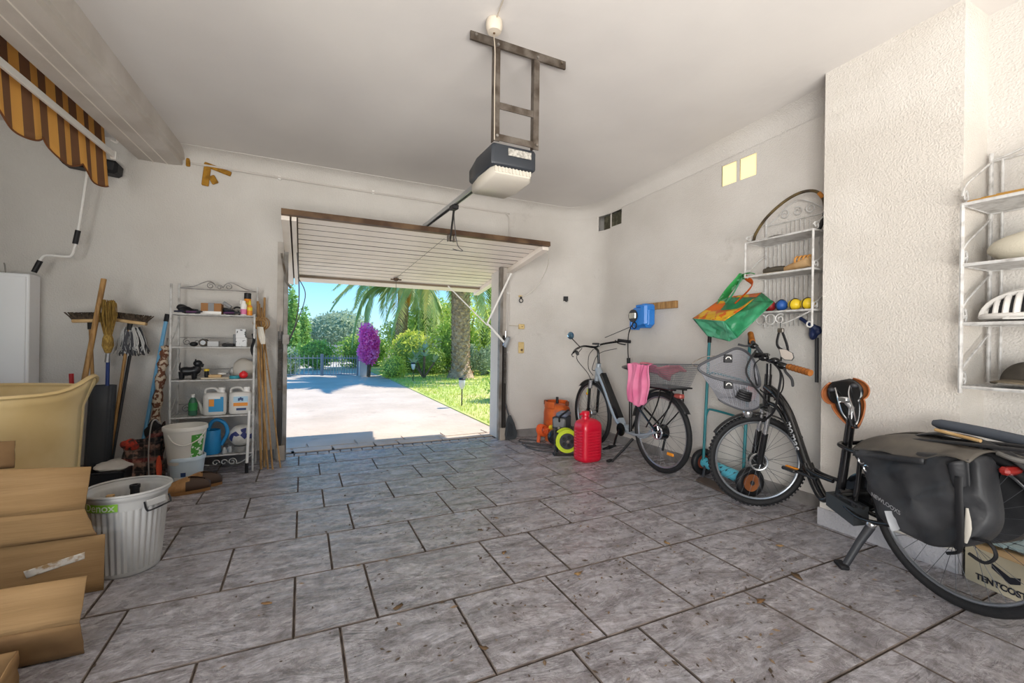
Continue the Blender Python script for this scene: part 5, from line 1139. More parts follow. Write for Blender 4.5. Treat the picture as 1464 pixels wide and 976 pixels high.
# compressor
t = thing('air_compressor', 'small black air compressor with tank and motor on floor', 'compressor', (2.33, 3.78, 0))
MB().tube([(2.24, 3.70, .145), (2.50, 3.92, .145)], .078, 20).ell((2.235, 3.696, .145), (.078, .078, .078)).build('air_tank', mat('glossy_black', '1B1C20', .25), t)
MB().tube([(2.20, 3.66, .145), (2.205, 3.665, .145)], .03, 14).build('tank_boss', M_BLACK, t)
for p in ((2.25, 3.70), (2.45, 3.90)): MB().tube([(p[0]-.02, p[1]-.05, .0), (p[0], p[1], .09)], .012, 6).build('foot', M_BLACK, t)
M_MOT = mat('motor_grey', '8F9092', .4, metal=.5)
MB().box((2.37, 3.80, .265), (.20, .13, .10), rz=.7, b=.015).build('motor', M_MOT, t)
mb = MB()
for k in range(8): mb.box((2.37+(.022*(k-3.5))*math.cos(.7), 3.80+(.022*(k-3.5))*math.sin(.7), .265), (.008, .142, .112), rz=.7)
mb.build('cooling_fins', M_DARK, t, smooth=False)
MB().box((2.39, 3.80, .345), (.17, .11, .045), rz=.7, b=.012).build('motor_cover', mat('cover_blue_grey', '6F7688', .4), t)
MB().tube(sm([(2.28, 3.70, .29), (2.27, 3.68, .34), (2.34, 3.70, .375), (2.44, 3.80, .38), (2.50, 3.88, .35)], 5), .009, 8).build('handle', M_BLACK, t)
for z in (.20, .24): MB().tube([(2.27, 3.70, .21), (2.25, 3.66, z)], .012, 8).build('gauge', M_STEEL, t)
# reel
t = thing('cable_reel', 'yellow-green cable reel with grey rosette hub behind the red can', 'cable reel', (2.26, 3.56, 0))
rc, rd = Vector((2.285, 3.58, .135)), Vector((-.35, -.94, 0)).normalized()
for k in (-1, 1): MB().tube([rc+rd*(.045*k-.006), rc+rd*(.045*k+.006)], .110, 32).build('flange', M_YG, t)
MB().tube([rc-rd*.04, rc+rd*.04], .07, 24).build('drum', M_YG, t)
MB().tube([rc+rd*.045, rc+rd*.060], .075, 28).build('hub_plate', M_DARK, t)
a_, b_ = frame(rd)
for k in range(5): p = rc+rd*.062+(a_*math.cos(k*2*PI/5)+b_*math.sin(k*2*PI/5))*.042; MB().cyl(p, p+rd*.008, .017, n=12).build('socket', M_BLACK, t)
MB().cyl(rc+rd*.06, rc+rd*.075, .014, n=12).build('axle', M_STEEL, t)
for sg in (-1, 1): 
    q = a_*sg*.12; MB().tube(sm([rc+q+rd*.03+Vector((0, 0, .125)), rc+q+rd*.05-Vector((0, 0, .05)), rc+q+rd*.06-Vector((0, 0, .13)), rc+q-rd*.06-Vector((0, 0, .13))], 4), .007, 6).build('stand_tube', M_BLACK, t)
MB().tube([rc-a_*.12+Vector((0, 0, -.128))+rd*.06, rc+a_*.12+Vector((0, 0, -.128))+rd*.06], .007, 6).build('stand_tube', M_BLACK, t)
solo(MB().tube(sm([(2.30, 3.86, .008), (2.18, 4.0, .008), (2.10, 4.18, .008), (2.14, 4.28, .008), (2.22, 4.26, .008), (2.30, 4.10, .010)], 6), .006, 6).tube(sm([(2.30, 3.80, .008), (2.12, 3.90, .008), (2.06, 4.05, .008), (2.12, 4.12, .012), (2.24, 4.02, .008), (2.33, 3.9, .01)], 6), .006, 6).tube(sm([(2.24, 3.62, .008), (2.12, 3.74, .008), (2.05, 3.92, .008), (2.08, 4.02, .014)], 6), .006, 6), 'power_cable', M_WIRE, 'dark cable looped on the floor beside the compressor', 'cable')
# scoop by the jamb
t = thing('spatula', 'dark long handled flat scoop leaning beside the right door jamb', 'tool', (2.05, 4.3, 0))
MB().tube([(1.955, 4.40, .56), (2.035, 4.34, .26)], .009, 8).build('handle', M_DARK, t)
MB().add([(2.02+x, 4.33-y*.3, z) for (x, y, z) in ((.0, 0, .27), (.03, 0, .27), (.075, 0, .18), (.11, 0, .07), (.10, 0, .02), (.07, 0, .005), (.0, 0, .005), (-.03, 0, .02), (-.035, 0, .07), (-.02, 0, .18))], [tuple(range(10))]).build('blade', mat('scoop_grey', '3F4346', .4), t, thick=.012, smooth=False)
mb = MB()
for k in range(4): mb.tube([(2.03+.012*k, 4.318, .20-.01*k), (2.01+.022*k, 4.318, .04)], .004, 5)
mb.build('blade_ribs', M_DARK, t)
# blue hose reel on the wall
M_BLU = mat('bright_blue_plastic', '2E7FD6', .35)
t = thing('cord_reel', 'bright blue wall mounted cord reel hanging on a wooden batten', 'cord reel', (2.98, 3.34, 1.2))
MB().box((3.055, 3.20, 1.425), (.03, .46, .065), b=.003).build('batten', M_WOOD, t, smooth=False)
MB().box((2.985, 3.34, 1.315), (.11, .24, .20), b=.03).build('case', M_BLU, t, ang=30)
MB().box((2.985, 3.27, 1.34), (.13, .09, .21), b=.02).build('side_housing', M_BLU, t, ang=30)
MB().box((2.985, 3.44, 1.26), (.12, .06, .12), b=.02).build('side_housing', M_BLU, t, ang=30)
MB().tube([(2.925, 3.40, 1.335), (2.915, 3.40, 1.335)], .062, 24).build('drum_ring', M_DARK, t)
MB().box((2.915, 3.40, 1.335), (.02, .095, .055), b=.006).build('chrome_plate', mat('chrome', 'D8D4C8', .2, metal=.8), t, smooth=False)
MB().torus((2.92, 3.38, 1.24), (1, 0, 0), .03, .006, 18, 6).build('cord_guide', M_BLACK, t)
MB().box((2.995, 3.36, 1.43), (.06, .12, .03), b=.008).build('carry_handle', M_BLU, t)
MB().tube(sm([(2.92, 3.42, 1.24), (2.93, 3.475, 1.15), (2.93, 3.48, 1.0), (2.93, 3.47, .90)], 5), .006, 6).build('cord', M_BLACK, t)
MB().tube([(2.93, 3.47, .92), (2.93, 3.465, .80)], .018, 10).build('cord_plug', M_BLACK, t)
MB().tube(sm([(2.92, 3.44, 1.225), (2.88, 3.56, 1.18), (2.83, 3.72, 1.12)], 4), .004, 5).build('side_cord', M_WIRE, t)
# hand truck
M_TEALP = mat('teal_tube_paint', '2C7F88', .4); M_CYAN = mat('cyan_printed_roll', '62C6DC', .5, col2='2B4C58', vs_=26, vlo=.60, vhi=.63, vdet=2)
t = thing('hand_truck', 'teal tubular hand truck with cyan axle roll leaning on wall', 'hand truck', (2.98, 2.35, 0))
A0, A1, B0, B1 = Vector((2.93, 2.55, .12)), Vector((3.01, 2.575, 1.10)), Vector((2.90, 2.17, .12)), Vector((3.0, 2.205, 1.03))
MB().tube([A0, A1], .011, 10).build('upright', M_TEALP, t); MB().tube([B0, B1+Vector((0, 0, .06))], .011, 10).build('upright', M_TEALP, t)
MB().tube([A1-Vector((0, 0, .02)), A1+Vector((.003, 0, .05))], .015, 10).build('grip', M_BLACK, t)
MB().tube([B1+Vector((0, 0, .04)), B1+Vector((.003, 0, .11))], .015, 10).build('grip', M_BLACK, t)
for f in (.42, .72): 
    p, q = A0.lerp(A1, f), B0.lerp(B1, f); MB().tube(sm([p-Vector((0, 0, .05)), p+Vector((0, -.02, .0)), p.lerp(q, .18)+Vector((0, 0, .02)), p.lerp(q, .82)+Vector((0, 0, .02)), q+Vector((0, .01, .0))], 4), .009, 8).build('crossbar', M_TEALP, t)
ax0, ax1 = Vector((2.96, 2.56, .11)), Vector((2.84, 2.09, .11))
MB().tube([ax0, ax1], .042, 24).build('axle_roll', M_CYAN, t)
ad = (ax1-ax0).normalized(); M_RUST = mat('copper_brown_hub', 'A9683E', .5, col2='8A5230', vs_=10)
for p, sg in ((ax0, -1), (ax1, 1)):
    c = p+ad*.02*sg
    MB().torus(c, ad, .082, .026, 30, 10).build('tyre', M_BLACK, t); MB().tube([c-ad*.016, c+ad*.022*sg], .060, 26).build('wheel_disc', M_RUST if sg > 0 else mat('rust_red_disc', '7A3E2E', .6), t); MB().tube([c, c+ad*.03*sg], .016, 12).build('hub_nut', M_DARK, t)
MB().add([(2.90, 2.52, .012), (2.78, 2.49, .008), (2.72, 2.16, .008), (2.84, 2.14, .012)], [(0, 1, 2, 3)]).build('toe_plate', mat('rusty_plate', '5E5048', .8), t, thick=.006, smooth=False)
for p in ((2.88, 2.51), (2.84, 2.15)): MB().tube([(p[0], p[1], .012), (p[0]+.04, p[1]+.01, .11)], .010, 6).build('bracket', M_DARK, t)
# wall shelf on the right wall
t = thing('scroll_shelf', 'white wrought iron three-tier wall shelf with scrolls and slatted back', 'shelf', (2.94, 1.9, 1.19))
sy0, sy1, xf, xb = 1.665, 2.125, 2.83, 3.05; SZ = [1.29, 1.545, 1.785]
for y in (sy0, sy1):
    MB().tube([(xf, y, 1.19 if y == sy0 else 1.545), (xf, y, 1.785)], .007, 8).build('post', M_WI, t); MB().tube([(xb, y, 1.185), (xb, y, 1.98)], .007, 8).build('post', M_WI, t)
for z in SZ:
    mb = MB(); x0 = xf if z > 1.3 else xf; mb.tube([(x0, sy0, z), (xb, sy0, z), (xb, sy1, z), (x0, sy1, z)], .007, 6, closed=True); mb.box(((x0+xb)/2, (sy0+sy1)/2, z), (xb-x0-.01, sy1-sy0-.01, .004))
    for k in range(18): y = sy0+.012+(sy1-sy0-.024)*k/17; mb.tube([(x0, y, z+.004), (xb, y, z+.004)], .003, 4)
    mb.build('shelf', M_WI, t, ang=30)
for k in range(14): y = sy0+.03+(sy1-sy0-.06)*k/13; MB().tube([(xb, y, 1.20), (xb, y, 1.945-.10*abs(k-6.5)/6.5)], .0032, 5).build('back_bar', M_WI, t)
mb = MB(); mb.tube(sm([(xb, sy1, 1.93), (xb, 2.05, 1.97), (xb, 1.98, 2.03), (xb, 1.90, 2.06), (xb, 1.82, 2.03), (xb, 1.74, 1.97), (xb, sy0, 1.93)], 5), .005, 6)
mb.tube([(xb, sy0, 1.93), (xb, sy1, 1.93)], .004, 6)
for y, sg in ((1.99, 1), (1.90, 1), (1.81, -1)): spiral(mb, (xb, y, 1.985), .034, 1, 1.3, sg, .004, plane='y')
mb.build('scroll_top', M_WI, t)
def hscroll(mb, y, z):
    pts = [(xf, y, z+.03), (xf+.015, y, z+.045), (xf+.05, y, z+.055), (xf+.10, y, z+.09), (xf+.15, y, z+.13), (xb, y, z+.17)]; mb.tube(sm(pts, 4), .0045, 6); P = []
    for i in range(22): u = i/21; r = .024*(1-.7*u); a = -1.0+u*7.5; P.append((xf+.030+r*math.cos(a), y, z+.032+r*math.sin(a)))
    mb.tube(P, .004, 5)
for y in (sy0, sy1):
    for z in SZ: mb = MB(); hscroll(mb, y, z); mb.build('side_scroll', M_WI, t)
mb = MB(); z = 1.24
for k, y in enumerate((2.00, 1.935)): mb.torus((xf, y, z), (1, 0, 0), .034, .0045, 20, 6)
spiral(mb, (xf, 1.868, z), .036, 2.2, 1.3, -1, .0045, plane='y'); mb.tube(sm([(xf, 1.85, 1.21), (xf, 1.80, 1.225), (xf, 1.70, 1.27), (xf, sy0, 1.285)], 4), .0045, 6); mb.torus((xf, sy0+.014, 1.20), (1, 0, 0), .017, .005, 14, 6); mb.build('base_scroll', M_WI, t)
for k in range(3): MB().box((2.94, 2.0-.12*k, 1.2915), (.01, .01, .004)).build('clip', M_WI, t) if False else None
# hoop: big brass-coloured arch leaning over the shelf
t = thing('hoop', 'large brown and black half hoop arching over the wall shelf', 'hoop', (2.9, 1.9, 1.8))
pts = sm([(2.90, 2.115, 1.80), (2.905, 2.10, 1.86), (2.91, 2.03, 1.95), (2.93, 1.93, 2.03), (2.95, 1.83, 2.072), (2.97, 1.745, 2.065), (2.985, 1.70, 2.01), (2.99, 1.685, 1.92)], 7)
MB().tube(pts, .010, 8).build('rim', mat('aged_brass_brown', '6B5A38', .5, col2='3D3326', vs_=8, metal=.3), t)
MB().tube([pts[-1], (2.985, 1.695, 1.87), (2.97, 1.715, 1.805)], .013, 8).build('black_end', M_BLACK, t); MB().tube([pts[0], (2.895, 2.125, 1.80)], .014, 8).build('black_end', M_BLACK, t)
MB().tube(pts[-12:-7], .0125, 8).build('orange_wrap', mat('orange_wrap', 'B9782C', .6), t)
MB().tube(pts[-13:-9], .0135, 8).build('tape_wrap', mat('mustard_tape', 'C79A3A', .6), t) if False else None
# shelf items
solo(crumple((2.96, 1.99, 1.805), (.055, .075, .016), 31, .2, flat=-.013), 'flat_cloth', mat('grey_felt', '6E6A62', .9), 'flat grey cloth lying on the top tier of wall shelf', 'cloth')
t = thing('paper_roll', 'tan rolled paper bag lying slanted on the middle shelf tier', 'paper', (2.9, 1.75, 1.555))
MB().tube([(2.93, 1.93, 1.575), (2.90, 1.80, 1.59), (2.89, 1.72, 1.60)], [.012, .028, .032], 14).build('roll', mat('tan_paper', 'C7A579', .7, col2='B28D60', vs_=12), t)
mb = MB()
for k in range(4): mb.torus((2.89+.003*k, 1.80-.024*k, 1.622-.0*k), (0, 1, .3), .020, .007, 14, 6)
mb.build('rope_wrap', mat('jute_rope', 'C08A4A', .9), t)
solo(MB().tube([(2.90, 2.03, 1.578), (2.91, 1.95, 1.582), (2.92, 1.90, 1.584)], [.02, .024, .018], 12).torus((2.90, 2.0, 1.58), (0, 1, 0), .024, .004, 14, 6), 'dark_roll', mat('dark_olive', '4B453B', .8), 'small dark olive cloth roll on the middle tier', 'roll')
solo(MB().box((2.95, 1.88, 1.558), (.13, .30, .008), rz=.1), 'paper_sheet', mat('paper_beige', 'CDBFA8', .8), 'flat beige paper lying under the rolls on the middle tier', 'paper', smooth=False)
for lb, y, m in (('dark red ball on the lowest tier of wall shelf', 1.985, mat('dark_red_ball', '8E1F22', .5)), ('blue ball between red and yellow ones on lowest tier', 1.905, mat('blue_ball', '23539B', .5)), ('large yellow black-banded ball on the lowest tier', 1.815, M_YEL), ('rightmost yellow ball on the lowest tier by the post', 1.735, M_YEL)):
    t = thing('boules_ball', lb, 'ball', (2.90, y, 1.297), group='coloured balls on the wall shelf')
    MB().ell((2.90, y, 1.335), (.038, .038 if m is not M_YEL else .043, .036), 20, 12).build('body', m, t)
    MB().torus((2.90, y, 1.335), (.3, 1, .15), .0385, .003, 24, 5).build('band', M_BLACK, t)
# dark cable with navy plug hanging beside pillar
t = thing('hanging_strap', 'black strap with navy nozzle hanging beside the pillar', 'strap', (3.0, 1.745, .83))
MB().tube([(3.02, 1.745, 1.12), (3.02, 1.742, .83)], .011, 8).build('strap', M_DARK, t)
mb = crumple((3.0, 1.75, 1.16), (.03, .035, .045), 41, .35); mb.build('nozzle', mat('navy_plastic', '22305A', .5), t)
MB().tube(sm([(3.0, 1.84, 1.25), (3.0, 1.80, 1.22), (3.0, 1.75, 1.17)], 3), .012, 6).build('navy_arm', mat('navy_plastic', '22305A', .5), t)
# green printed shopping bag hanging from the shelf corner
M_BAGG = mat('green_film', '3FA071', .35, col2='2F8C5E', vs_=9, tr=.25, bump=.7, bs=14, bdist=.02); M_BAGL = mat('mint_film', '6CC9A0', .35, col2='57B88C', vs_=9, tr=.3, bump=.7, bs=14, bdist=.02)
M_BAGI = mat('printed_orange_film', 'E0701F', .4, col2='EDBE2E', vs_=13, vlo=.50, vhi=.53, vdet=2, tr=.25, bump=.5, bs=18, bdist=.01); M_BAGS = mat('printed_green_strap', '3C9E55', .4, col2='8FCFAA', vs_=20, vlo=.55, vhi=.6, tr=.2)
L, Fp, R2, T2, B_, B2_, BL, Bk = [Vector(p) for p in ((2.72, 2.487, 1.265), (2.60, 2.107, 1.227), (2.72, 1.838, 1.342), (2.93, 2.068, 1.438), (2.62, 2.019, 1.112), (2.66, 2.109, 1.089), (2.74, 2.365, 1.13), (2.93, 2.384, 1.43))]
t = thing('carrier_bag', 'green and orange printed plastic carrier bag hanging open from wall shelf', 'bag', (2.75, 2.1, 1.09))
def quad(name, a, b, c, d, m, bul, seed, n=14):
    rs = random.Random(seed); nr = (b-a).cross(d-a).normalized(); f1, f2, f3 = rs.uniform(4, 9), rs.uniform(5, 11), rs.uniform(0, 6)
    def f(u, v):
        e = math.sin(PI*u)*math.sin(PI*v); p = (a*(1-u)+b*u)*(1-v)+(d*(1-u)+c*u)*v
        return p+nr*(bul*e+.010*e**.5*math.sin(f1*u+f2*v+f3)+.006*e**.5*math.sin(f2*1.7*u-f1*2*v))
    return MB().grid(f, n, n).build(name, m, t, thick=.0015, ang=50)
quad('front_panel', L, Fp, B2_, BL, M_BAGL, .03, 1); quad('gusset', Fp, B_.lerp(R2, .0)+(R2-B_)*.0, B2_, B2_, M_BAGL, .0, 2, 6)
Tm = T2.lerp(R2, .5); Fr = Vector((2.70, 2.036, 1.317))
quad('side_panel', Fp, Fr.lerp(T2, .45), R2, B_, M_BAGG, -.02, 3, 18)
quad('side_fold', Fr.lerp(T2, .45), T2, R2, R2, M_BAGG, -.01, 8, 10)
quad('inner_lining', L, Bk, T2, Fr, M_BAGI, .03, 4, 18); quad('rim_lining', L, Fr, Fp, Fp, M_BAGI, .01, 5, 10)
quad('back_panel', L, BL, Bk, Bk, M_BAGG, .01, 6, 8); quad('bottom', BL, B2_, R2.lerp(T2, .5), Bk, M_BAGG, .03, 7, 12)
def strap(pts, w_, m, nm): MB().tube(sm(pts, 6), w_, 8, flat=.18).build(nm, m, t)
strap([(2.86, 2.34, 1.40), (2.84, 2.26, 1.47), (2.86, 2.20, 1.54), (2.87, 2.18, 1.568), (2.87, 2.165, 1.55)], .034, M_BAGS, 'green_strap')
strap([(2.78, 2.24, 1.37), (2.81, 2.20, 1.44), (2.86, 2.175, 1.55)], .028, M_BAGL, 'green_strap')
strap([(2.78, 2.165, 1.36), (2.82, 2.10, 1.44), (2.86, 2.09, 1.50), (2.87, 2.15, 1.55)], .024, mat('orange_strap', 'D9601C', .4, tr=.2), 'orange_strap')
strap([(2.84, 2.16, 1.565), (2.83, 2.09, 1.572), (2.84, 2.06, 1.562)], .018, M_BAGS, 'strap_end')
# niche shelf right of the pillar
t = thing('niche_shelf', 'white wrought iron four-tier shelf in the niche right of the pillar', 'shelf rack', (2.9, .7, .85))
ny0, ny1, nxf, nxb = .36, .955, 2.745, 3.04; NZ = [.888, 1.178, 1.448, 1.728]
for y in (ny0, ny1): MB().tube([(nxf, y, .86), (nxf, y, 1.728)], .0085, 8).build('post', M_WI, t); MB().tube([(nxb, y, .90), (nxb, y, 2.02)], .0085, 8).build('post', M_WI, t)
MB().tube([(nxb, ny1-.04, .90), (nxb, ny1-.04, 1.98)], .006, 8).build('post', M_WI, t)
for z in NZ:
    mb = MB(); mb.tube([(nxf, ny0, z), (nxb, ny0, z), (nxb, ny1, z), (nxf, ny1, z)], .008, 6, closed=True); mb.box(((nxf+nxb)/2, (ny0+ny1)/2, z), (nxb-nxf-.01, ny1-ny0-.01, .004))
    for k in range(30): y = ny0+.01+(ny1-ny0-.02)*k/29; mb.tube([(nxf, y, z+.002), (nxb, y, z+.002)], .0045, 4)
    mb.build('shelf', M_WI, t, ang=30)
def nscroll(mb, y, z):
    mb.tube(sm([(nxf, y, z+.04), (nxf+.012, y, z+.075), (nxf+.06, y, z+.115), (nxf+.14, y, z+.16), (nxf+.21, y, z+.20), (nxb, y, z+.25)], 4), .005, 6); P = []
    for i in range(24): u = i/23; r = .030*(1-.7*u); a = -1.2+u*7.5; P.append((nxf+.032+r*.8*math.cos(a), y, z+.042+r*1.2*math.sin(a)))
    mb.tube(P, .0045, 5)
for z in NZ: mb = MB(); nscroll(mb, ny1, z); mb.build('side_scroll', M_WI, t); mb = MB(); nscroll(mb, ny0, z); mb.build('side_scroll', M_WI, t)
mb = MB(); mb.tube([(nxb, ny0, 1.98), (nxb, ny1, 1.98)], .005, 6).tube(sm([(nxb, ny1, 1.985), (nxb, .85, 2.01), (nxb, .70, 2.10), (nxb, ny0, 2.02)], 5), .005, 6); mb.build('scroll_top', M_WI, t)
t = thing('wooden_strips', 'thin tan wooden strips lying along the top niche shelf', 'wood', (2.80, .70, 1.737))
for k in range(3): MB().box((2.78+.03*k, .70-.02*k, 1.745+.008*k), (.02, .50-.04*k, .008), rz=.04*k-.03).build('strip', mat('mustard_wood', 'B98C42', .6), t, smooth=False)
solo(crumple((2.90, .74, 1.52), (.10, .18, .075), 51, .16, flat=-.065), 'white_sack', mat('cream_mesh_sack', 'CFC8B6', .8, bump=.4, bs=120), 'cream coloured mesh sack lying on the niche shelf', 'sack')
# helmet
M_HEL = mat('white_helmet', 'E4E1DC', .35); M_HELI = mat('helmet_foam_dark', '232427', .7)
t = thing('bicycle_helmet', 'white vented bicycle helmet on the niche shelf above the cap', 'helmet', (2.89, .79, 1.187))
hc = Vector((2.89, .775, 1.187)); hw, hl, hh = .10, .155, .125
def hel(a, e, k=1.0): return hc+Vector((hw*k*math.cos(e)*math.cos(a), hl*k*math.cos(e)*math.sin(a), .018+hh*k*math.sin(e)))
MB().grid(lambda u, v: hel(2*PI*u, PI/2*v, .90), 36, 10).build('liner', M_HELI, t, thick=.004)
MB().tube([hel(2*PI*i/48, .05, 1.0) for i in range(48)], .014, 8, closed=True).build('lower_band', M_HEL, t)
for k in range(-4, 5):
    yy_ = k*.036; pts = []
    for i in range(15):
        s_ = PI*(i/14); q = math.sqrt(max(0, 1-(yy_/hl)**2)); pts.append(hc+Vector((hw*q*math.cos(s_), yy_*1.0-.02*math.sin(s_)*(.4 if k else 0)+.016*math.cos(s_), .018+hh*q*math.sin(s_))))
    MB().tube(pts, .0115, 8, flat=.7).build('shell_rib', M_HEL, t)
for xx in (-.045, 0, .045):
    pts = [hc+Vector((xx*(1-.2*abs(math.cos(s_))), hl*math.cos(s_)*.97, .018+hh*math.sin(s_)*math.sqrt(1-(xx/hw)**2)*1.01)) for s_ in [PI*i/16 for i in range(17)]]; MB().tube(pts, .010, 8, flat=.7).build('shell_rib', M_HEL, t)
MB().tube(sm([hc+Vector((-.09, .02, .02)), hc+Vector((-.125, .05, .012)), hc+Vector((-.125, -.03, .012)), hc+Vector((-.09, -.05, .02))], 4), .004, 5).build('chin_strap', M_WHITE, t)
# cap
M_CAP = mat('dark_olive_cap', '4A443C', .9, col2='3B362F', vs_=14); t = thing('baseball_cap', 'dark olive baseball cap with small white emblem on lowest niche shelf', 'cap', (2.87, .79, .897))
cp = Vector((2.90, .765, .900))
def capf(u, v):
    a = 2*PI*u; e = PI/2*v; return cp+Vector((.095*math.cos(e)**.8*math.cos(a), .105*math.cos(e)**.8*math.sin(a), .012+.098*math.sin(e)))
MB().grid(capf, 40, 12).build('crown', M_CAP, t, thick=.003)
fa = math.radians(160)      # brim points towards the room and left
def brim(u, v):
    a = fa+(u-.5)*2.3; r0 = Vector((.093*math.cos(a), .103*math.sin(a), .016)); o = Vector((math.cos(fa), math.sin(fa), 0))*.075*v*math.cos((u-.5)*2.6)**.6
    return cp+r0+o+Vector((0, 0, .014*(1-(2*u-1)**2)-.010*v))
MB().grid(brim, 22, 6).build('brim', mat('cap_brim', '6B6150', .85), t, thick=.004)
MB().ell(cp+Vector((0, 0, .112)), (.008, .008, .004)).build('button', M_CAP, t)
M_EMB = mat('white_embroidery', 'E8E8EA', .7)
def on_cap(x, z): a = math.radians(195)+x/.10; e = math.asin(min(.95, z/.098)); return cp+Vector((.0975*math.cos(e)**.8*math.cos(a), .1075*math.cos(e)**.8*math.sin(a), .012+.0985*math.sin(e)))
mb = MB()
for P in ([(-.018, .075), (.0, .082), (.016, .080)], [(-.02, .062), (-.004, .068), (.008, .058)], [(.006, .082), (.004, .066), (-.008, .052)], [(.008, .07), (.018, .066)], [(-.012, .055), (-.018, .047)]): mb.tube([on_cap(x, z) for x, z in P], .0035, 5)
mb.build('emblem', M_EMB, t)
# floor items behind the rear wheel
M_CTN = mat('cream_carton', 'CDC3AA', .7, col2='B9AE94', vs_=3); M_CTNP = mat('dark_carton_print', '2B2B33', .6)
t = thing('carton', 'cream carton with dark brand print on floor behind the rear wheel', 'box', (2.85, .78, 0))
RC = Matrix.Translation((2.835, .755, 0)) @ rotz(-.30)
MB().box((0, 0, .085), (.20, .34, .17), M=RC, b=.003).build('body', M_CTN, t, smooth=False)
MB().box((-.06, -.0, .172), (.12, .345, .004), M=RC).build('lid_flap', mat('tan_flap', 'C4A57B', .7), t, smooth=False)
def LC(x, y, z): return RC @ Vector((x, y, z))
ey = Vector((0, 0, 1)); ex = (LC(0, -1, 0)-LC(0, 0, 0)).normalized()
lettering('TENTCOSTA', .036, M_CTNP, t, LC(-.103, .02, .035), ex, ey, bold=.0012)
MB().add([LC(-.102, .02+y, z) for y, z in ((.045, .10), (.045, .122), (-.02, .092), (-.055, .105), (-.055, .078), (-.02, .062))], [(0, 1, 2, 5), (5, 2, 3, 4)]).build('emblem', M_CTNP, t, thick=.001, smooth=False)
t = thing('carton', 'second cream carton with upside-down print stacked farther right behind wheel', 'box', (2.95, .40, 0))
RC2 = Matrix.Translation((2.90, .40, 0)) @ rotz(-.15)
MB().box((0, 0, .11), (.24, .26, .22), M=RC2, b=.003).build('body', M_CTN, t, smooth=False)
lettering('TENTCOSTA', .040, M_CTNP, t, RC2 @ Vector((-.123, .0, .175)), -((RC2 @ Vector((0, -1, 0)))-(RC2 @ Vector((0, 0, 0)))).normalized(), (0, 0, -1), bold=.0012)
t = thing('tile_box', 'pale blue-grey gridded plastic mat lying on the cream cartons', 'mat', (2.92, .7, .175))
for i in range(3):
    for j in range(7): MB().box((2.82+.072*i+.01*j, .93-.078*j, .196), (.066, .072, .014), rz=-.12, b=.002).build('panel', mat('blue_grey_panel', '8FA3A6', .5), t, smooth=False)
MB().box((2.92, .70, .186), (.22, .56, .006), rz=-.12).build('backing', M_DARK, t, smooth=False)
# dried leaves and grit on the floor
M_LF = mat('dry_leaf_tan', '9C7C50', .8, col2='735536', vs_=9); M_LF2 = mat('dry_leaf_dark', '5A4630', .9)
def leafbit(label, x, y, s_, rz, m, seed):
    rs = random.Random(seed); t = MB(); P = []
    for i in range(9): a = 2*PI*i/9; r = s_*(.55+.45*abs(math.cos(a*1.5+seed)))*rs.uniform(.7, 1.1); P.append((r*math.cos(a)*1.5, r*math.sin(a)*.7, .004+.006*rs.random()))
    V = [(0, 0, .010)]+P; F = [(0, 1+i, 1+(i+1) % 9) for i in range(9)]; M = XF((x, y, 0), 0, 0, rz)
    solo(t.add(V, F, M), 'dried_leaf', m, label, 'leaf', group='dried leaves on the floor', thick=.0012)
for i, (lb, x, y, s_, m) in enumerate([('yellow curled dried leaf at bottom centre right of the floor', 1.735, 1.21, .022, M_LF), ('brown dried leaf cluster near the black kickstand foot', 2.07, 1.27, .028, M_LF2), ('tan dried leaf left of the kickstand near the pillar', 2.30, 1.50, .02, M_LF), ('dark dried leaf near a joint at bottom left of centre', .36, 1.78, .022, M_LF2), ('small brown dried leaf on the lower centre tile', .58, 1.42, .016, M_LF2), ('pale dried leaf right of the long central tile joint', 1.16, 1.70, .022, M_LF), ('orange dried leaf in the middle of the right floor', 1.77, 1.77, .02, M_LF), ('small leaf clump on the joint left of centre', -.12, 2.02, .02, M_LF), ('long brown dried leaf on tile in the centre', .93, 2.02, .018, M_LF), ('dark round leaf on tile in front of the door', .92, 2.32, .014, M_LF2)]): leafbit(lb, x, y, s_, i*1.3, m, i+1)
mb = MB(); rs = random.Random(77)
for i in range(900):
    x = rs.gauss(1.35, .85); y = .9+abs(rs.gauss(0, 1.25)); s_ = rs.uniform(.0018, .0075)*(1 if rs.random() < .85 else 1.5)
    if not (-.6 < x < 3.0 and y < 4.3) or (x > 2.8 and y < 1.62): continue
    a = rs.random()*PI; c, d = math.cos(a)*s_*1.7, math.sin(a)*s_*1.7; h = s_*.5
    mb.mat(0 if rs.random() < .75 else 1).add([(x-c, y-d, .0015), (x-d*.4, y+c*.4, .0015), (x+c, y+d, .0015), (x+d*.4, y-c*.4, .0015), (x, y, .002+h)], [(0, 1, 4), (1, 2, 4), (2, 3, 4), (3, 0, 4)])
tag(mb.build('floor_debris', [mat('dark_grit', '4C3F33', .95), mat('tan_grit', '7D6750', .9)], smooth=False, kind='stuff'), 'scattered dark grit and tiny leaf bits over the tiled floor', 'debris')
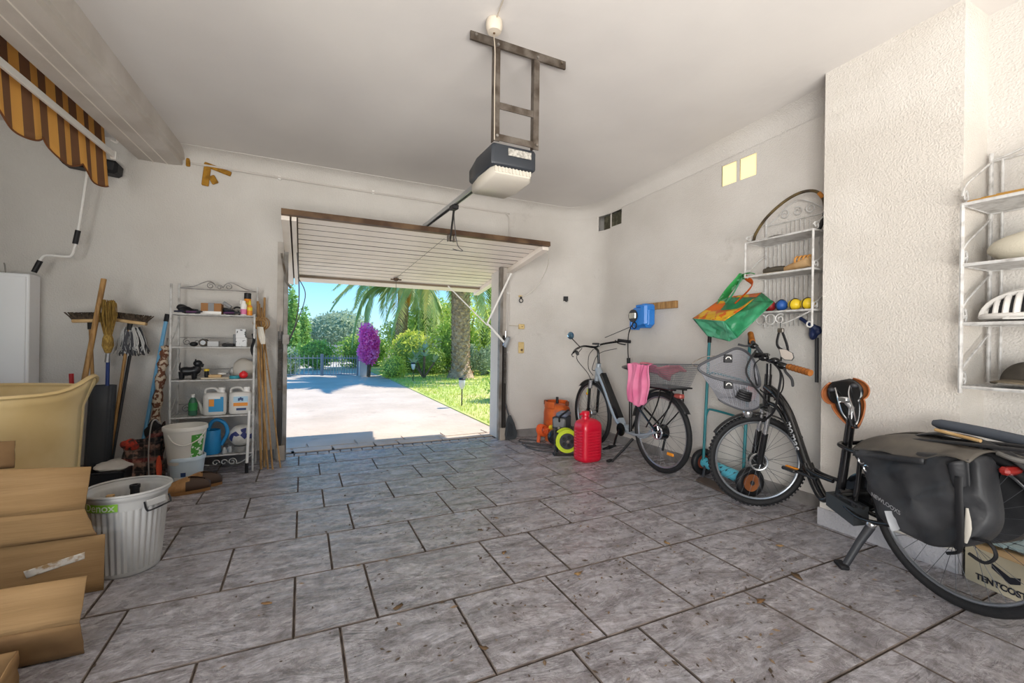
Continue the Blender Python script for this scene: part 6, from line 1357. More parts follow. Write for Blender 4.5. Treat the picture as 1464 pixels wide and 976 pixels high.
# ------------------------------------------------------------------ bicycles
M_TYRE = mat('tyre_rubber', '1E1E20', .7, bump=.5, bs=140, bdist=.003); M_RIM = mat('grey_rim', 'A4A8AE', .3, metal=.8); M_BKB = mat('gloss_black_paint', '141416', .22, coat=.4); M_BKG = mat('satin_silver_frame', 'A9B3BC', .35, metal=.3)
M_CHR = mat('bike_chrome', 'C9CACC', .2, metal=.9); M_SPK = mat('spoke_steel', '5A5C60', .45, metal=.5); M_REF = mat('orange_reflector', 'F0951E', .25); M_REDR = mat('red_reflector', '8E2622', .25)
M_FEND = mat('black_fender', '2A2A2C', .35); M_GRIP = mat('brown_cork_grip', '94561F', .6, col2='A9682B', vs_=30)
class BK:
    def __init__(s, X, Y, th, lean=0.0): s.o = Vector((X, Y, 0)); s.f = Vector((math.cos(th), math.sin(th), 0)); s.l = Vector((-math.sin(th), math.cos(th), 0)); s.k = lean
    def __call__(s, x, z, off=0.0): return s.o+s.f*x+s.l*(off+s.k*z)+Vector((0, 0, z))
def wheel(t, c, nrm, R, prefix, spk=32, knob=False, disc=0, hub=.028, discside=1, motor=0):
    nrm = Vector(nrm).normalized(); tw = .021
    MB().torus(c, nrm, R-tw, tw, 64, 10).build('tyre', M_TYRE, t)
    if knob:
        mb = MB(); A = axis_mat(c, nrm)
        for i in range(72):
            a = 2*PI*i/72
            for o in (-.011, .011): p = Matrix.Rotation(a, 4, 'Z') @ Vector((R-.001, 0, o)); mb.box((R-.002, 0, o), (.009, .013, .014), M=A @ Matrix.Rotation(a+(.04 if o > 0 else 0), 4, 'Z'))
        mb.build('tread', M_TYRE, t, smooth=False, kind='stuff')
    MB().torus(c, nrm, R-2*tw-.004, .009, 64, 8).build('rim', M_RIM, t)
    A = axis_mat(c, nrm); mb = MB(); rr = R-2*tw-.008
    for i in range(spk):
        a = 2*PI*i/spk; s_ = .022 if i % 2 else -.022; b = a+(.9 if (i//2) % 2 else -.9); mb.tube([A @ Vector((hub*math.cos(b), hub*math.sin(b), s_)), A @ Vector((rr*math.cos(a), rr*math.sin(a), 0))], .0011, 4)
    mb.build('spokes', M_SPK, t)
    MB().tube([c-nrm*.035, c+nrm*.035], hub if not motor else motor, 20).build('hub', M_CHR if not motor else M_BKB, t)
    MB().tube([c-nrm*.055, c+nrm*.055], .008, 8).build('axle', M_STEEL, t)
    if disc:
        cc = Vector(c)+nrm*.040*discside; mb = MB().torus(cc, nrm, disc-.010, .0075, 36, 6); A2 = axis_mat(cc, nrm)
        for i in range(6): a = i*PI/3; mb.tube([A2 @ Vector((.02*math.cos(a), .02*math.sin(a), 0)), A2 @ Vector(((disc-.012)*math.cos(a+.5), (disc-.012)*math.sin(a+.5), 0))], .003, 4)
        mb.build('brake_disc', M_CHR, t)
def fender(t, c, nrm, up, R, a0, a1, w_=.030, name='mudguard', m=None):
    nrm = Vector(nrm).normalized(); up = Vector(up).normalized(); fw = nrm.cross(up).normalized()
    def f(u, v):
        a = a0+(a1-a0)*u; rad = up*math.cos(a)+fw*math.sin(a); b = (v-.5)*PI*.9
        return Vector(c)+rad*(R+.006*math.cos(b)*2-.012)+nrm*w_*math.sin(b)
    MB().grid(f, 30, 6).build(name, m or M_FEND, t, thick=.002)
UP = Vector((0, 0, 1))
# ---- bike 1: silver e-bike
Q = BK(2.70, 2.78, 1.52)
t = thing('bicycle', 'silver electric bicycle with rear basket leaning by the right wall', 'bicycle', tuple(Q(0, 0)))
Rw = .335
wheel(t, Q(0, Rw), Q.l, Rw, 'rear', disc=.065, discside=1, motor=.062); wheel(t, Q(1.04, Rw), Q.l, Rw, 'front', disc=.06)
fender(t, Q(0, Rw), Q.l, UP, Rw+.022, -1.0, 1.35); fender(t, Q(1.04, Rw), Q.l, UP, Rw+.018, -.75, .75)
def T(pts, r, n=10, m=M_BKG, nm='frame_tube', k=4, flat=None): return MB().tube(sm([Q(*p) for p in pts], k), r, n, flat=flat).build(nm, m, t)
MB().tube([Q(.965, .66), Q(.93, .855)], .024, 12).build('head_tube', M_BKG, t)
T([(.945, .80), (.80, .62), (.62, .36), (.50, .28)], [.035]*13, m=M_BKG, nm='down_tube')
def dtp(u, off, up_): 
    a, b = Vector((.90, .72)), Vector((.60, .32)); p = a.lerp(b, u); d = (b-a).normalized(); nn = Vector((-d.y, d.x)); 
    if nn.y < 0: nn = -nn
    q = p+nn*up_; return Q(q.x, q.y, off)
mb = MB(); V = [dtp(u, o, h) for u in (0, 1) for o in (-.028, .028) for h in (.032, .075)]; mb.add(V, [(0, 1, 3, 2), (4, 6, 7, 5), (0, 4, 5, 1), (2, 3, 7, 6), (0, 2, 6, 4), (1, 5, 7, 3)]).build('battery', M_BKB, t, smooth=False)
mb = MB(); V = [dtp(u, o, h) for u in (1.0, 1.12) for o in (-.03, .03) for h in (.02, .07)]; mb.add(V, [(0, 1, 3, 2), (4, 6, 7, 5), (0, 4, 5, 1), (2, 3, 7, 6), (0, 2, 6, 4), (1, 5, 7, 3)]).build('battery_mount', M_BKG, t, smooth=False)
T([(.40, .25), (.405, .50), (.41, .70)], .016, m=M_BKB, nm='seat_tube'); T([(.41, .70), (.41, .83)], .012, m=M_BKB, nm='seat_post')
MB().ell(Q(.40, .845), (.06, .12, .025)).build('saddle', M_BKB, t)
T([(.53, .28), (.40, .25), (.30, .24), (.19, .26), (.10, .335)], .017, nm='chain_stay', m=M_BKG)
for o in (-.05, .05):
    MB().tube(sm([Q(.42, .25, o*.6), Q(.2, .27, o), Q(0, Rw, o)], 4), .010, 8).build('chain_stay', M_BKG, t); MB().tube([Q(.41, .60, o*.3), Q(0, Rw, o)], .009, 8).build('seat_stay', M_BKB, t)
for o in (-.055, .055): MB().tube([Q(1.00, .66, o), Q(1.035, Rw, o)], [.017, .014], 10).build('fork_leg', M_BKB, t)
MB().tube([Q(.985, .665, -.06), Q(.985, .665, .06)], .018, 10).build('fork_crown', M_BKB, t); MB().tube([Q(.985, .60, .06), Q(.975, .68, .06)], .02, 10).build('fork_cap', M_CHR, t)
T([(.93, .855), (.94, .93), (.95, .985), (1.0, 1.01)], .014, m=M_BKB, nm='stem')
bc2 = (1.0, 1.02)
def H(x, z, off): return Q(x, z, off)
MB().tube(sm([H(.80, .97, .375), H(.88, 1.0, .30), H(.98, 1.03, .15), H(1.0, 1.02, 0), H(.98, 1.05, -.06), H(.86, 1.075, -.13), H(.78, 1.085, -.18)], 5), .011, 8).build('handlebar', M_BKB, t)
for o1, o2, z0 in ((.39, .33, .965), (-.215, -.155, 1.085)):
    MB().tube([H(.70, z0-.005, o1), H(.82, z0+.01, o2)], .016, 10).build('grip', M_BLACK, t); MB().tube(sm([H(.87, z0+.01, o2), H(.86, z0-.02, (o1+o2)/2), H(.78, z0-.035, o1)], 4), .006, 6).build('brake_lever', M_BKB, t)
MB().tube([H(.90, 1.02, .24), H(.97, 1.11, .30)], .005, 6).build('mirror_arm', M_BLACK, t); A = axis_mat(H(.97, 1.135, .31), -Q.f); MB().lathe([(0, -.012), (.035, -.008), (.038, 0), (.034, .003), (0, .003)], 20, A).build('mirror', mat('mirror_blue_grey', '5C7C92', .1, metal=.7), t)
MB().box(H(.99, 1.055, .0), (.05, .07, .02), b=.006).build('display', M_DARK, t)
for P in ([(.90, 1.01, .22), (1.10, .90, .16), (1.06, .75, .05), (1.0, .66, .04)], [(.90, 1.01, -.2), (1.08, .95, -.1), (1.02, .80, .02), (.95, .78, .03)], [(1.0, 1.0, .02), (1.07, .93, .03), (1.06, .80, .04), (.97, .73, .04)]): MB().tube(sm([Q(*p) for p in P], 6), .0035, 6).build('cable', M_BLACK, t)
# crank
MB().tube([Q(.50, .27, -.05), Q(.50, .27, .055)], .035, 18).build('motor_housing', M_BKG, t); MB().tube([Q(.47, .27, .055), Q(.47, .27, .062)], .06, 24).build('chainring', M_BKB, t)
MB().tube(sm([Q(.47, .27, .075), Q(.50, .18, .09), Q(.52, .105, .095)], 3), .010, 8).build('crank_arm', M_BKB, t); MB().tube(sm([Q(.47, .27, -.075), Q(.44, .36, -.09), Q(.42, .43, -.095)], 3), .010, 8).build('crank_arm', M_BKB, t)
pc = Q(.52, .10, .145)
mb = MB(); 
for a, b in (((-.05, -.035), (.05, -.035)), ((-.05, .035), (.05, .035)), ((-.05, -.035), (-.05, .035)), ((.05, -.035), (.05, .035)), ((0, -.035), (0, .035))): mb.tube([pc+Q.f*a[0]+Q.l*a[1]+UP*a[0]*-.5, pc+Q.f*b[0]+Q.l*b[1]+UP*b[0]*-.5], .008, 6)
mb.build('pedal', M_BLACK, t)
MB().tube([Q(.30, .22, .05), Q(.34, .12, .12), Q(.40, .005, .20)], [.012, .011, .010], 8).build('kickstand', M_BLACK, t); MB().box(Q(.41, .012, .215), (.07, .035, .018), rz=.3, b=.004).build('kickstand_foot', M_BLACK, t)
# rack and basket
M_MESH = mat('dark_wire', '4B4C50', .5, metal=.3)
for o in (-.055, .055):
    MB().tube(sm([Q(.22, .70, o), Q(.0, .70, o), Q(-.22, .705, o)], 3), .007, 8).build('rack_rail', M_BKB, t); MB().tube(sm([Q(-.05, .70, o), Q(-.02, .56, o*1.2), Q(.10, .36, o*1.3)], 4), .006, 8).build('rack_stay', M_BKB, t); MB().tube(sm([Q(-.18, .70, o), Q(-.16, .56, o*1.2), Q(.02, .38, o*1.3)], 4), .006, 8).build('rack_stay', M_BKB, t)
def mesh_basket(nm, corners_b, corners_t, step, par, m, rimr=.005, wr=.0014, solid_bottom=None):
    b = [Vector(p) for p in corners_b]; tt = [Vector(p) for p in corners_t]; mb = MB(); n = len(b)
    for i in range(n):
        j = (i+1) % n; Lh = (tt[j]-tt[i]).length; nu = max(3, int(Lh/step)); nv = max(3, int((tt[i]-b[i]).length/step))
        for k in range(nu): u = k/nu; mb.tube([b[i].lerp(b[j], u), tt[i].lerp(tt[j], u)], wr, 3, cap=False)
        for k in range(1, nv): v = k/nv; mb.tube([b[i].lerp(tt[i], v), b[j].lerp(tt[j], v)], wr, 3, cap=False)
    if n == 4:
        nu = max(3, int((b[1]-b[0]).length/step)); nv = max(3, int((b[3]-b[0]).length/step))
        for k in range(1, nu): u = k/nu; mb.tube([b[0].lerp(b[1], u), b[3].lerp(b[2], u)], wr, 3, cap=False)
        for k in range(1, nv): v = k/nv; mb.tube([b[0].lerp(b[3], v), b[1].lerp(b[2], v)], wr, 3, cap=False)
    bt = thing('wire_basket', '', 'basket', tuple(b[0])) if par is None else par
    mb.build('wire_mesh', m, bt, smooth=False, kind='stuff'); MB().tube(tt, rimr, 6, closed=True).build('rim', m, bt); MB().tube(b, rimr*.7, 6, closed=True).build('bottom_wire', m, bt)
    return bt
bt = thing('rear_basket', 'dark wire mesh basket on the rear rack of silver bicycle', 'basket', tuple(Q(0, .715)))
CB = [Q(.15, .715, .11), Q(-.19, .72, .11), Q(-.19, .72, -.12), Q(.15, .715, -.12)]; CT = [Q(.21, .885, .15), Q(-.25, .905, .15), Q(-.25, .905, -.16), Q(.21, .885, -.16)]
mesh_basket('b', CB, CT, .016, bt, mat('light_wire_mesh', '77797D', .5, metal=.3))
MB().add([Q(.16, .712, .105), Q(-.22, .715, .105), Q(-.22, .715, -.115), Q(.16, .712, -.115)], [(0, 1, 2, 3)]).build('base_plate', M_FEND, bt, thick=.012, smooth=False)
MB().box(Q(-.20, .655, .0), (.08, .05, .035), rz=1.52, b=.01).build('rear_reflector', mat('dusty_red_lamp', 'A8524A', .4), t, ang=30)
# reflectors on wheels
for c, a in ((Q(0, Rw), -.9), (Q(1.04, Rw), 1.9)):
    p = Vector(c)+Q.f*math.cos(a)*.20*(-1)+UP*math.sin(a)*.20; MB().box(p+Q.l*.012, (.075, .012, .026), rz=1.52, b=.005).build('wheel_reflector', M_REF, t, smooth=False)
MB().tube([Q(.0, Rw-.03, -.05), Q(.03, .17, -.045)], .010, 6).build('derailleur', M_BLACK, t)
MB().box(Q(1.03, .56, .062), (.01, .012, .05)).build('fork_sticker', M_YG, t, smooth=False)
# pink cloth
M_PK = mat('pink_towel', 'EE8FB2', .85, col2='E377A0', vs_=7, tr=.15, bump=.3, bs=150)
def draped(u, v):
    # v: 0 inside basket, .4 at rim, 1 bottom outside
    x = .215-.28*u+.012*math.sin(3*v*PI+u*5)
    w_ = .014*math.sin(u*19+1)*min(1, v*1.6)+.008*math.sin(u*33+v*4)
    if v < .25: s_ = v/.25; return Q(x, .895-.07*(1-s_)+.01*math.sin(u*8), .155-.13*(1-s_))
    s_ = (v-.25)/.75; taper = 1-.12*s_
    return Q(.09+(x-.09)*taper+.0*s_, .895-(.355-.04*abs(u-.45)*2)*s_+.003*math.sin(u*22), .168+w_+.012*s_)
cl = MB().grid(draped, 40, 34).build('pink_towel', M_PK, thick=.006); tag(cl, 'pink towel draped over the front of the rear basket', 'towel')
M_PK2 = mat('faded_pink_cloth', 'D4808E', .85, col2='C06A7A', vs_=9)
def inside(u, v): return Q(.16-.34*u, .888+.018*math.sin(u*7)-.12*v*(.35+.65*math.sin(PI*min(1, u*1.15)))**1.3-.02*math.sin(v*5+u*9)*v, .10-.16*v+.03*math.sin(u*11))
cl = MB().grid(inside, 30, 12).build('pink_shirt', M_PK2, thick=.012); tag(cl, 'faded pink shirt bunched inside the rear basket', 'cloth')

# ---- bike 2: black step-through bike
B = BK(2.463, .86, 1.327)
t = thing('bicycle', 'black step-through electric bicycle with panniers in the right foreground', 'bicycle', tuple(B(0, 0)))
Rr, Rf = .345, .30
fc = Vector((2.742, 1.955, Rf)); fn = Vector((math.sin(2.50), -math.cos(2.50), 0))       # steered front wheel
wheel(t, B(0, Rr), B.l, Rr, 'rear', disc=.0, hub=.03); wheel(t, fc, fn, Rf, 'front', knob=True, disc=.062, discside=-1 if fn.dot(Vector((-1, -1, 0))) < 0 else 1, motor=.045)
fd = Vector((math.cos(2.50), math.sin(2.50), 0))
fender(t, fc, fn, UP, Rf+.022, -1.0, 1.0, .030); fender(t, B(0, Rr), B.l, UP, Rr+.022, -1.55, .9, .032)
def S(pts, r, m=M_BKB, nm='frame_tube', n=12, k=5): return MB().tube(sm([B(*p) for p in pts], k), r, n).build(nm, m, t)
S([(1.045, .80), (.96, .755), (.875, .665), (.81, .54), (.745, .40), (.715, .35)], .027, nm='main_tube')
S([(1.04, .70), (.96, .68), (.89, .60), (.84, .52)], .012, nm='brace_tube')
for o in (-.022, .022): S([(.735, .375, o), (.66, .35, o), (.545, .345, o)], .011, nm='side_tube')
for o in (-.02, .02): S([(.73, .39, o), (.66, .27, o), (.612, .225, o), (.57, .245, o), (.53, .27, o)], .015, nm='lower_tube')
S([(.53, .26), (.50, .45), (.468, .69)], .021, nm='seat_tube'); MB().tube([B(.468, .685), B(.465, .755)], .015, 12).build('seat_post', M_CHR, t); MB().tube([B(.469, .675), B(.467, .695)], .025, 12).build('seat_clamp', M_BKB, t)
S([(.517, .555, .0), (.49, .55, .04), (.35, .545, .07), (.2, .60, .08)], .011, nm='rack_loop'); S([(.517, .555, .0), (.49, .56, -.04), (.35, .60, -.07), (.2, .65, -.08)], .011, nm='rack_loop')
for o in (-.055, .055):
    S([(.40, .27, o), (.38, .40, o), (.365, .56, o)], .011, nm='seat_stay'); S([(.52, .27, o*.5), (.36, .22, o), (.15, .27, o), (0, Rr, o)], .011, nm='chain_stay')
S([(1.048, .66), (1.03, .88)], .021, nm='head_tube', k=1); S([(1.03, .86), (1.028, .95)], .016, nm='stem', k=1)
# motor box
V = [B(x, z, o) for (x, z) in ((.56, .285), (.56, .215), (.405, .165), (.405, .255)) for o in (-.045, .05)]
MB().add(V, [(0, 2, 4, 6), (1, 7, 5, 3), (0, 1, 3, 2), (2, 3, 5, 4), (4, 5, 7, 6), (6, 7, 1, 0)]).build('motor_box', mat('battery_box_grey', '34383C', .4), t, smooth=False)
MB().tube([B(.46, .31, -.07), B(.46, .31, -.062)], .085, 32).build('chainring', M_BKB, t); MB().tube([B(.46, .31, -.08), B(.46, .31, .08)], .02, 12).build('bottom_bracket', M_BKB, t)
MB().torus(B(.46, .31, -.075), B.l, .09, .007, 32, 6).build('chain_guard', M_BKB, t)
MB().tube([B(.46, .31, -.085), B(.60, .33, -.09)], .009, 8).build('crank_arm', M_BKB, t); MB().tube([B(.46, .31, .085), B(.32, .29, .09)], .009, 8).build('crank_arm', M_BKB, t)
def pedal2(c, fx, lx):
    mb = MB().box(c, (.095, .065, .02), rz=1.327, b=.006); mb.build('pedal', M_BKB, t, smooth=False); MB().box(c+UP*.011, (.08, .014, .008), rz=1.327).build('pedal_reflector', M_REF, t, smooth=False)
pedal2(B(.775, .345, .06), 0, 0); MB().tube([B(.60, .34, .07), B(.77, .345, .07)], .008, 8).build('crank_arm', M_BKB, t)
# fork following the steered wheel
ct = B(1.045, .66)
for sg in (-1, 1):
    a = fc+fn*.058*sg; b = Vector((ct.x, ct.y, .66))+fn*.058*sg; MB().tube([a, a.lerp(b, .55)], .019, 12).build('fork_leg', M_BKB, t); MB().tube([a.lerp(b, .5), b], .014, 10).build('fork_stanchion', M_CHR, t)
MB().tube([Vector((ct.x, ct.y, .66))-fn*.075, Vector((ct.x, ct.y, .66))+fn*.075], .021, 10).build('fork_crown', M_BKB, t)
# handlebar
hcn = B(1.026, .955); Rg, Rg1 = Vector((2.66, 1.70, .94)), Vector((2.62, 1.545, .912)); Lg, Lg1 = Vector((2.745, 2.00, 1.09)), Vector((2.80, 2.055, 1.145))
MB().tube(sm([Rg, Vector((2.69, 1.765, .955)), hcn+Vector((0, .0, .012)), Vector((2.73, 1.90, .985)), Vector((2.735, 1.95, 1.04)), Lg], 5), .012, 8).build('handlebar', M_DARK, t)
MB().tube([Rg, Rg.lerp(Rg1, .5), Rg1], [.017, .019, .019], 14).build('grip', M_GRIP, t); MB().tube([Lg, Lg1], .019, 14).build('grip', M_GRIP, t)
mb = MB(); d = (Rg1-Rg).normalized()
for k in range(6): mb.torus(Rg.lerp(Rg1, .1+.15*k), d, .0185, .0022, 16, 4)
mb.build('grip_rings', mat('grip_dark_band', '6A3C16', .7), t)
MB().tube(sm([Rg+Vector((0, .02, -.01)), Rg+Vector((-.04, -.01, -.03)), Vector((2.60, 1.64, .87)), Vector((2.58, 1.62, .83))], 5), [.011]+[.008]*14+[.006], 8).build('brake_lever', M_DARK, t)
MB().tube(sm([Lg+Vector((-.0, -.02, -.01)), Lg+Vector((-.05, .0, -.03)), Lg+Vector((-.09, .04, -.02))], 5), .007, 8).build('brake_lever', M_DARK, t)
for p, s_ in ((hcn+Vector((-.01, .03, .03)), .028), (hcn+Vector((-.03, .07, .045)), .024), (hcn+Vector((-.02, -.05, .015)), .026), (Rg+Vector((0, .03, 0)), .026), (Vector((2.74, 1.985, 1.06)), .025)): MB().ell(p, (s_, s_*1.2, s_*.8), 12, 8).build('bar_control', M_BKB, t)
MB().box(hcn+Vector((-.02, .04, .05)), (.06, .09, .022), rz=.3, b=.008).build('display', M_BKB, t)
# mirror
MB().tube(sm([Vector((2.68, 1.76, .97)), Vector((2.675, 1.75, 1.02)), Vector((2.665, 1.75, 1.045)), Vector((2.65, 1.735, 1.045))], 4), .006, 8).build('mirror_stem', M_BLACK, t)
mc = Vector((2.655, 1.715, 1.022)); mz = Vector((-.82, -.55, .05)).normalized(); mx = Vector((.55, -.82, 0)).normalized(); my = mz.cross(mx); MM = Matrix.Translation(mc) @ Matrix((mx, my, mz)).transposed().to_4x4() @ Matrix.Diagonal((.8, .85, 1, 1))
poly = [(-.045, .03), (-.03, -.03), (-.005, -.052), (.045, -.055), (.058, -.035), (.05, .0), (.0, .028)]
MB().prism(poly, .014, MM @ Matrix.Translation((0, 0, -.014))).build('mirror_shell', M_BLACK, t); MB().prism([(x*.88, y*.88-.001) for x, y in poly], .002, MM).build('mirror_glass', mat('warm_mirror_glass', '8F857C', .45), t)
# bell-like hanging carabiner strap above the mirror
sh = thing('hanging_clip', 'black looped strap with clip hanging from the shelf scroll', 'strap', (2.83, 1.86, 1.06))
MB().tube(sm([(2.83, 1.862, 1.215), (2.83, 1.862, 1.17)], 2), .004, 6).build('ring_wire', M_CHR, sh); MB().box((2.83, 1.86, 1.165), (.02, .04, .03), b=.005).build('clip', M_STEEL, sh, smooth=False)
MB().tube(sm([(2.83, 1.872, 1.15), (2.83, 1.885, 1.09), (2.83, 1.875, 1.055), (2.83, 1.84, 1.03), (2.83, 1.815, 1.02), (2.83, 1.815, 1.06), (2.83, 1.848, 1.15)], 5), .009, 6, flat=.5).build('loop', M_BLACK, sh)
# cables
for P, r in (([hcn+Vector((-.02, .1, .03)), Vector((2.50, 1.80, 1.03)), Vector((2.42, 1.80, .90)), Vector((2.52, 1.75, .74)), Vector((2.62, 1.80, .70)), Vector((2.70, 1.9, .66))], .006), ([hcn+Vector((0, -.03, 0)), Vector((2.62, 1.72, .90)), Vector((2.60, 1.72, .78)), Vector((2.62, 1.76, .66)), Vector((2.66, 1.86, .58))], .007), ([hcn+Vector((0, 0, .02)), Vector((2.60, 1.70, .90)), Vector((2.64, 1.72, .80)), B(.98, .72)], .004), ([hcn+Vector((-.02, .05, .02)), Vector((2.56, 1.85, .93)), Vector((2.60, 1.85, .80)), B(1.0, .74)], .004)): MB().tube(sm(P, 7), r, 7).build('cable', M_BLACK, t)
lg = Vector((2.66, 1.90, .60)); MB().ell(lg+Vector((-.06, .02, .03)), (.03, .03, .035), 14, 10).build('headlamp', M_CHR, t)
# lettering on the main tube
M_LW = mat('frame_lettering', 'E6E6E8', .4)
tube_c = sm([B(.96, .755), B(.875, .665), B(.81, .54), B(.745, .40)], 12)
def along(s_):
    s_ = max(0, min(1, s_))*(len(tube_c)-1); i = min(int(s_), len(tube_c)-2); return tube_c[i].lerp(tube_c[i+1], s_-i), (tube_c[i+1]-tube_c[i]).normalized()
def wrapt(c):
    p, d = along(.66+c.x/.62); nr = B.l.copy(); q = d.cross(nr).normalized()
    if q.dot(B.f) > 0: q = -q
    a = c.y/.0285; return p+(nr*math.cos(a)+q*math.sin(a))*.0285
lettering('momas', .078, M_LW, t, (0, 0, 0), (1, 0, 0), (0, 0, 1), bold=.001, wrap=wrapt, shear=.2)
# saddle, folded nose-down
sc = B(.498, .805); sn = (-B.f*.35+B.l*.9+UP*.12).normalized()            # underside faces this way
su = (UP-sn*UP.dot(sn)).normalized(); sw = su.cross(sn).normalized(); SM = Matrix.Translation(sc) @ Matrix((sw, su, sn)).transposed().to_4x4() @ Matrix.Rotation(.30, 4, 'Z') @ Matrix.Diagonal((1.18, 1, 1, 1))
def sad(u, v, k=1.0):      # outline width along su: wide at top, nose at bottom
    y = .085-.25*v; w_ = (.088*math.sin(PI*min(1, (v+.05)*1.1))**.5 if v < .42 else .0) ; w_ = .088 if False else (.092*math.sqrt(max(0, 1-((v-.26)/.30)**2)) if v < .40 else .092*math.sqrt(1-(.14/.30)**2)*(1-(v-.40)/.60)**1.2*.72+.026*math.sqrt(max(0, 1-((v-.72)/.28)**2)) if v > .44 else .075)
    a = PI*u; return SM @ Vector((w_*k*math.cos(a), y, -.045*math.sin(a)*k+.006))
MB().grid(sad, 20, 28).build('saddle_cover', mat('saddle_tan', 'A8653A', .5, col2='8E5029', vs_=6), t, thick=.006, ang=60)
def sad2(u, v): p = sad(0, v); q = sad(1, v); m_ = p.lerp(q, .12+.76*u); return m_+sn*(-.004+.006*math.sin(PI*u))
MB().grid(sad2, 10, 28).build('saddle_base', M_BKB, t, thick=.004, ang=60)
for sg in (-1, 1): MB().tube(sm([SM @ Vector((.03*sg, .05, .01)), SM @ Vector((.022*sg, .0, .035)), SM @ Vector((.022*sg, -.08, .035)), SM @ Vector((.012*sg, -.13, .01))], 4), .004, 6).build('saddle_rail', M_CHR, t); MB().ell(SM @ Vector((.045*sg, .045, .012)), (.018, .018, .012)).build('saddle_spring', M_DARK, t)
MB().box(SM @ Vector((0, -.02, .035)), (.035, .045, .03), b=.006).build('saddle_clamp', M_CHR, t); MB().tube([B(.466, .75), SM @ Vector((0, -.02, .03))], .014, 10).build('seat_post_top', M_CHR, t)
MB().tube(sm([SM @ Vector((0, -.10, .02)), SM @ Vector((.0, -.15, .035)), SM @ Vector((.01, -.165, .01)), SM @ Vector((.0, -.12, .0))], 4), .005, 6).build('saddle_strap', M_BLACK, t)
lettering('M1', .035, M_LW, t, B(.513, .36, .0225), UP, -B.f, bold=.001) if False else None
# rear rack, lamp, stays
for o in (-.06, .06): S([(.36, .60, o), (.1, .665, o), (-.22, .70, o), (-.34, .70, o*.6)], .008, nm='rack_rail', m=M_FEND); S([(-.12, .69, o), (-.08, .5, o*1.2), (0, Rr+.02, o)], .006, nm='rack_stay')
MB().tube(sm([B(-.16, .672, .05), B(-.24, .665, .07), B(-.36, .675, .03), B(-.36, .675, -.03), B(-.24, .69, -.05)], 5), .009, 8).build('rack_end', mat('dusty_grey_rack', '8C8A86', .5, metal=.4), t)
MB().box(B(-.19, .615, .035), (.09, .035, .030), rz=1.327-PI/2, b=.01).build('tail_lamp', M_REDR, t, ang=30)
MB().tube([B(.317, .20, .05), B(.325, .12, .11), B(.338, .012, .172)], [.020, .017, .015], 10).build('kickstand', M_DARK, t); MB().box(B(.345, .012, .185), (.075, .04, .02), rz=.9, b=.005).build('kickstand_foot', M_BLACK, t); MB().ell(B(.315, .21, .05), (.022, .022, .022)).build('kickstand_pivot', M_CHR, t)
MB().tube(sm([B(0, Rr, .055), B(-.05, .26, .06), B(-.0, .22, .05)], 4), .007, 6).build('axle_cable', M_BLACK, t)
# roll on the rack
solo(MB().tube(sm([B(.16, .725, -.10), B(-.05, .718, -.10), B(-.42, .69, -.08)], 5), [.014]+[.022]*10, 10), 'foam_tube', mat('slate_foam', '4A4F58', .8), 'long dark slate foam tube lying on top of the panniers', 'tube')
# panniers
M_PAN = mat('black_tarpaulin', '26272A', .5, col2='3A3B3E', vs_=4, bump=.3, bs=12, bdist=.02); M_PAND = mat('dusty_tarpaulin', '5E5850', .55, col2='4A4641', vs_=6, bump=.3, bs=14, bdist=.015)
pn = thing('pannier_bag', 'black tarpaulin pannier hanging on the camera side of rear rack', 'pannier', tuple(B(.05, .28, .12)), group='panniers of the black bicycle')
OUT = [(.31, .575), (.262, .44), (.208, .310), (.10, .270), (0, .262), (-.08, .290), (-.155, .345), (-.19, .43), (-.175, .56), (-.15, .655)]
def pan(sg, par):
    inn, out = .065*sg, .165*sg
    top = [(-.15, .655), (-.05, .645), (.10, .62), (.31, .575)]
    ring = OUT+top[1:-1]; n = len(ring); cx, cz_ = .04, .44; mb = MB(); V = []; levels = [(inn, 1.0), (inn+.35*(out-inn), 1.02), (inn+.8*(out-inn), 1.0), (out-.006*sg, .96), (out, .88), (out+.006*sg, .72), (out+.010*sg, .55), (out+.012*sg, .38), (out+.012*sg, .2), (out+.012*sg, .0)]
    rs = random.Random(9)
    ringd = sm([(x, z, 0) for x, z in ring], 4, closed=True); n = len(ringd)
    for li, (o, k) in enumerate(levels):
        for i, p in enumerate(ringd):
            X_, Z_ = cx+(p.x-cx)*k, cz_+(p.y-cz_)*k; wob = (.011*math.sin(26*X_+34*Z_)+.009*math.sin(41*X_-17*Z_+1)+.006*math.sin(70*Z_+20*X_))*(1 if li > 2 else .5 if li == 2 else 0)
            V.append(B(cx+(p.x-cx)*k, cz_+(p.y-cz_)*k, o+wob*sg))
    F = [(j*n+i, j*n+(i+1) % n, (j+1)*n+(i+1) % n, (j+1)*n+i) for j in range(len(levels)-1) for i in range(n)]+[tuple(range(n))[::-1]]
    if sg < 0: F = [f[::-1] for f in F]
    mb.add(V, F).build('body', M_PAN, par, ang=60)
pan(1, pn)
def flap(u, v): 
    x = .30-.46*u; z0 = .640+.045*math.sin(PI*min(1, u*1.3))*.6+.03*u; p0 = Vector((x+.0, z0, .0)); z1 = .575+.065*u+.012*math.sin(u*9); 
    o = .175*v; z = z0*(1-v)+z1*v+.018*math.sin(PI*v)-.006*math.sin(u*14+v*6)*v
    return B(x+.01*v, z, o)
MB().grid(flap, 30, 12).build('lid', M_PAND, pn, thick=.006, ang=60)
def drop(u, v): x = .29-.30*u; z1 = .575+.065*(.46-.0)*u*.65/.46*.46/.65 if False else .575+.065*(u*.30/.46); return B(x+.01, z1-.025*v-.0, .176+.004*v)
MB().grid(drop, 16, 2).build('lid_edge', M_PAN, pn, thick=.005)
def corner(u, v): return B(-.085-.06*u, .62+.03*u-(.06+.12*u)*v, .182-.02*v+.012*math.sin(5*u))
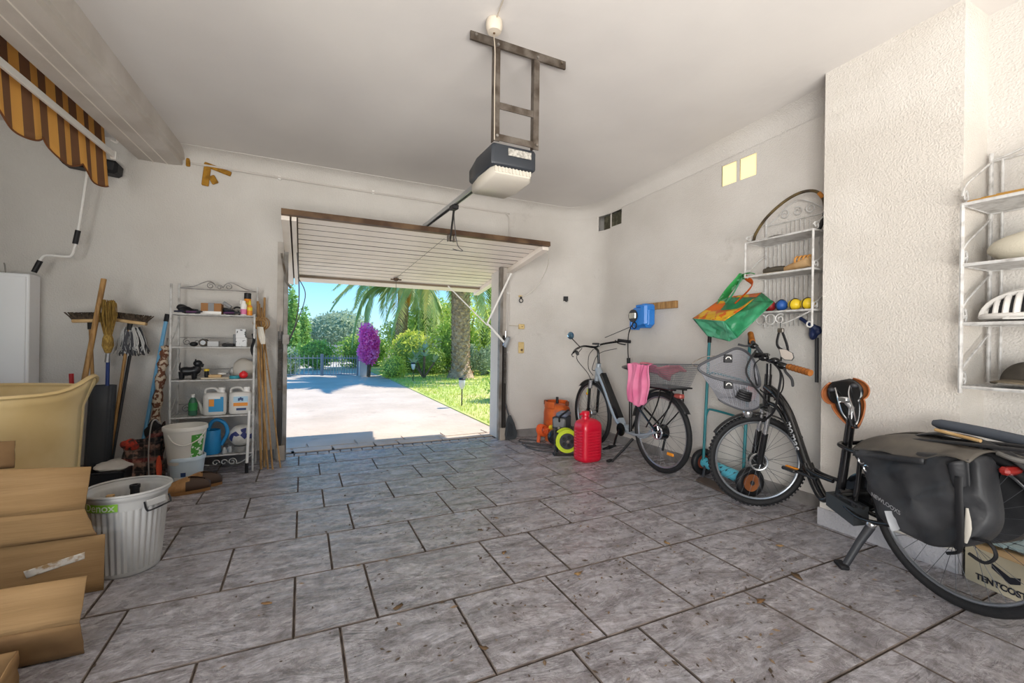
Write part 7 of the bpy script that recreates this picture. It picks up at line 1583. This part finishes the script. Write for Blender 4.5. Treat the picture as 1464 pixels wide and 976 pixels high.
MB().grid(corner, 8, 10).build('folded_corner', M_PAN, pn, thick=.005)
MB().tube(sm([B(.125, .355, .190), B(.105, .315, .196), B(.095, .285, .190)], 3), .018, 8, flat=.3).build('reflective_patch', mat('reflective_silver', '9C9EA2', .4), pn)
MB().tube(sm([B(-.15, .47, .182), B(-.158, .40, .188), B(-.15, .34, .186)], 3), [.004, .006, .009, .010, .009, .006, .004], 6, flat=.4).build('pull_tab', mat('pale_strap', 'BDB8AE', .6), pn)
MB().tube(sm([B(-.125, .58, .185), B(-.13, .5, .192), B(-.135, .35, .188), B(-.12, .30, .18)], 4), .012, 6, flat=.3).build('strap', M_BLACK, pn)
for p in ((.29, .57), (.27, .535), (.245, .505), (-.095, .515)): MB().torus(B(p[0], p[1], .165), B.l, .014, .004, 14, 6).build('buckle', M_CHR if p[0] > 0 else M_BLACK, pn)
MB().tube(sm([B(-.16, .36, .17), B(-.215, .37, .18), B(-.235, .33, .18), B(-.20, .29, .175), B(-.15, .30, .17)], 5), .006, 6).build('bungee_loop', M_BLACK, pn)
def wrapn(c): return B(.135-c.x*.92, .385+c.y-c.x*.42*0-.30*c.x, .197)
lettering('NEWLOOXS', .024, mat('grey_lettering', 'B9B9BC', .5), pn, (0, 0, 0), (1, 0, 0), (0, 0, 1), wrap=wrapn, bold=.0004)
pn2 = thing('pannier_bag', 'matching black pannier on the wall side of rear rack', 'pannier', tuple(B(.05, .28, -.12)), group='panniers of the black bicycle')
pan(-1, pn2)
def flap2(u, v): x = .30-.46*u; return B(x, (.642+.06*math.sin(PI*min(1, u*1.2))*.6+.03*u)-.045*v, -.005-.17*v)
MB().grid(flap2, 20, 8).build('lid', M_PAND, pn2, thick=.006)
solo(MB().tube([B(.07, .715, .02), B(-.10, .705, .04)], .007, 6), 'wood_stick', M_WOODL, 'short pale wooden stick lying on the pannier lid', 'stick')
# front basket with lock
bk = thing('front_basket', 'grey mesh front basket on the black bicycle holding a lock', 'basket', (2.3, 1.8, .68))
FT = [(2.285, 2.065, .935), (2.40, 1.935, 1.045), (2.56, 1.845, .79), (2.45, 1.955, .66)]
# oval-ish rim seen edge up: rim ring R, smaller bottom ring
rimp = sm([(2.30, 2.07, .945), (2.40, 2.02, 1.03), (2.52, 1.99, 1.045), (2.62, 1.93, .93), (2.60, 1.86, .80), (2.50, 1.87, .72), (2.38, 1.93, .80)], 5, closed=True)
RIM = sm([(2.22, 1.98, .925), (2.33, 1.89, 1.01), (2.42, 1.86, 1.045), (2.55, 1.87, 1.00), (2.62, 1.87, .90), (2.58, 1.83, .81), (2.44, 1.82, .83), (2.30, 1.92, .86)], 5, closed=True)
BOT = sm([(2.33, 1.92, .735), (2.40, 1.89, .74), (2.48, 1.88, .74), (2.56, 1.89, .735), (2.60, 1.86, .71), (2.56, 1.82, .68), (2.46, 1.83, .665), (2.36, 1.88, .70)], 5, closed=True)
M_BKM = mat('grey_mesh', '8E8F96', .5, metal=.2); mb = MB(); n = len(RIM)
for i in range(n):
    mb.tube([BOT[i], RIM[i]], .0012, 3, cap=False)
    a, b = RIM[i].lerp(RIM[(i+1) % n], .5), BOT[i].lerp(BOT[(i+1) % n], .5); mb.tube([b, a], .0012, 3, cap=False)
for k in range(1, 20): mb.tube([BOT[i].lerp(RIM[i], k/20) for i in range(n)], .0012, 3, closed=True)
cb = sum(BOT, Vector())/n
for k in range(1, 8): mb.tube([cb.lerp(BOT[i], k/8) for i in range(n)], .0012, 3, closed=True)
mb.build('wire_mesh', M_BKM, bk, smooth=False, kind='stuff')
M_BKS = mat('smoke_mesh_sheet', '6F7078', .6, alpha=.38)
mb = MB(); V = list(RIM)+list(BOT)+[cb]; mb.add(V, [(i, (i+1) % n, n+(i+1) % n, n+i) for i in range(n)]+[(n+i, n+(i+1) % n, 2*n) for i in range(n)]); mb.build('mesh_sheet', M_BKS, bk)
MB().tube(RIM, .008, 8, closed=True).build('rim', mat('rim_dark_grey', '46474C', .5), bk); MB().tube(BOT, .006, 8, closed=True).build('bottom_ring', MATS['rim_dark_grey'], bk)
MB().tube(sm([RIM[0], RIM[0]+Vector((-.02, .03, .02)), RIM[3]+Vector((-.03, .03, .01)), RIM[4]], 4), .003, 6).build('wire_handle', M_STEEL, bk)
for i, d_ in ((6, 0), (33, 0)):
    p = RIM[i].lerp(BOT[i], .14); MB().box(p, (.05, .02, .05), rz=-.6, b=.004).build('badge', M_BLACK, bk, smooth=False); MB().torus(p+Vector((-.006, -.010, -.004)), Vector((-.6, -.8, 0)), .014, .003, 14, 5, 0, PI).build('badge_arc', M_WHITE, bk)
lk = thing('coil_lock', 'black coiled bicycle lock lying in the grey front basket', 'lock', (2.46, 1.86, .75))
mb = MB()
for k in range(4): mb.torus((2.45+.004*k, 1.855, .745+.014*k), (.15, -.35, 1), .05, .008, 26, 7)
mb.build('coil', M_BLACK, lk); MB().tube([(2.43, 1.82, .79), (2.49, 1.87, .80)], .012, 10).build('lock_head', M_DARK, lk)
solo(crumple((2.545, 1.855, .765), (.03, .03, .045), 61, .25), 'pink_pouch', mat('dusty_pink', 'B4786E', .8), 'small dusty pink pouch beside the lock in front basket', 'pouch')
